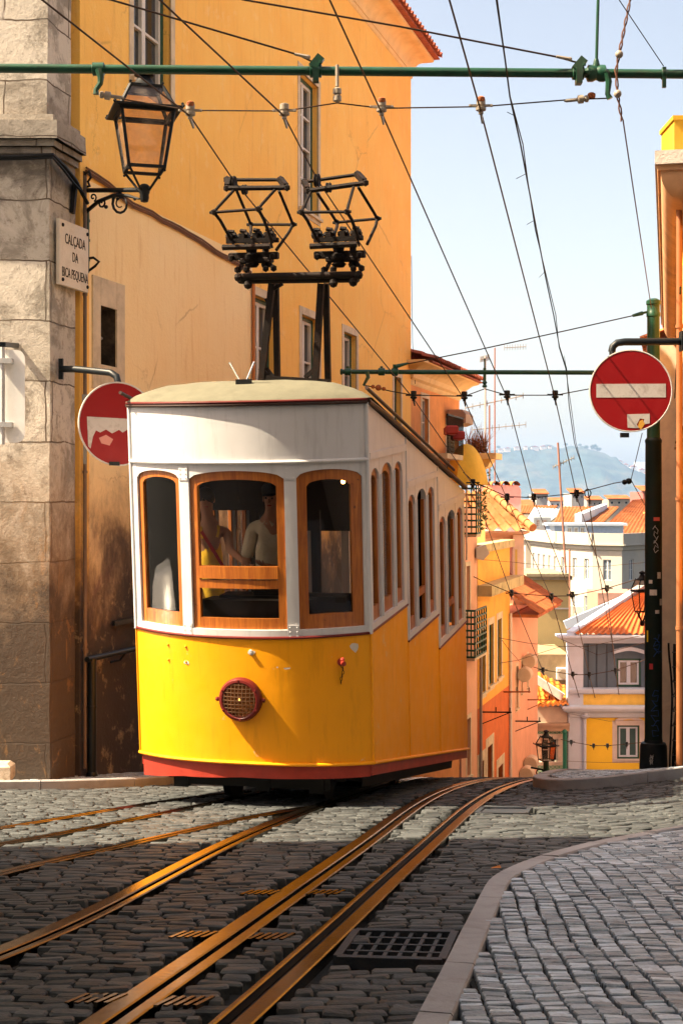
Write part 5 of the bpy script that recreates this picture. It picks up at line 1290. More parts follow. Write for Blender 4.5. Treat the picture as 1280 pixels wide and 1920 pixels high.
m.tube([bp(.62 + .14 * (1 - i / 22) ** .6 * math.cos(i * .52 + 1.6), -.155 + .125 * (1 - i / 22) ** .7 * math.sin(i * .52 + 1.6)) for i in range(20)], [.018 - .0006 * i for i in range(20)], 7)
m.tube([bp(.30 + .07 * (1 - i / 14) * math.cos(-i * .6 + 1.2), -.15 + .06 * (1 - i / 14) * math.sin(-i * .6 + 1.2)) for i in range(12)], .012, 6)
m.tube([bp(.16 + .06 * (1 - i / 14) * math.cos(i * .6 - 1.2), -.08 + .05 * (1 - i / 14) * math.sin(i * .6 - 1.2)) for i in range(12)], .010, 6)
m.tube([bp(.03, .20), bp(.09, .22), bp(.12, .15), bp(.07, .10), bp(.10, .05), bp(.03, .04)], .016, 6); m.ball(bp(.38, -.19), .025, 6)
for a in (.5, .57, .85): m.ball(bp(a, -.10), .02, 6)
m.build('scroll_bracket', M_black, L)

# railing post at the left
uR = wu(155)[0]; base = WP(uR, 0, .12); base.z = H(base.x, base.y) + .08
t = thing('handrail', 'black tubular handrail with one thick post against the stained wall', 'handrail', base)
zt = wz(155, 1234); m = MB(); m.tube([base, (base.x, base.y, zt)], .055, 12); m.lathe([(.07, 0), (.07, .04), (.058, .06)], base, (0, 0, 1), 12); m.lathe([(.062, 0), (.062, .03)], (base.x, base.y, base.z + .8), (0, 0, 1), 12); m.build('post', M_arm, t)
m = MB(); m.tube([WP(wu(146)[0], zt, .12), WP(uR + 2.6, zt - .02, .12)], .034, 10); m.tube([WP(uR + .95, zt - .02, .12), WP(uR + .9, zt - .12, .06), WP(uR + .75, zt - .13, .0)], .014, 6); m.tube([WP(uR + .1, zt - .02, .12), WP(uR + .12, zt - .14, .06), WP(uR + .12, zt - .14, 0)], .014, 6); m.build('rail', M_arm, t)
m = MB(); q = WP(wu(208)[0], wz(208, 1169), .04); m.bar(q, WP(wu(275)[0], wz(208, 1169), .04), .03, .06); recentre(m.build('wall_bar', M_arm, smooth=False, label='short dark metal bar on the stained wall above the handrail', cat='bar'))
m = MB(); q = gp(8, 1447, .1); q = Vector((PC.x - .35, PC.y - .25, H(-3.6, 15.4) + .08)); m.box(q + Vector((-.35, 0, .1)), (.7, .24, .22), ch=.04); recentre(m.build('stone_block', M_stone, label='low worn stone block at the foot of the left wall', cat='stone block'))

# green pole on the right
PY = 20.0; bx = P(1224, 0, PY).x; gz = H(bx, PY) + .1
t = thing('green_pole', 'tall dark green iron pole with stickers and graffiti on the right pavement', 'pole', (bx, PY, gz))
m = MB(); m.lathe([(.0, 0), (.19, 0), (.195, .04), (.185, .36), (.17, .40), (.13, .41), (.125, .45)], (bx, PY, gz), (0, 0, 1), 24); m.build('base', M_arm, t)
zA, zB, zC = P(0, 980, PY).z, P(0, 825, PY).z, P(0, 572, PY).z
m = MB(); m.lathe([(.122, .42), (.118, zA - gz), (.112, zB - gz - .05), (.118, zB - gz - .03), (.118, zB - gz), (.095, zB - gz + .03)], (bx, PY, gz), (0, 0, 1), 24); m.build('lower_shaft', M_dkgreen, t)
m = MB(); m.lathe([(.092, 0), (.088, zC - zB - .2), (.098, zC - zB - .19), (.098, zC - zB - .14), (.09, zC - zB - .13), (.09, zC - zB - .03), (.102, zC - zB - .02), (.10, zC - zB + .03), (.05, zC - zB + .06), (0, zC - zB + .065)], (bx, PY, zB + .03), (0, 0, 1), 24); m.build('upper_shaft', M_green, t)
M_stk = pm('sticker_paper', (.62, .60, .56), .7, stain=(.2, .15, .12), samt=.6, ss=30)
rndm = random.Random(4)
for i, (py, px, w_, h_, col) in enumerate(((973, 1227, .09, .05, (.6, .12, .1)), (1078, 1232, .06, .09, None), (1110, 1220, .10, .08, None), (1128, 1236, .05, .09, None), (1090, 1215, .05, .05, None), (1248, 1216, .05, .08, (.5, .05, .05)), (1146, 1228, .06, .05, None), (1192, 1210, .025, .16, (.75, .55, .02)))):
    a0 = math.asin(max(-.95, min(.95, (px - 1224) / F * PY / .13))); z = P(0, py, PY).z; m = MB(); rows = []
    for k_ in range(5):
        a = a0 + (k_ - 2) / 4 * w_ / .12; rows.append([(bx + .124 * math.sin(a), PY - .124 * math.cos(a), z - h_ / 2), (bx + .124 * math.sin(a), PY - .124 * math.cos(a), z + h_ / 2)])
    m.grid(rows); m.build('sticker', M_stk if col is None else pm('sticker_%d' % i, col, .6), t)
def scribble(par, cx_, z0, z1, n_, wd, mat, seed, r_=.1245):
    rg = random.Random(seed); m = MB(); pts = []
    for i in range(n_ * 6):
        f_ = i / (n_ * 6 - 1); zz = z0 + (z1 - z0) * f_ + .035 * math.sin(i * 2.1 + seed); a = wd * math.sin(i * 1.35 + seed) * (.6 + .4 * rg.random()) + cx_
        pts.append((bx + r_ * math.sin(a), PY - r_ * math.cos(a), zz))
    m.tube(pts, .0045, 4, False); m.build('graffiti', mat, par)
M_blue = pm('graffiti_blue', (.015, .06, .22), .6); M_wgr = pm('graffiti_white', (.45, .45, .45), .6)
scribble(t, .0, P(0, 1380, PY).z, P(0, 1290, PY).z, 5, .55, M_blue, 1); scribble(t, .2, P(0, 1225, PY).z, P(0, 1190, PY).z, 3, .5, M_blue, 5); scribble(t, .05, P(0, 1035, PY).z, P(0, 985, PY).z, 3, .35, M_wgr, 2)
scribble(t, -.35, P(0, 1418, PY).z, P(0, 1414, PY).z, 2, .18, M_wgr, 8, .190); scribble(t, -.35, P(0, 1426, PY).z, P(0, 1422, PY).z, 2, .16, M_wgr, 9, .190)
# cross arm carried by the pole
t = thing('cross_arm', 'long thin green cross arm reaching from the right pole toward the orange house', 'mast arm', (bx, PY, P(0, 697, PY).z))
a = P(640, 697, PY + .1); b = Vector((bx, PY, P(0, 699, PY).z)); m = MB(); m.tube([a, b], .033, 10); m.lathe([(.03, 0), (.045, .01), (.045, .03), (.03, .04), (.03, .06), (.04, .07), (.036, .09)], a - Vector((.02, 0, 0)), (1, 0, 0), 10); m.build('arm_tube', M_green, t)
for px in (652, 715, 740):
    m = MB(); q = P(px, 697, PY + .08); m.lathe([(.04, -.05), (.055, -.04), (.055, .04), (.04, .05)], q, (1, 0, 0), 10); m.ball(q + Vector((0, 0, .06)), .025, 6)
    if px < 740: m.build('arm_clamp', M_green, t)
q = P(740, 697, PY + .08); m.bar(q + Vector((0, 0, -.06)), q + Vector((0, 0, .1)), .07, .06); m.build('arm_clamp', M_green, t); m = MB(); m.tube([P(688, 697, PY + .05), P(690, 707, PY + .05), P(684, 718, PY + .05), P(681, 723, PY + .05)], [.03, .03, .022, .018], 7)
m.build('arm_hook', M_green, t); m = MB()
m.tube([P(908, 690, PY + .05), P(908, 720, PY + .05)], .022, 7); m.lathe([(.02, 0), (.04, .02), (.02, .05), (.04, .07), (.02, .1)], P(908, 727, PY + .05), (0, 0, 1), 10); m.tube([P(908, 672, PY + .05), P(908, 697, PY + .05)], .012, 6); m.build('arm_hanger', M_green, t)
# near mast pipe across the top
MY = 11.9; t = thing('mast_pipe', 'thick green pipe crossing the whole street at the top of the view', 'mast arm', P(640, 132, MY))
yy = lambda px: 128 + (px) * 11 / 1280
m = MB(); m.tube([P(-420, yy(-420), MY), P(2100, yy(2100), MY)], .038, 14); m.build('pipe', M_green, t)
for px in (185, 592, 1083, 1243):
    m = MB(); q = P(px, yy(px), MY); m.lathe([(.045, -.05), (.055, -.045), (.055, .045), (.045, .05)] if px != 1243 else [(.042, -.02), (.047, -.015), (.047, .015), (.042, .02)], q, (1, 0, 0), 14)
    if px in (592, 1083): m.bar(q + Vector((-.03, -.03, .02)), q + Vector((.045, -.03, .11)), .06, .07); m.ball(q + Vector((.04, -.05, .06)), .02, 6); m.bar(q + Vector((0, -.03, -.1)), q + Vector((0, -.03, .03)), .09, .05)
    if px == 1243: m.bar(q + Vector((0, -.02, .05)), q + Vector((0, -.02, -.12)), .03, .03)
    m.build('pipe_clamp', M_green, t)
for px0, s2 in ((185, 1), (1136, 1)):
    q = P(px0, yy(px0), MY - .05); m = MB()
    m.tube([q, q + Vector((.02, 0, -.07)), q + Vector((.015 if s2 > 0 else 0, 0, -.12)), q + Vector((-.02 + (.03 if px0 > 500 else 0), 0, -.17)), q + Vector((-.02 + (.05 if px0 > 500 else 0), 0, -.21))], [.03, .028, .024, .022, .026], 8); m.build('pipe_hook', M_green, t)
m = MB(); q = P(1117, yy(1117), MY); m.lathe([(.05, -.08), (.07, -.07), (.07, -.03), (.055, 0), (.07, .03), (.07, .07), (.05, .08)], q, (1, 0, 0), 14); m.ball(q + Vector((-.08, -.05, .0)), .035, 8)
m.build('pipe_joint', M_green, t)
m = MB(); m.tube([q + Vector((0, 0, .03)), P(1122, -60, MY)], .013, 8); m.lathe([(.03, .04), (.03, .07), (.018, .12)], q, (0, 0, 1), 10); m.build('stay_rod', M_green, t)
m = MB(); q = P(632, 133, MY - .05); m.tube([q + Vector((0, 0, .05)), q + Vector((0, 0, -.13))], .015, 8); m.lathe([(.02, -.14), (.035, -.15), (.035, -.19), (.02, -.2), (.035, -.21), (.035, -.25), (.015, -.26)], q, (0, 0, 1), 12); m.build('hanger', M_porc, t)

# ------------------------------------------------------------------ overhead lines
def wire(lab, pts, r_, name='overhead_wire', cat='overhead wire', group=None, mat=None, rs=None):
    ps = [P(*p) for p in pts]; m = MB(); m.tube(ps, r_, 6); o = m.build(name, mat or M_wire, label=lab, cat=cat, group=group); return recentre(o)
def tw(pts):   # trolley wire: real points, extended toward the viewpoint
    return [tuple(p) for p in pts]
cols = [[(357, 207), (437, 337), (775, 741), (886, 905), (958, 1112), (1017, 1256), (1070, 1391)],
        [(533, 207), (595, 337), (870, 742), (950, 932), (1033, 1118), (1073, 1264), (1112, 1398)],
        [(715, 200), None, (950, 740), (1000, 932), (1072, 1115), (1104, 1264), (1138, 1398)],
        [(901, 198), None, (1040, 740), (1080, 925), (1137, 1103), (1153, 1257), (1174, 1395)]]
tops = [(80, 0), (300, 0), (618, 0), (842, 0)]
Ys = [11.9, 13.93, 20, 30, 40, 55, 75]; ZOFF = [0, 0, 0, 0, 0, 0, 0]
labs = ['leftmost trolley wire, meeting the left current collector', 'second trolley wire from the left, meeting the right current collector', 'third trolley wire, passing right of both collectors', 'rightmost trolley wire of the four, crossing open sky']
for c_, tp, lb in zip(cols, tops, labs):
    ps = [P(tp[0] , tp[1], 9.9)]; first = P(*c_[0], 11.9); ps = [ps[0] + (ps[0] - first) * 3.2, ps[0]]
    for q, y_ in zip(c_, Ys):
        if q: ps.append(P(*q, y_) + Vector((0, 0, -.05)) * (1 if y_ != 13.93 else 0))
    m = MB(); m.tube(ps, [.0075] * (len(ps) - 4) + [.009, .012, .016, .02], 6); recentre(m.build('trolley_wire', M_wire, label=lb, cat='trolley wire'))
def span(lab, pts, Y, hang, r_=.006, hs=1.0, mat=None):
    t = thing('span_wire', lab, 'span wire', P(*pts[0], Y)); m = MB(); m.tube([P(x, y, Y) for x, y in pts], r_, 6); m.build('cable', M_wire, t)
    for px, py in hang:
        q = P(px, py, Y); m = MB(); m.lathe([(.012, -.075), (.022, -.07), (.02, -.05), (.042, -.04), (.045, -.02), (.03, -.015), (.03, .0), (.038, .005), (.038, .05), (.03, .055), (0, .058)], q, (0, 0, 1), 12)
        m.bar(q + Vector((-.085, 0, 0)), q + Vector((.085, 0, 0)), .014, .02); m.ball(q + Vector((-.09, 0, 0)), .014, 6); m.ball(q + Vector((.09, 0, 0)), .014, 6); m.bar(q + Vector((0, 0, -.07)), q + Vector((.02, .08, -.12)), .014, .03)
        for i, v in enumerate(m.v): m.v[i] = tuple(q + (Vector(v) - q) * hs)
        m.build('insulator', mat or M_porc, t)
    return t
t = span('nearest span wire, carrying four porcelain insulators just under the thick green pipe', [(183, 176), (230, 186), (357, 207), (533, 208), (632, 193), (715, 203), (901, 200), (1065, 187), (1145, 184)], 11.9, [(357, 207), (533, 207), (715, 200), (901, 198)])
for px, py in ((200, 179), (1090, 186)): m = MB(); q = P(px, py, 11.9); m.lathe([(.012, -.06), (.03, -.05), (.03, -.03), (.018, -.02), (.036, -.01), (.036, .03), (.015, .04), (.015, .13), (.006, .15)], q, (1, 0, -.15) if px < 500 else (-1, 0, -.1), 12); m.build('strain_insulator', M_porc, t)
for px, py in ((357, 200), (715, 193), (901, 191), (1108, 184)): m = MB(); m.lathe([(.030, 0), (.034, .01), (.034, .035), (.02, .045)], P(px, py, 11.89), (0, 0, 1), 10); m.build('rusty_cap', M_rust, t)
t = span('second span wire, slung under the cross arm of the right pole', [(683, 722), (730, 733), (775, 741), (870, 743), (908, 729), (950, 741), (1040, 741), (1110, 728), (1210, 712)], 20, [(775, 741), (870, 742), (950, 740), (1040, 740)], .008, 1.1, M_arm)
for px in (699, 709, 719): m = MB(); m.ball(P(px, 725 + (px - 699) * .2, 20), .045 if px == 709 else .03, 8); m.build('strain_insulator', M_rust, t)
span('third span wire, crossing before the pink chimney stack and the far roofs', [(868, 885), (886, 903), (950, 931), (1000, 933), (1080, 925), (1150, 906), (1180, 901)], 30, [(886, 905), (950, 932), (1000, 932), (1080, 925)], .011, 1.4, M_arm)
t = span('thin wire rising behind the red sign and dropping to the pole in a V', [(1203, 812), (1182, 900), (1214, 958)], 30, [], .009); m = MB(); m.ball(P(1178, 902, 30), .07, 8); m.ball(P(1170, 904, 30), .06, 8); m.build('insulator', M_arm, t)
span('fourth span wire, crossing at the height of the ochre blank wall', [(865, 1070), (905, 1090), (958, 1112), (1033, 1118), (1072, 1117), (1137, 1103), (1207, 1082)], 40, [(958, 1112), (1033, 1118), (1072, 1115), (1137, 1103)], .013, 1.6, M_arm)
span('fifth span wire, crossing before the yellow house at its upper window', [(958, 1238), (1017, 1256), (1073, 1265), (1104, 1265), (1153, 1257), (1212, 1236)], 50, [(1017, 1256), (1073, 1264), (1104, 1264), (1153, 1257)], .015, 1.6, M_arm)
span('sixth span wire, crossing before the yellow house at its lower window', [(1050, 1386), (1070, 1391), (1112, 1398), (1138, 1398), (1174, 1395), (1212, 1391)], 56, [(1070, 1391), (1112, 1398), (1138, 1398), (1174, 1395)], .013, 1.5, M_arm)
# stays
q = [(-260, -95, 9.5), (210, 0, 11), (560, 103, 11.85), (590, 118, 11.88)]
wire('steel stay from the upper left to the middle clamp of the green pipe', q, .008, 'stay_wire', 'stay wire')
wire('long steel stay running down to the right clamp of the green pipe', [(120, -66, 10.6), (460, 0, 11.2), (750, 50, 11.6), (1045, 107, 11.86), (1080, 117, 11.88)], .008, 'stay_wire', 'stay wire')
for pts in (((552, 101), (578, 107), 11.8), ((1042, 106), (1068, 111), 11.8)):
    m = MB(); m.tube([P(*pts[0], pts[2]), P(*pts[1], pts[2])], [.012, .017], 8); m.ball(P(*pts[1], pts[2]), .02, 6); recentre(m.build('turnbuckle', M_porc, label='grey turnbuckle at the %s clamp of the green pipe' % ('middle' if pts[0][0] < 700 else 'right'), cat='turnbuckle'))
wire('thin straight wire slanting down to the small clamp at the right of the pipe', [(1120, -60, 11.5), (1160, 0, 11.6), (1243, 124, 11.88)], .004, 'stay_wire', 'stay wire')
m = MB()
def twist(pts, r_, amp, turns):
    ps = []; A = [P(*p) for p in pts]
    for i in range(len(A) - 1):
        k_ = max(2, int((A[i + 1] - A[i]).length / .035))
        for j in range(k_):
            p = A[i].lerp(A[i + 1], j / k_); a = (len(ps)) * turns; ps.append(p + Vector((math.cos(a) * amp, math.sin(a) * amp, 0)))
    return ps
pl = [(1186, -30, 11.8), (1168, 60, 11.8), (1160, 100, 11.8), (1154, 132, 11.8), (1157, 178, 11.8), (1167, 236, 11.85)]
t = thing('twisted_cable', 'frayed twisted wire with round beads looped over the green pipe at its right', 'cable', P(1156, 132, 11.8))
m = MB(); m.tube(twist(pl, 0, .010, 1.1), .007, 5); m.tube(twist(pl, 0, -.010, 1.1), .007, 5); m.tube([P(1167, 225, 11.85), P(1190, 380, 14), P(1220, 578, 19.9)], .006, 5); m.build('strand', pm('brown_wire', (.12, .05, .03), .7), t)
m = MB(); 
for py in (102, 176): m = MB(); m.ball(P(1160 - (py > 120) * 3, py, 11.78), .034, 10); m.build('bead', M_porc, t)
# taped telephone cable
t = thing('tied_cable', 'thin black cable with loose plastic ties, hanging right of the trolley wires', 'cable', P(1000, 400, 13))
pts = [(925, -40, 9.5), (930, 0, 9.9), (946, 110, 10.8), (955, 180, 11.3), (975, 270, 12.2), (988, 340, 13), (1005, 430, 14.3), (1022, 520, 15.8), (1037, 590, 17), (1048, 650, 18.5), (1061, 690, 19.9), (1066, 760, 21), (1076, 830, 23), (1092, 880, 26), (1102, 925, 29), (1106, 945, 30)]
m = MB(); m.tube([P(*p) for p in pts], .007, 5); m.tube([P(p[0] + (7 if 2 < i < 13 else 2) * math.sin(i * 1.7 + 1) * .5 + 1, p[1], p[2]) for i, p in enumerate(pts)], .005, 5); m.tube([P(*p) for p in ((1102, 925, 29), (1112, 1010, 35), (1130, 1120, 42), (1150, 1220, 52))], .012, 5)
m.tube([P(1101 + 6 * math.sin(a), 925 - 8 * math.cos(a), 29) for a in [i * .7 for i in range(10)]], .012, 5)
m.build('strand', M_black, t)
for x, y, Y, dx, dy in ((945, 92, 10.7, -4, -16), (966, 218, 11.7, -16, -8), (985, 326, 12.8, -18, 9), (1001, 413, 14, -14, 8), (1020, 510, 15.7, -10, 10), (1060, 685, 19.8, -3, -18)): m = MB(); m.tube([P(x, y, Y), P(x + dx, y + dy, Y)], .003, 4); m.build('tie_end', M_black, t)
wire('steel stay rising from the cross arm clamp to the top of the right pole', [(745, 686, 20.05), (900, 655, 20), (1060, 620, 20), (1185, 592, 20), (1222, 584, 20)], .009, 'stay_wire', 'stay wire')
m = MB(); m.tube([P(1185, 592, 20), P(1204, 587, 20)], [.02, .03], 8); m.bar(P(1204, 587, 20), P(1221, 583, 20), .035, .03); m.tube([P(742, 687, 20), P(765, 681, 20)], [.03, .015], 8); m.build('stay_shackle', M_green, label='pair of green shackles ending the stay between arm clamp and pole top', cat='shackle')
for lab, pts, r_ in (('faint wire sagging across the lane at the height of the upper yellow band', [(935, 1196, 44), (990, 1206, 45), (1048, 1212, 47), (1100, 1212, 47), (1210, 1190, 47)], .010),
                     ('wire branching from the left row toward the junction in mid street', [(925, 1245, 44), (970, 1238, 45), (1010, 1225, 46), (1048, 1213, 47)], .009),
                     ('short wire climbing from the red wall to the street junction', [(940, 1200, 44), (955, 1220, 44), (973, 1240, 45)], .008),
                     ('thin wire crossing before the cream curved facade', [(865, 1046, 40), (960, 1054, 42), (1040, 1062, 44), (1130, 1062, 44), (1215, 1054, 44)], .007),
                     ('wire hanging in front of the grey upper storey', [(1050, 1198, 52), (1120, 1228, 52), (1212, 1204, 52)], .010),
                     ('double thin wire dropping beside the far end of the orange house', [(771, 480, 31), (773, 640, 32), (778, 720, 33)], .006),
                     ('low wire crossing the yellow facade below its cornice', [(1065, 1338, 57), (1140, 1352, 57), (1205, 1350, 57)], .008),
                     ('lowest wire crossing before the pilaster of the yellow house', [(1060, 1427, 57), (1130, 1430, 57), (1205, 1428, 57)], .008)):
    wire(lab, pts, r_)

# ------------------------------------------------------------------ houses down the left side of the street
def wallhouse(name, lab, pa, pb, ytop, mat, holes_px, zb=-20, depth=6, style=(2, 2), fm=None, outer=None, sur=.12, out=0, pane=None, extra=None):
    a, b = wu(pa)[0], wu(pb)[0]; zt = wz(pa, ytop); O = Vector((WO.x, WO.y, 0)) + WN * out
    t = thing(name, lab, 'house', WP(a, zt, out)); hs = []
    for (x0, x1, y0, y1) in holes_px:
        Y = wu(x0)[1]; hs.append((wu(x0)[0], wu(x1)[0], (HY - y1) / F * Y, (HY - y0) / F * Y))
    m = MB(); facade(m, O, WD, WN, a, b, zb, zt, hs, .16, depth); m.build('wall', mat, t, smooth=False)
    for h in hs: window(t, O, WD, WN, *h, rev=.13, style=style, fm=fm, outer=outer, surround=sur, pane=pane)
    return t, a, b, zt, O
M_b2 = pm('terracotta_orange_render', (.74, .30, .09), .85, var=.15, vs=1.5, bmp=.3, bsc=20, stain=(.45, .18, .06), samt=.5, ss=1.5, sz=.4)
t, a, b, zt, O = wallhouse('terracotta_house', 'small terracotta orange house with old tiled eave, next beyond the tall orange one', 771, 864, 688, M_b2, [(794, 806, 745, 835), (840, 853, 792, 905)], out=-.05)
m = MB(); zc = wz(771, 712); pr = [(0, zc - .1), (.04, zc - .05), (.05, zc), (.12, zc + .05), (.14, zc + .16), (.30, zc + .3), (.46, zc + .36), (.46, zc + .42)]
cornice(m, O, WD, WN, a, b, pr, ret=3); m.build('cornice', M_corn, t, angle=30, recalc=False)
m = MB(); ze = zc + .45; tile_roof(m, O + WD * (a - .1) + WN * .62 + Vector((0, 0, ze)), O + WD * (b + .6) + WN * .62 + Vector((0, 0, ze)), O + WD * (b - 1.5) - WN * 2.6 + Vector((0, 0, ze + 1.0)), O + WD * (a - .1) - WN * 2.6 + Vector((0, 0, ze + 1.0)), .2, .35, .07)
tile_roof(m, O + WD * (b + .66) + WN * .58 + Vector((0, 0, ze)), O + WD * (b + .66) - WN * 5 + Vector((0, 0, ze)), O + WD * (b - 1.5) - WN * 5 + Vector((0, 0, ze + 1.0)), O + WD * (b - 1.5) - WN * 2.6 + Vector((0, 0, ze + 1.0)), .2, .35, .07)
slab(m, [WP(a, ze - .02, .5), WP(b + .55, ze - .02, .5), WP(b + .55, ze - .02, -5), WP(a, ze - .02, -5)], .03)
m.build('roof', M_tiledk, t, angle=50, recalc=False)
# roller blind box
u0, u1 = wu(838)[0], wu(853)[0]; z1 = wz(838, 768); m = MB(); m.prism([WP(u0, z1, .0), WP(u0, z1, .38), WP(u0, z1 - .12, .48), WP(u0, z1 - .34, .48), WP(u0, z1 - .40, .3), WP(u0, z1 - .40, 0)], WD * (u1 - u0)); m.build('blind_box', pm('weathered_box', (.36, .25, .18), .7), t, smooth=False)
m = MB(); 
for i in range(16): z = z1 - .45 - i * .11; m.box(WP((u0 + u1) / 2, z, .0) + WN * .02, (.02, u1 - u0 - .25, .085), None)
m2 = MB(); 
for i in range(16): z = z1 - .45 - i * .11; m2.bar(WP(u0 + .12, z, .0), WP(u1 - .12, z, .0), .03, .085)
m2.build('shutter_slats', pm('cream_shutter', (.70, .58, .40), .7), t, smooth=False)
# balcony, parasol and pots
t = thing('balcony', 'dark balcony of the terracotta house, packed with red boxes', 'balcony', WP(wu(790)[0], wz(790, 830), .3))
u0, u1 = wu(783)[0], wu(815)[0]; zb = wz(783, 850) ; m = MB(); m.prism([WP(u0, zb, 0), WP(u1, zb, 0), WP(u1, zb, .7), WP(u0, zb, .7)], (0, 0, -.12)); m.build('balcony_floor', M_surr, t, smooth=False)
m = MB(); m.bar(WP(u0, zb + .9, .7), WP(u1, zb + .9, .7), .04)
for i in range(16): u = u0 + (u1 - u0) * i / 15; m.bar(WP(u, zb, .7), WP(u, zb + .9, .7), .02)
m.build('railing', M_black, t, smooth=False)
for i, (px, py) in enumerate(((786, 808), (800, 818))):
    u = wu(px)[0]; z = wz(px, py); m = MB(); m.box(WP(u, z, .75), (.28, .8, .2), None, .03); o = m.build('flower_box', pm('red_box', (.42, .05, .04), .6)); recentre(tag(o, 'red flower box on the balcony rail, %s one' % ('nearer' if i == 0 else 'farther'), 'flower box', 'red flower boxes'))
t = thing('parasol', 'yellow parasol leaning over the balcony of the terracotta house', 'parasol', WP(wu(835)[0], wz(835, 930), .6))
pc_ = WP(wu(842)[0] , wz(840, 832), .45); m = MB(); rows = []
for i in range(9):
    a_ = i / 8; r_ = [];
    for j in range(17): th = j / 16 * 2 * math.pi; rr = 1.35 * math.sin(a_ * 1.25) * (1 + .03 * math.cos(8 * th)); r_.append(pc_ + Vector((0, 0, -1.35 * (1 - math.cos(a_ * 1.35)))) + WD * rr * math.cos(th) + WN * rr * .42 * math.sin(th))
    rows.append(r_)
m.grid(rows); m.build('canopy', pm('yellow_cloth', (.80, .45, .04), .8), t, recalc=False)
m = MB(); m.tube([pc_ + Vector((0, 0, .05)), pc_ + Vector((0, 0, -3))], .025, 6); m.build('pole', M_fwht, t)
# bracket shelf with dry plant
u = wu(870)[0]; z = wz(872, 862); t = thing('stone_shelf', 'pale curved stone bracket jutting from the wall corner, holding a dry plant', 'bracket', WP(u, z, 0))
m = MB(); m.prism([WP(u - .5, z, 0), WP(u - .5, z, .95), WP(u + .5, z, .95), WP(u + .5, z, 0)], (0, 0, .16)); m.prism([WP(u - .3, z, 0), WP(u - .3, z, .8), WP(u - .3, z - .2, .7), WP(u - .3, z - .35, .35), WP(u - .3, z - .6, 0)], WD * .6); m.build('slab', M_corn, t, smooth=False)
rg = random.Random(3); m = MB(); ctr = WP(u, z + .16, .35)
for i in range(420):
    a_ = rg.uniform(0, 6.28); e_ = rg.uniform(-.5, 1.5); L_ = rg.uniform(.2, .75) * (1 if e_ > 0 else .6); d_ = Vector((math.cos(a_) * math.cos(e_), math.sin(a_) * math.cos(e_), math.sin(e_))); s0 = ctr + Vector((rg.uniform(-.25, .25), rg.uniform(-.3, .3), rg.uniform(-.05, .3)))
    q = s0 + d_ * L_; sd_ = d_.cross(Vector((0, 0, 1))).normalized() * .014; m.add([s0 - sd_, s0 + sd_, q], [(0, 1, 2)])
m.build('dry_plant', pm('dry_stems', (.28, .10, .04), .9, var=.5, vs=20), None, smooth=False, recalc=False, label='tangled brown dry plant spilling over the stone bracket', cat='plant')
# green lattice balcony
def lattice(lab, pa, pb, y0, y1, out, mat):
    u0, u1 = wu(pa)[0], wu(pb)[0]; z1, z0 = wz(pa, y0), wz(pa, y1); t = thing('balcony', lab, 'balcony', WP(u0, z0, out))
    m = MB(); m.prism([WP(u0, z0, 0), WP(u1, z0, 0), WP(u1, z0, out), WP(u0, z0, out)], (0, 0, -.1)); m.build('balcony_floor', M_surr, t, smooth=False)
    m = MB()
    nr_ = int((z1 - z0) / .17)
    for z in [z0 + (z1 - z0) * i / nr_ for i in range(nr_ + 1)]: m.bar(WP(u0, z, out), WP(u1, z, out), .04, .05); m.bar(WP(u0, z, 0), WP(u0, z, out), .04, .05)
    nv_ = int((u1 - u0) / .3)
    for i in range(nv_ + 1): u = u0 + (u1 - u0) * i / nv_; m.bar(WP(u, z0, out), WP(u, z1, out), .04)
    for i in range(4): m.bar(WP(u0, z0, out * i / 3), WP(u0, z1, out * i / 3), .03)
    m.build('lattice', mat, t, smooth=False)
M_lat = pm('lattice_green', (.008, .075, .05), .5)
lattice('upper balcony screened by tall dark green lattice, with leaves at its side', 865, 873, 880, 1000, .4, M_lat)
rg = random.Random(9); m = MB(); ctr = WP(wu(875)[0], wz(871, 925), .45)
for i in range(200):
    p = ctr + Vector((rg.gauss(0, .07), rg.gauss(0, .2), rg.uniform(-1.0, .7))); d_ = Vector((rg.gauss(0, 1), rg.gauss(0, 1), rg.gauss(0, 1))).normalized() * .05; e_ = Vector((rg.gauss(0, 1), rg.gauss(0, 1), rg.gauss(0, 1))).normalized() * .035; m.add([p - d_, p + e_, p + d_, p - e_], [(0, 1, 2, 3)])
recentre(m.build('climbing_plant', pm('ivy_leaf', (.06, .12, .02), .7, var=.5, vs=20), smooth=False, recalc=False, label='thin green climber hanging at the side of the dark green lattice balcony', cat='plant'))
M_pk = pm('pink_render', (.78, .42, .32), .85, var=.1, vs=1.2, stain=(.5, .28, .2), samt=.5, ss=1.5, sz=.4)
M_pk2 = pm('salmon_render', (.72, .38, .24), .85, var=.1, vs=1.2, stain=(.55, .3, .18), samt=.5, ss=1.5, sz=.4)
t, a, b, zt, O = wallhouse('pink_house', 'narrow pale pink house with louvred cream shutter, between terracotta and orange houses', 864.5, 894, 955, M_pk2, [(873, 880, 1062, 1150), (874, 881, 1350, 1460)], out=.0, pane=pm('cream_louvre', (.7, .6, .42), .8))
lattice('lower balcony of dark green bars on the pink house beside the tram', 869, 891, 1145, 1232, .30, M_lat)
M_b3 = pm('orange_yellow_render', (.86, .40, .06), .85, var=.15, vs=1.2, stain=(.42, .28, .08), samt=.55, ss=1.2, sz=.25, bmp=.3, bsc=15)
M_b3b = pm('brick_red_render', (.62, .15, .035), .85, var=.15, vs=1.2, stain=(.32, .08, .03), samt=.5, ss=1.5, sz=.4)
t, a, b, zt, O = wallhouse('orange_shuttered_house', 'orange house with three tall green shuttered windows, brick red below', 895, 955, 1030, M_b3, [(901, 909, 1183, 1302), (916, 924, 1172, 1287), (932, 939, 1162, 1272)], style=(2, 4), fm=M_fgrn, outer=M_fgrn, sur=.2, pane=M_fgrn, zb=wz(895, 1330), out=.0)
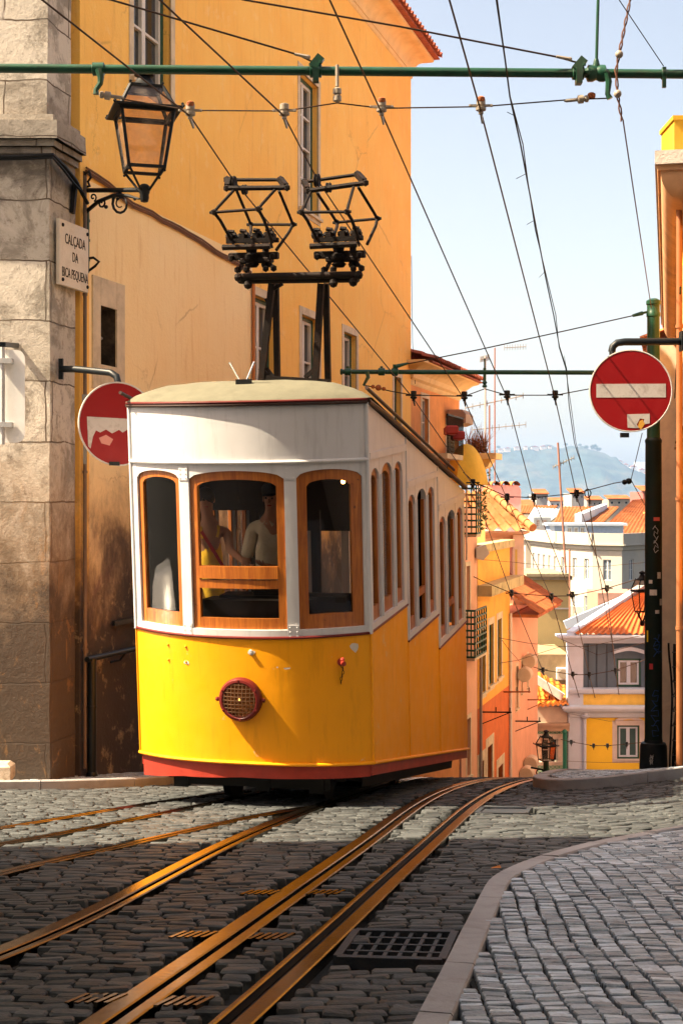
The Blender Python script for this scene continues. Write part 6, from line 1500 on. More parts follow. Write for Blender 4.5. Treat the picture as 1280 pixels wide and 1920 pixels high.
for (x0, x1, y0, y1, nm) in ((893, 959, 1022, 1037, 'coping'), (893, 962, 1098, 1118, 'ledge')):
    m = MB(); z1, z0 = wz(895, y0), wz(895, y1); ot = .12 if nm == 'coping' else .42; m.prism([WP(a - .05, z0, -.3), WP(a - .05, z0, ot), WP(a - .05, z1, ot), WP(a - .05, z1, -.3)], WD * (b - a + .3)); m.build(nm, pm('mossy_ledge', (.50, .40, .20), .9, stain=(.10, .08, .04), samt=.8, ss=2, bmp=.6), t, smooth=False)
zz = wz(895, 1330)
m = MB(); hs = [(wu(x0)[0], wu(x1)[0], (HY - y1) / F * wu(x0)[1], (HY - y0) / F * wu(x0)[1]) for x0, x1, y0, y1 in ((898, 906, 1432, 1520), (913, 922, 1402, 1520), (933, 942, 1440, 1520))]
facade(m, (WO.x, WO.y, 0), WD, WN, a, b, -20, zz - .002, hs, .2, 6); m.build('lower_wall', M_b3b, t, smooth=False)
for h in hs: window(t, (WO.x, WO.y, 0), WD, WN, *h, rev=.17, style=(1, 1), fm=M_black, surround=.28)
m = MB(); u = wu(953)[0]; m.tube([WP(u, wz(953, 1150), .06), WP(u, -14, .06)], .05, 8); recentre(m.build('downpipe', M_fwht, label='pale drainpipe at the far corner of the orange shuttered house', cat='downpipe'))
m = MB(); u = wu(897)[0]; m.tube([WP(u, wz(897, 1190), .06), WP(u, -14, .06)], .045, 8); recentre(m.build('downpipe', pm('grey_pipe', (.3, .25, .22), .7), label='grey drainpipe at the near corner of the orange shuttered house', cat='downpipe'))
t = thing('wall_speaker', 'pale pentagonal box high on the near corner of the orange shuttered house', 'box', WP(wu(890)[0], wz(890, 1040), .2))
q = WP(wu(889)[0], wz(889, 1036), .15); m = MB(); m.prism([q + Vector((x, 0, z)) for x, z in ((-.1, -.16), (.10, -.22), (.28, -.02), (.16, .22), (-.1, .12))], (0, .4, 0)); m.build('box', M_fwht, t, smooth=False); m = MB(); m.bar(q + Vector((0, .2, .05)), q + Vector((-.4, .3, .05)), .05); m.build('bracket', M_fwht, t, smooth=False)
# laundry brackets
for i, (px, py, w_, lab) in enumerate(((900, 1335, .9, 'iron laundry bracket on the brick red wall, nearest one'), (943, 1297, .85, 'iron laundry bracket at the corner of the orange house, uppermost one'), (962, 1352, .9, 'iron laundry bracket low on the salmon wall'), (985, 1312, .85, 'iron laundry bracket on the salmon wall, farthest one'))):
    u, Y = wu(px); z = wz(px, py); t = thing('laundry_bracket', lab, 'laundry bracket', WP(u, z, 0), 'iron laundry brackets along the left row')
    m = MB(); m.bar(WP(u, z, 0), WP(u, z + .03, w_), .04); m.bar(WP(u, z, 0), WP(u + .02, z + .0, .02), .04); m.bar(WP(u, z + .02, w_ * .95), WP(u, z - .35 if i != 1 else z - .02, 0.02), .025)
    m.build('arm', M_rust if i % 2 else M_black, t, smooth=False)
    m = MB(); 
    for f_ in (.5, .95): m.bar(WP(u, z, w_ * f_), WP(u, z + .16, w_ * f_), .03)
    m.build('pegs', M_black, t, smooth=False)
t, a, b, zt, O = wallhouse('salmon_house', 'salmon pink house with small round awnings and a curved tiled eave', 955.5, 1004, 1150, M_pk2, [(963, 967, 1250, 1330), (973, 976, 1240, 1300), (984, 986, 1230, 1290), (960, 966, 1475, 1540), (972, 977, 1450, 1540)], out=.06, zb=-20)
m = MB(); Z = Vector((0, 0, 1)); e0, e1 = O + WD * a + WN * .9 + Z * (zt - .02), O + WD * b + WN * .9 + Z * (zt - .02)
tile_roof(m, e0, e1, O + WD * b - WN * 2 + Z * (zt + 1.9), O + WD * a - WN * 2 + Z * (zt + 1.9), .26, .4, .06, 5); slab(m, [O + WD * a + WN * .85 + Z * (zt - .03), O + WD * b + WN * .85 + Z * (zt - .03), O + WD * b - WN * .5 + Z * (zt - .03), O + WD * a - WN * .5 + Z * (zt - .03)], .10)
m.build('roof', pm('salmon_roof_tile', (.34, .10, .03), .8, var=.3, vs=3, bmp=.5, stain=(.2, .08, .03), samt=.5), t, angle=50, recalc=False)
for i, (px, py) in enumerate(((968, 1260), (977, 1235), (972, 1445), (980, 1425))):
    u, Y = wu(px); z = wz(px, py); m = MB(); m.lathe([(.0, 0), (.22, 0), (.24, .05), (.24, .5), (.22, .55), (.0, .55)], O + WD * (u - .4) + WN * .24 + Z * (z - .05), WD, 18)
    recentre(m.build('awning_drum', pm('cream_canvas', (.55, .44, .32), .8), label=('cream drum shaped awning on the salmon wall, %s pair, %s one' % ('upper' if i < 2 else 'lower', 'nearer' if i % 2 == 0 else 'farther')), cat='awning', group='drum awnings on the salmon wall'))
M_pillar = pm('cream_render', (.60, .44, .32), .85, stain=(.6, .4, .25), samt=.3)
# ---- front-facing houses placed down the valley
def fronthouse(name, lab, x0, x1, ytop, Y, mat, wins=(), depth=8, zb=-20, style=(2, 3), fm=None, outer=None, sur=.14, sm=None, cat='house', pane=None, rev=.13):
    a, b, zt = (x0 - CX) / F * Y, (x1 - CX) / F * Y, (HY - ytop) / F * Y; t = thing(name, lab, cat, ((a + b) / 2, Y, zt))
    hs = [((p0 - CX) / F * Y, (p1 - CX) / F * Y, (HY - q1) / F * Y, (HY - q0) / F * Y) for p0, p1, q0, q1 in wins]
    m = MB(); facade(m, (0, Y, 0), (1, 0, 0), (0, -1, 0), a, b, zb, zt, hs, rev + .03, depth); m.build('wall', mat, t, smooth=False)
    for h in hs: window(t, (0, Y, 0), (1, 0, 0), (0, -1, 0), *h, rev=rev, style=style, fm=fm, outer=outer, surround=sur, sm=sm, pane=pane)
    return t, a, b, zt
# hip roofed pink house just past the parapet
t, a, b, zt = fronthouse('hip_roof_house', 'pink and cream house with big rounded hip tiles, behind the orange parapet', 892, 962, 998, 50, M_pk, [(943, 949, 1030, 1080)], depth=5, sur=0)
m = MB(); zt2 = zt + .05; tile_roof(m, (a - .3, 49.4, zt2), (b + .55, 49.4, zt2), (a + .6, 52.3, zt2 + 1.35), (a - .3, 52.3, zt2 + 1.35), .42, .55, .13, 8)
tile_roof(m, (b + .6, 49.45, zt2), (b + .6, 55, zt2), (a + .6, 55, zt2 + 1.35), (a + .6, 52.3, zt2 + 1.35), .42, .55, .13, 8); m.build('roof', pm('sunny_tile', (.30, .11, .03), .8, var=.25, vs=2, stain=(.4, .2, .1), samt=.5), t, angle=60, recalc=False)
m = MB(); pA, pB = Vector((b + .6, 49.4, zt2 + .12)), Vector((a + .6, 52.3, zt2 + 1.5)); n_t = 8
for i in range(n_t): q0, q1 = pA.lerp(pB, i / n_t), pA.lerp(pB, (i + 1.1) / n_t); m.tube([q0, q1], [.15, .12], 10)
m.build('hip_tiles', pm('ridge_tile', (.36, .15, .05), .8, var=.3, vs=2, stain=(.4, .2, .1), samt=.4), t)
m = MB(); cornice(m, (0, 50, 0), (1, 0, 0), (0, -1, 0), a, b, [(0, zt - .5), (.05, zt - .42), (.08, zt - .2), (.5, zt), (.5, zt + .04)], ret=3); m.build('cornice', M_pillar, t, recalc=False)
m = MB(); q0, q1 = P(961, 1140, 49.7), P(981, 1003, 49.7); m.box(((q0.x + q1.x) / 2, 49.9, (q0.z - 2 + q1.z) / 2), (q1.x - q0.x, .5, q1.z - q0.z + 2)); m.build('pillar', M_pillar, t, smooth=False)
m = MB(); q = P(965, 1100, 49.62); m.box((q.x + .04, 49.64, q.z + .45), (.07, .03, 1.7)); m.build('slit', pm('ochre_slit', (.50, .36, .08), .8), t, smooth=False)
t, a, b, zt = fronthouse('plaster_chimney', 'tall plain beige rendered chimney standing on the orange parapet', 885, 909, 962, 46.2, pm('beige_render', (.62, .47, .26), .9, stain=(.4, .28, .12), samt=.4), (), depth=.5, zb=P(0, 1030, 46.2).z, cat='chimney')
t, a, b, zt = fronthouse('chimney_stack', 'wide pink chimney stack capped with four clay half tiles', 897, 976, 918, 58, pm('light_pink_render', (.86, .50, .45), .85, stain=(.7, .4, .33), samt=.3), (), depth=1.5, cat='chimney')
m = MB(); m.prism([(a, 58, zt), (b, 58, zt), (b - .12, 58, zt + .18), (a + .12, 58, zt + .18)], (0, 1.5, 0))
m.build('sloped_top', pm('light_pink_render', (.86, .50, .45)), t, smooth=False)
for i in range(4):
    x = a + .28 + i * (b - a - .5) / 3; m = MB(); r_ = [[(x + .18 * math.cos(th), 57.9 + y_, zt + .16 + .19 * math.sin(th)) for th in [k_ * math.pi / 8 for k_ in range(9)]] for y_ in (0, 1.6)]; m.grid(r_); m.grid([[(x + .14 * math.cos(th), 57.9 + y_, zt + .16 + .15 * math.sin(th)) for th in [k_ * math.pi / 8 for k_ in range(9)]] for y_ in (0, 1.6)]); m.build('cap_tile', M_tile, t, recalc=False)
# ochre blank gable
M_och = pm('ochre_blank_render', (.46, .34, .15), .9, var=.08, vs=.6, bmp=.2, bsc=6, stain=(.42, .32, .14), samt=.4, ss=.6)
t, a, b, zt = fronthouse('ochre_gable', 'tall blank ochre gable wall below the cream curved building', 985, 1066, 1085, 78, M_och, (), depth=8, cat='wall')
m = MB(); m.box(((a + b) / 2, 82, zt + .05), (b - a + .3, 8.4, .22)); 
for i in range(60): m.box((a + (b - a) * (i + .5) / 60, 77.9, zt + .2 + .05 * noise.noise(Vector((i * .7, 0, 0)))), ((b - a) / 64, .4, .16))
m.build('coping', pm('mossy_coping', (.30, .25, .16), .95, stain=(.1, .08, .05), samt=.7, bmp=.6), t, smooth=False)
m = MB(); q = P(1043, 1141, 77.97); m.box((q.x, 77.96, q.z), (1.3, .05, .08)); m.build('metal_strip', M_fwht, t, smooth=False)
t, a, b, zt = fronthouse('cream_annex', 'low cream annex wall with an air conditioning unit, under the ochre gable', 990, 1066, 1227, 72, pm('cream_annex_render', (.30, .22, .12), .85, stain=(.65, .48, .25), samt=.3), (), depth=5)
m = MB(); q = P(1054, 1263, 71.8); t2 = thing('air_conditioner', 'white air conditioning unit with a round fan on the cream annex wall', 'air conditioner', q); m.box(q, (.62, .35, .62), ch=.03); m.build('casing', M_fwht, t2, angle=30)
m = MB(); m.lathe([(0, 0), (.21, 0), (.23, .01), (.23, .03)], q + Vector((0, -.19, 0)), (0, -1, 0), 20); m.build('fan_grille', pm('fan_grey', (.35, .30, .22), .6), t2)
# lower roof and tiled shop house
t, a, b, zt = fronthouse('tiled_house', 'low house clad in green patterned tiles, with a white framed window', 1000, 1063, 1325, 60, pm('cream_band', (.58, .50, .40), .8, stain=(.6, .5, .35), samt=.3), (), depth=5, zb=P(0, 1357, 60).z)
m = MB(); m.box(((a + b) / 2, 60, P(0, 1363, 60).z), (b - a + .1, .5, .28)); m.box(((a + b) / 2, 60.02, P(0, 1357, 60).z), (b - a + .1, .7, .12)); m.build('cornice', pm('brown_cornice', (.42, .30, .2), .8), t, smooth=False)
def azulejo():
    m, n, l, b_ = newmat('green_patterned_tiles'); v = coords(n, l, (5.5, 5.5, 5.5)); f = n.new('ShaderNodeVectorMath'); f.operation = 'FRACTION'; l.new(v, f.inputs[0]); s = n.new('ShaderNodeVectorMath'); s.operation = 'SUBTRACT'; s.inputs[1].default_value = (.5, .5, .5); l.new(f.outputs[0], s.inputs[0])
    mm = n.new('ShaderNodeVectorMath'); mm.operation = 'MULTIPLY'; mm.inputs[1].default_value = (1, 0, 1); l.new(s.outputs[0], mm.inputs[0]); ln = n.new('ShaderNodeVectorMath'); ln.operation = 'LENGTH'; l.new(mm.outputs[0], ln.inputs[0])
    w_ = n.new('ShaderNodeMath'); w_.operation = 'SINE'; k_ = n.new('ShaderNodeMath'); k_.operation = 'MULTIPLY'; k_.inputs[1].default_value = 19; l.new(ln.outputs['Value'], k_.inputs[0]); l.new(k_.outputs[0], w_.inputs[0])
    c = mixc(n, l, ramp(n, l, w_.outputs[0], -.2, .4), (.16, .34, .22), (.50, .56, .40)); l.new(c, b_.inputs['Base Color']); b_.inputs['Roughness'].default_value = .25; return m
M_az = azulejo()
Yt = 60; m = MB(); q0, q1 = (1000 - CX) / F * Yt, (1063 - CX) / F * Yt; hw_ = ((1014 - CX) / F * Yt, (1045 - CX) / F * Yt, P(0, 1428, Yt).z, P(0, 1385, Yt).z)
facade(m, (0, Yt, 0), (1, 0, 0), (0, -1, 0), q0, q1, -20, P(0, 1366, Yt).z, [hw_], .15, 5); m.build('tiled_wall', M_az, t, smooth=False)
window(t, (0, Yt, 0), (1, 0, 0), (0, -1, 0), *hw_, rev=.12, style=(2, 2), surround=.2, sm=pm('white_surround', (.78, .68, .55), .7))
m = MB(); q = P(1058, 1375, 59.75); m.tube([q, (q.x, 59.75, -14)], .09, 10); m.ball(q + Vector((0, 0, .06)), .12, 8); recentre(m.build('green_downpipe', pm('pipe_green', (.02, .16, .10), .4), label='thick dark green drainpipe between the tiled house and the white pilaster', cat='downpipe'))
m = MB(); tile_roof(m, P(1000, 1328, 59.6), P(1066, 1322, 59.6), P(1066, 1290, 63), P(985, 1248, 63), .28, .5, .06, 6); m.build('roof', pm('bright_orange_tile', (.60, .19, .02), .75, var=.25, vs=2, stain=(.5, .18, .05), samt=.4), t, angle=60, recalc=False)
m = MB(); m.prism([P(1000, 1272, 60.6), P(1052, 1312, 60.2), P(1056, 1304, 60.3), P(1000, 1262, 60.8)], (0, .5, -.02)); m.bar(P(1000, 1270, 60.4), P(1054, 1307, 60.2), .35, .3); m.build('parapet_strip', M_fwht, t, smooth=False)

# ---- yellow corner house in the middle distance
M_yw = pm('yellow_render', (.80, .50, .03), .8); M_yh = pm('yellow_facade', (.80, .54, .04), .82, var=.06, vs=1, bmp=.15, stain=(.7, .42, .05), samt=.3)
M_gw = pm('blue_grey_render', (.10, .145, .19), .8, var=.06, stain=(.07, .11, .15), samt=.4, ss=1.5, sz=.4); M_ww = pm('white_plaster', (.50, .58, .68), .75, var=.05, stain=(.35, .36, .38), samt=.2)
Yy = 60.0; X = lambda px: (px - CX) / F * Yy; ZZ = lambda py: (HY - py) / F * Yy
YH = thing('yellow_house', 'yellow corner house with blue-grey upper storey, white pilaster and orange roof', 'house', (X(1140), Yy, ZZ(1455)))
xr = 1262; h1 = (X(1157), X(1203), ZZ(1289), ZZ(1236)); h2 = (X(1156), X(1198), ZZ(1423), ZZ(1360))
m = MB(); facade(m, (0, Yy + .25, 0), (1, 0, 0), (0, -1, 0), X(1090), X(xr), ZZ(1292), ZZ(1200), [h1], .2, 2.2); m.build('upper_wall', M_gw, YH, smooth=False)
m = MB()
for px in (1104, 1120, 1139): m.box((X(px), Yy + .23, ZZ(1247)), (.035, .05, ZZ(1203) - ZZ(1291)))
m.build('wall_batten', pm('batten_grey', (.06, .08, .10), .8), YH, smooth=False)
m = MB(); facade(m, (0, Yy + .0, 0), (1, 0, 0), (0, -1, 0), X(1092), X(xr), ZZ(1325), ZZ(1300), [], .2, 2.2); m.build('band_wall', pm('yellow_band', (.88, .62, .12), .8), YH, smooth=False)
m = MB(); facade(m, (0, Yy, 0), (1, 0, 0), (0, -1, 0), X(1092), X(xr), -20, ZZ(1342), [h2], .2, 2.2); m.build('lower_wall', M_yh, YH, smooth=False)
m = MB(); facade(m, (0, Yy - .1, 0), (1, 0, 0), (0, -1, 0), X(1064), X(1092) - .002, -20, ZZ(1196), [], .2, .6); m.build('pilaster', M_ww, YH, smooth=False)
for nm, x0, pr in (('eave_cornice', 1058, [(0, ZZ(1206)), (.1, ZZ(1204)), (.2, ZZ(1200)), (.42, ZZ(1195)), (.5, ZZ(1193)), (.5, ZZ(1189)), (0, ZZ(1189))]), ('string_course', 1066, [(0, ZZ(1301)), (.12, ZZ(1299)), (.16, ZZ(1295)), (.16, ZZ(1291)), (-.3, ZZ(1290))]), ('main_cornice', 1064, [(0, ZZ(1345)), (.08, ZZ(1343)), (.12, ZZ(1336)), (.35, ZZ(1331)), (.42, ZZ(1326)), (.42, ZZ(1322)), (.0, ZZ(1321))])):
    m = MB(); cornice(m, (0, Yy - .1, 0), (1, 0, 0), (0, -1, 0), X(x0 + 6), X(xr), pr, ret=.4); m.build(nm, M_ww, YH, recalc=False, angle=30)
m = MB(); m.tube([(X(1094), Yy - .16, ZZ(1345)), (X(1094), Yy - .16, -14)], .07, 10); m.lathe([(.07, 0), (.16, .04), (.2, .1), (.1, .16), (.12, .25), (0, .3)], (X(1094), Yy - .2, ZZ(1346)), (0, 0, 1), 12); m.build('corner_column', M_ww, YH)
window(YH, (0, Yy + .25, 0), (1, 0, 0), (0, -1, 0), *h1, rev=.1, style=(2, 1), fm=M_ww, outer=M_fgrn, surround=0, bw=.08)
window(YH, (0, Yy, 0), (1, 0, 0), (0, -1, 0), *h2, rev=.12, style=(2, 1), fm=M_ww, outer=M_fgrn, surround=.2, sm=pm('grey_surround', (.55, .50, .46), .8), bw=.07, pane=M_curt)
def archtop(x0, x1, z, rise, w_, Y, mat, nm, par, dp=.1):
    m = MB(); n_ = 12; r0 = [(x0 + (x1 - x0) * i / n_, z + rise * math.sin(math.pi * i / n_)) for i in range(n_ + 1)]
    pts = [Vector((x, Y, zz_)) for x, zz_ in r0] + [Vector((x, Y, zz_ + w_)) for x, zz_ in reversed(r0)]; 
    for i in range(n_): m.prism([Vector((r0[i][0], Y, r0[i][1])), Vector((r0[i + 1][0], Y, r0[i + 1][1])), Vector((r0[i + 1][0], Y, r0[i + 1][1] + w_)), Vector((r0[i][0], Y, r0[i][1] + w_))], (0, -dp, 0))
    m.build(nm, mat, par, smooth=False)
archtop(X(1150), X(1206), ZZ(1226), .13, .16, Yy + .24, M_ww, 'window_hood', YH, .3); archtop(X(1152), X(1203), ZZ(1357), .2, .17, Yy - .02, pm('grey_surround', (.55, .50, .46), .8), 'window_arch', YH, .06)
m = MB(); tile_roof(m, (X(1070), Yy - .5, ZZ(1188)), (X(xr), Yy - .5, ZZ(1188)), (X(xr) + .2, Yy + 4.5, ZZ(1188) + 1.6), (X(1070) + 3.9, Yy + 4.5, ZZ(1188) + 1.6), .25, 8, .06, 8); m.build('roof', pm('vivid_orange_tile', (.46, .13, .03), .75, var=.2, vs=1.5, stain=(.55, .16, .04), samt=.4), YH, angle=60, recalc=False)
m = MB(); m.bar((X(1066), Yy - .4, ZZ(1187)), (X(1070) + 3.9, Yy + 4.5, ZZ(1188) + 1.65), .35, .25); m.build('verge_strip', M_ww, YH, smooth=False)
t, a, b, zt = fronthouse('roof_dormer', 'long pale dormer wall with brown panels rising behind the orange roof', 1120, 1262, 1112, 68, pm('dormer_brown', (.40, .22, .16), .8, stain=(.25, .15, .1)), (), depth=3, cat='dormer')
m = MB(); m.bar((a - 1.6, 67.8, P(0, 1172, 67.8).z), (b, 67.8, P(0, 1084, 67.8).z), .25, .4); m.build('sloping_coping', M_ww, t, smooth=False)
# ---- cream curved building and its roofs
M_cw = pm('cream_curved_render', (.42, .38, .32), .85, var=.06, vs=.4, stain=(.6, .5, .36), samt=.4, ss=.35, sz=.3)
CB = thing('curved_building', 'cream building with a long curved facade, balconies and tall windows, lower in the valley', 'building', P(1100, 1200, 130))
knots = [P(968, 0, 152), P(1045, 0, 136), P(1110, 0, 130), P(1165, 0, 128.5), P(1200, 0, 131), P(1290, 0, 140)]; knots = [Vector((k_.x, k_.y, 0)) for k_ in knots]
ztop, zbot = P(0, 1022, 130).z, -22
for i in range(len(knots) - 1):
    A_, B_ = knots[i], knots[i + 1]; d_ = (B_ - A_).normalized(); n2 = Vector((d_.y, -d_.x, 0)); L_ = (B_ - A_).length; nw = max(1, int(L_ / 1.9)); hs = []
    for j in range(nw):
        cc = (j + .5) * L_ / nw
        for z in (ztop - 3.2, ztop - 6.6, ztop - 10): hs.append((cc - .4, cc + .4, z, z + 1.9))
    m = MB(); facade(m, A_, d_, n2, 0, L_, zbot, ztop, hs, .2, 3); m.build('wall', M_cw, CB, smooth=False)
    for h in hs:
        window(CB, A_, d_, n2, *h, rev=.15, style=(2, 2), surround=0, bw=.06, pane=pm('pale_pane', (.12, .15, .18), .2), fm=pm('pale_frame', (.66, .66, .64), .6))
    m = MB(); cornice(m, A_, d_, n2, 0, L_, [(0, ztop - .5), (.15, ztop - .4), (.2, ztop - .1), (.5, ztop), (.5, ztop + .12), (0.3, ztop + .12), (.3, ztop + 1.1), (.0, ztop + 1.1)]); m.build('parapet', M_cw, CB, recalc=False)
    if i in (1, 2, 3):
        zb_ = ztop - 6.7; m = MB(); m.prism([A_ + d_ * .3 + Z * zb_, A_ + d_ * (L_ - .3) + Z * zb_, A_ + d_ * (L_ - .3) + n2 * .8 + Z * zb_, A_ + d_ * .3 + n2 * .8 + Z * zb_], (0, 0, -.25)); m.bar(A_ + d_ * .3 + n2 * .8 + Z * (zb_ + 1), A_ + d_ * (L_ - .3) + n2 * .8 + Z * (zb_ + 1), .08)
        nb = int(L_ / .25)
        for j in range(nb): q = A_ + d_ * (.3 + (L_ - .6) * j / nb) + n2 * .8 + Z * zb_; m.bar(q, q + Z * 1, .05)
        m.build('balcony', pm('balcony_beige', (.55, .44, .30), .8), CB, smooth=False)
M_rt = pm('distant_tile', (.28, .085, .025), .85, var=.25, vs=.6, stain=(.5, .2, .08), samt=.5, ss=.5, bmp=.5, bsc=4, bd=.1)
def distroof(name, lab, px_pts, Ys_, ridge, mat=None, wallmat=None, wins=True):
    """a gabled house: eave front line and ridge from points, closed walls below"""
    (ax, ay), (bx_, by), (cx_, cy), (dx, dy) = px_pts; A_, B_, C_, D_ = P(ax, ay, Ys_[0]), P(bx_, by, Ys_[1]), P(cx_, cy, Ys_[2]), P(dx, dy, Ys_[3])
    t = thing(name, lab, 'house', ((A_ + B_) / 2)); m = MB(); tile_roof(m, A_, B_, C_, D_, .45, .9, .09, 4); m.build('roof', mat or M_rt, t, angle=60, recalc=False)
    m = MB(); lo = lambda p, e=0: Vector((p.x, p.y, -21)); 
    for p_, q_ in ((A_, B_), (B_, C_), (C_, D_), (D_, A_)): m.add([lo(p_), lo(q_), q_ - Z * .12, p_ - Z * .12], [(0, 1, 2, 3)])
    m.build('wall', wallmat or M_cw, t, smooth=False); return t
distroof('valley_house', 'broad orange tiled roof filling the right, above the curved facade', [(1105, 1012), (1262, 1012), (1262, 930), (1185, 938)], (142, 142, 175, 170), 0)
distroof('valley_house', 'orange roof with a white party wall, behind the blue dormers', [(1038, 980), (1125, 985), (1160, 950), (1050, 950)], (160, 160, 185, 185), 0)
distroof('valley_house', 'small orange roof patch left of the blue-grey dormers', [(985, 1012), (1055, 1015), (1075, 995), (1025, 985)], (146, 146, 160, 160), 0)
distroof('valley_house', 'pale orange flat roof just right of the pink chimney stack', [(972, 962), (1030, 965), (1045, 948), (976, 948)], (190, 190, 230, 230), 0)
distroof('valley_house', 'grey metal roof between chimney stack and orange roofs', [(978, 990), (1012, 992), (1060, 955), (1000, 952)], (165, 165, 190, 190), 0, mat=pm('zinc_roof', (.36, .42, .50), .5, var=.1))
t, a, b, zt = fronthouse('dormer_row', 'row of blue-grey dormers with white posts on the curved building', 1030, 1168, 985, 141, pm('dormer_blue', (.24, .32, .46), .7), [(1064, 1070, 990, 1008), (1076, 1082, 990, 1008), (1088, 1094, 990, 1008)], depth=3, zb=P(0, 1025, 141).z, sur=.1, sm=M_ww, cat='dormer')
m = MB(); m.box(((a + b) / 2, 142.3, zt + .1), (b - a + .6, 3.4, .25)); 
for px in (1032, 1036, 1060, 1098): m.box(((px - CX) / F * 141, 140.9, zt - .9), (.22, .2, 1.9))
m.build('trim', M_ww, t, smooth=False)
t, a, b, zt = fronthouse('party_wall', 'slanting white party wall between two orange roofs', 1082, 1086, 968, 165, M_ww, (), depth=2, cat='wall'); m = MB(); m.bar(P(1083, 974, 160), P(1132, 954, 182), .8, 1.2); m.build('sloping_top', M_ww, t, smooth=False)
t, a, b, zt = fronthouse('roof_dormer', 'grey glazed dormer above the small orange roof patch', 1000, 1032, 970, 152, pm('dormer_grey', (.30, .36, .38), .6), [(1005, 1011, 975, 988), (1018, 1024, 975, 988)], depth=4, zb=P(0, 1000, 152).z, sur=0, cat='dormer')
for i, (x0, x1, yt, Y, lab, col) in enumerate(((1005, 1026, 927, 300, 'white block house on the skyline left of the tall antenna', (.35, .34, .33)), (1071, 1094, 925, 320, 'white block house near the water behind the tied cable loop', (.35, .34, .33)), (1205, 1240, 922, 260, 'red brown block just left of the pole foot of the sky', (.35, .12, .10)), (1100, 1128, 938, 380, 'low pale house before the water, right of the cable loop', (.34, .29, .25)), (1030, 1060, 940, 420, 'low grey house by the water between two white blocks', (.5, .52, .55)), (1140, 1180, 936, 400, 'low cream house by the water, below the wire junction', (.34, .29, .23)), (900, 1000, 950, 240, 'long low roofline behind the pink chimney stack', (.5, .45, .4)))):
    w_ = [(x0 + (x1 - x0) * (j + .3) / 3, x0 + (x1 - x0) * (j + .7) / 3, yt + 4, yt + 9) for j in range(3)] if x1 - x0 < 60 else []
    t, a, b, zt = fronthouse('valley_house', lab, x0, x1, yt, Y, pm('block_%d' % i, col, .85), w_, depth=12, sur=0, zb=-21.5, style=(1, 1))
    m = MB(); m.prism([(a - .3, Y - .4, zt), (b + .3, Y - .4, zt), (b + .3, Y + 6, zt + 1.0), (a - .3, Y + 6, zt + 1.0)], (0, 0, .2)); m.build('roof', M_rt, t, smooth=False)
# antennas
def antenna(lab, px, y0, y1, Y, bars, r_=.03, col=None):
    t = thing('roof_antenna', lab, 'antenna', P(px, y1, Y)); m = MB(); m.tube([P(px + (bars[-1] if isinstance(bars[-1], (int, float)) else 0), y1, Y), P(px, y0, Y)], r_, 6); m.build('mast', col or pm('antenna_rust', (.30, .14, .09), .6), t)
    m = MB(); ok = False
    for b_ in bars:
        if isinstance(b_, tuple):
            x0, x1, ya, yb = b_; A_, B_ = P(x0, ya, Y), P(x1, yb, Y); m.tube([A_, B_], r_ * .5, 5); ok = True
            for i in range(9): q = A_.lerp(B_, i / 8); m.tube([q - Z * .12, q + Z * .12], r_ * .35, 4)
    if ok: m.build('elements', M_fgry, t)
antenna('tallest thin rusty antenna mast above the pink chimney stack', 927, 652, 905, 57.5, [(0,)[:0] or (945, 985, 652, 650), 0])
antenna('grey antenna mast with small top cluster left of the rusty mast', 909, 668, 935, 57.5, [(900, 916, 674, 670), (872, 980, 765, 742), 0], .045, pm('antenna_grey', (.42, .38, .34), .5))
antenna('short antenna mast left of the others with a long slanting rod', 917, 760, 905, 57.5, [(885, 985, 806, 796), 0], .035)
antenna('rusty antenna with a slanting rod, standing mid valley before the hill', 1045, 830, 1075, 77, [(1036, 1075, 876, 858), 15], .06)
antenna('thin rusty mast along the edge of the ochre gable', 1067, 1030, 1230, 76, [0], .05)
# lamp posts beyond the crest
Y = 42; c = P(1023, 1425, Y); L = thing('post_lamp', 'small street lantern on a green post, standing before the green tiled house', 'street lamp', P(1023, 1500, Y))
s_ = Y / F; lantern(L, c, 22 * s_, 31 * s_ * .9, 27 * s_, 16 * s_, ang=.25)
m = MB(); m.tube([c - Z * .02, c - Z * .25, (c.x, c.y, H(c.x, c.y))], [.08, .09, .12], 10); m.build('post', M_green, L)
m = MB(); m.tube([c - Z * .3 + Vector((0, 0, 0)), c + Vector((-.45, 0, -.22))], .03, 6); m.tube([c + Vector((-.2 + .13 * math.cos(a) * (1 - a / 9), 0, -.38 + .13 * math.sin(a) * (1 - a / 9))) for a in [i * .6 for i in range(14)]], .02, 6); m.build('scroll_bracket', M_black, L)
Y = 34; c = P(1203, 1147, Y); L = thing('wall_lamp', 'street lantern half hidden behind the green pole, facing the valley', 'street lamp', c); s_ = Y / F; lantern(L, c, 20 * s_, 33 * s_ * .9, 38 * s_, 22 * s_, ang=.3)
m = MB(); q = P(1262, 1160, Y + 2.0); hub = c - Z * .25
for dx, dy in ((-.1, -.1), (.1, -.1), (.1, .1), (-.1, .1)): m.tube([c + Vector((dx, dy, -.02)), c + Vector((dx * .6, dy * .6, -.14)), hub], .016, 6)
m.lathe([(0, -.1), (.05, -.08), (.05, .02), (0, .04)], hub, (0, 0, 1), 10); m.tube([hub, q], .03, 8); m.tube([hub + Vector((.1, 0, -.03)), hub.lerp(q, .5) - Z * .25, q - Z * .5], .02, 6); m.build('scroll_bracket', M_black, L)

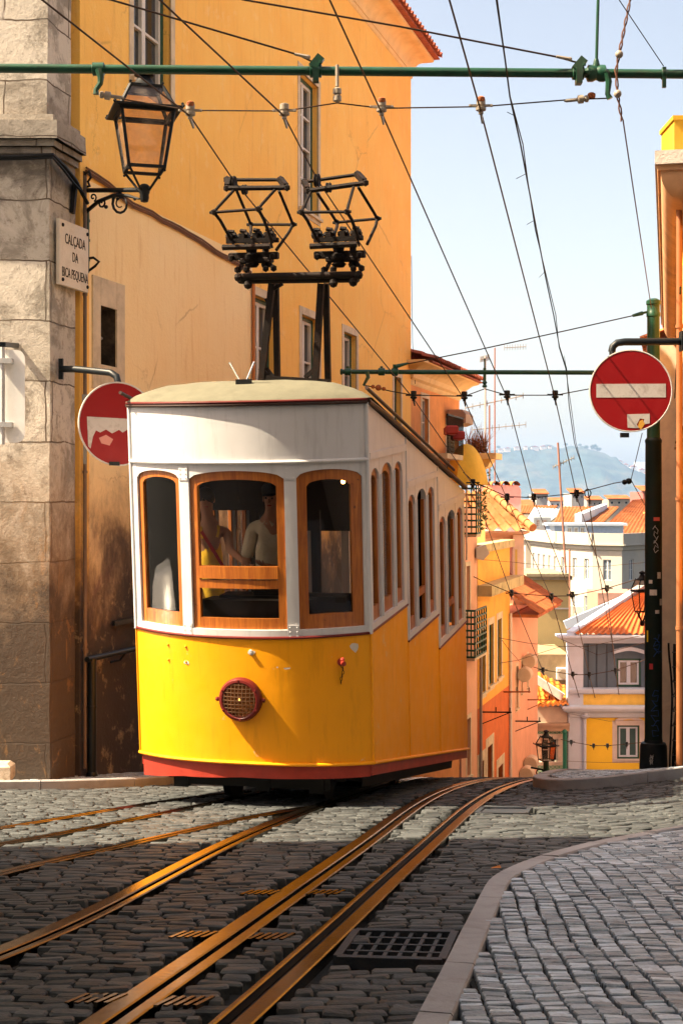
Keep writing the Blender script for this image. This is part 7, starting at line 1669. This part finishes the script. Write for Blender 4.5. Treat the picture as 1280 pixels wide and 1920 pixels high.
# ---- far shore
def hillmesh():
    ks = [(560, 905), (640, 893), (700, 890), (800, 892), (870, 880), (905, 855), (930, 842), (960, 838), (1000, 840), (1040, 837), (1070, 834), (1100, 836), (1120, 850), (1150, 862), (1180, 874), (1215, 888), (1260, 900), (1330, 905), (1450, 912)]
    m = MB(); rows = []; Y0 = 6600
    for j, (f_, dy) in enumerate(((0, -700), (.25, -560), (.5, -400), (.75, -220), (.93, -90), (1.0, 60), (.9, 500), (.5, 1200), (0, 1900))):
        r_ = []
        for i in range(220):
            px = 560 + 890 * i / 219; py = float(np.interp(px, [k_[0] for k_ in ks], [k_[1] for k_ in ks])); x = (px - CX) / F * Y0; y_ = Y0 + dy
            zt_ = (HY - py) / F * Y0 + 22; z = -22 + (zt_) * f_ * (1 + .10 * noise.noise(Vector((x * .006, y_ * .006, 0)))) + 16 * f_ * noise.noise(Vector((x * .025, y_ * .02, 3)))
            r_.append((x + 60 * noise.noise(Vector((x * .004, j * 2, 7))), y_ + 80 * noise.noise(Vector((x * .003, 1, j))), z - (3 if f_ == 0 else 0)))
        rows.append(r_)
    m.grid(rows); return m
hm = pm('hill_scrub', (.022, .040, .038), .95, var=.5, vs=.012, bmp=.8, bsc=.03, bd=8, stain=(.22, .16, .10), samt=.35, ss=.006)
hillmesh().build('hills', hm, kind='structure', angle=80, recalc=False)
rg = random.Random(5)
for i, (px, py, wpx, hpx, kind) in enumerate([(938, 843, 9, 4, 0), (950, 841, 12, 5, 0), (968, 839, 10, 4, 0), (985, 838, 7, 4, 0), (1002, 839, 14, 6, 0), (1018, 838, 12, 6, 0), (1030, 838, 6, 5, 0), (1160, 866, 12, 6, 1), (1172, 872, 10, 6, 1), (1186, 876, 12, 7, 1), (1202, 882, 12, 8, 1), (1214, 888, 14, 9, 1), (1165, 884, 14, 5, 1), (1182, 892, 16, 6, 1), (1200, 897, 13, 6, 1), (1200, 868, 22, 20, 2), (1226, 870, 10, 16, 2), (1150, 872, 8, 5, 1), (1240, 885, 14, 10, 1)]):
    Y = 6600 - (60 if kind != 1 else 40 + (py - 860) * 6); x = (px - CX) / F * Y; z = (HY - py) / F * Y; w_, h_ = wpx / F * Y, hpx / F * Y
    t = thing('hill_building', ['red roofed villa on the far hill top, number %d from the left' % (i + 1), 'pale house on the right slope of the far hill, spot %d of the cluster' % (i - 6), 'pale tower block on the right skyline, %s one' % ('wider' if i == 15 else 'slimmer')][kind], 'house', (x, Y, z), 'houses on the far hill')
    m = MB(); m.box((x, Y, z - h_ * .6), (w_, w_ * .6, h_ * 1.4)); m.build('wall', pm(['villa_wall', 'slope_wall', 'tower_wall'][kind], [(.72, .55, .42), (.74, .66, .58), (.66, .68, .70)][kind], .9), t, smooth=False)
    if kind < 2: m = MB(); m.prism([(x - w_ * .55, Y - w_ * .35, z + h_ * .1), (x + w_ * .55, Y - w_ * .35, z + h_ * .1), (x, Y - w_ * .35, z + h_ * .55)], (0, w_ * .7, 0)); m.build('roof', M_rt, t, smooth=False)
for i, (px, py, r_) in enumerate([(1098, 838, 5), (1113, 838, 8), (1121, 842, 6), (934, 838, 4), (1086, 834, 4), (1130, 852, 5), (1060, 833, 4)]):
    Y = 6560; c = P(px, py, Y); rr = r_ / F * Y; t = thing('umbrella_pine', 'dark rounded pine on the far hill crest, crown at spot %d' % (i + 1), 'tree', c - Z * rr * 1.5, 'pines on the far hill crest')
    t['label'] = ['round pine left of the two tallest on the far crest', 'tallest broad pine on the far hill crest', 'pine leaning against the tallest one, on its right', 'lone small pine left of the hill top villas', 'small pine on the crest left of the tall group', 'small pine on the falling slope right of the tall group', 'smallest pine near the middle of the far crest'][i]
    m = MB(); m.tube([c - Z * rr * 1.6, c], rr * .1, 6); m.build('trunk', M_fgry, t); m = MB(); rr2 = random.Random(i)
    for k_ in range(260):
        a_, b_2, q_ = rr2.uniform(0, 6.28), rr2.uniform(-1, 1), rr2.random() ** .4; p = c + Vector((math.cos(a_) * rr * q_ * math.sqrt(1 - b_2 * b_2), math.sin(a_) * rr * q_ * math.sqrt(1 - b_2 * b_2), b_2 * rr * .6 * q_)); d1 = Vector((rr2.gauss(0, 1), rr2.gauss(0, 1), rr2.gauss(0, 1))).normalized() * rr * .13; d2 = Vector((rr2.gauss(0, 1), rr2.gauss(0, 1), rr2.gauss(0, 1))).normalized() * rr * .13; m.add([p - d1, p + d2, p + d1, p - d2], [(0, 1, 2, 3)])
    m.build('crown', pm('pine_needles', (.03, .06, .03), .95), t, smooth=False, recalc=False)
for i in range(19):
    px = [870, 890, 905, 1010, 1022, 1040, 1052, 1066, 1080, 1096, 1108, 1118, 1130, 1142, 1153, 1164, 1175, 1186, 1198][i]; Y = 5850; x = (px - CX) / F * Y; w_ = rg.uniform(5, 12) / F * Y; h_ = rg.uniform(8, 18)
    t = thing('shore_building', 'pale low shed along the far river bank', 'building', (x, Y, -22), 'sheds along the far river bank'); m = MB(); m.box((x, Y, -22 + h_ / 2), (w_, 30, h_)); m.build('wall', pm('shed_wall', (.62, .58, .52), .9), t, smooth=False)
    m = MB(); m.prism([(x - w_ * .52, Y - 16, -22 + h_), (x + w_ * .52, Y - 16, -22 + h_), (x, Y - 16, -22 + h_ * 1.35)], (0, 32, 0)); m.build('roof', M_rt, t, smooth=False)
# ---- air
vm = bpy.data.materials.new('air'); vm.use_nodes = True; n_ = vm.node_tree.nodes; n_.remove(n_['Principled BSDF']); pv = n_.new('ShaderNodeVolumePrincipled'); pv.inputs['Color'].default_value = (.46, .66, 1, 1); pv.inputs['Density'].default_value = .00006; pv.inputs['Anisotropy'].default_value = .2
vm.node_tree.links.new(pv.outputs[0], n_['Material Output'].inputs['Volume'])
m = MB(); m.box((0, 4600, 180), (11000, 10400, 406)); o = m.build('haze', vm, kind='stuff', smooth=False, label='pale blue sea haze filling the air toward the far shore', cat='haze')
# slow check: nothing else
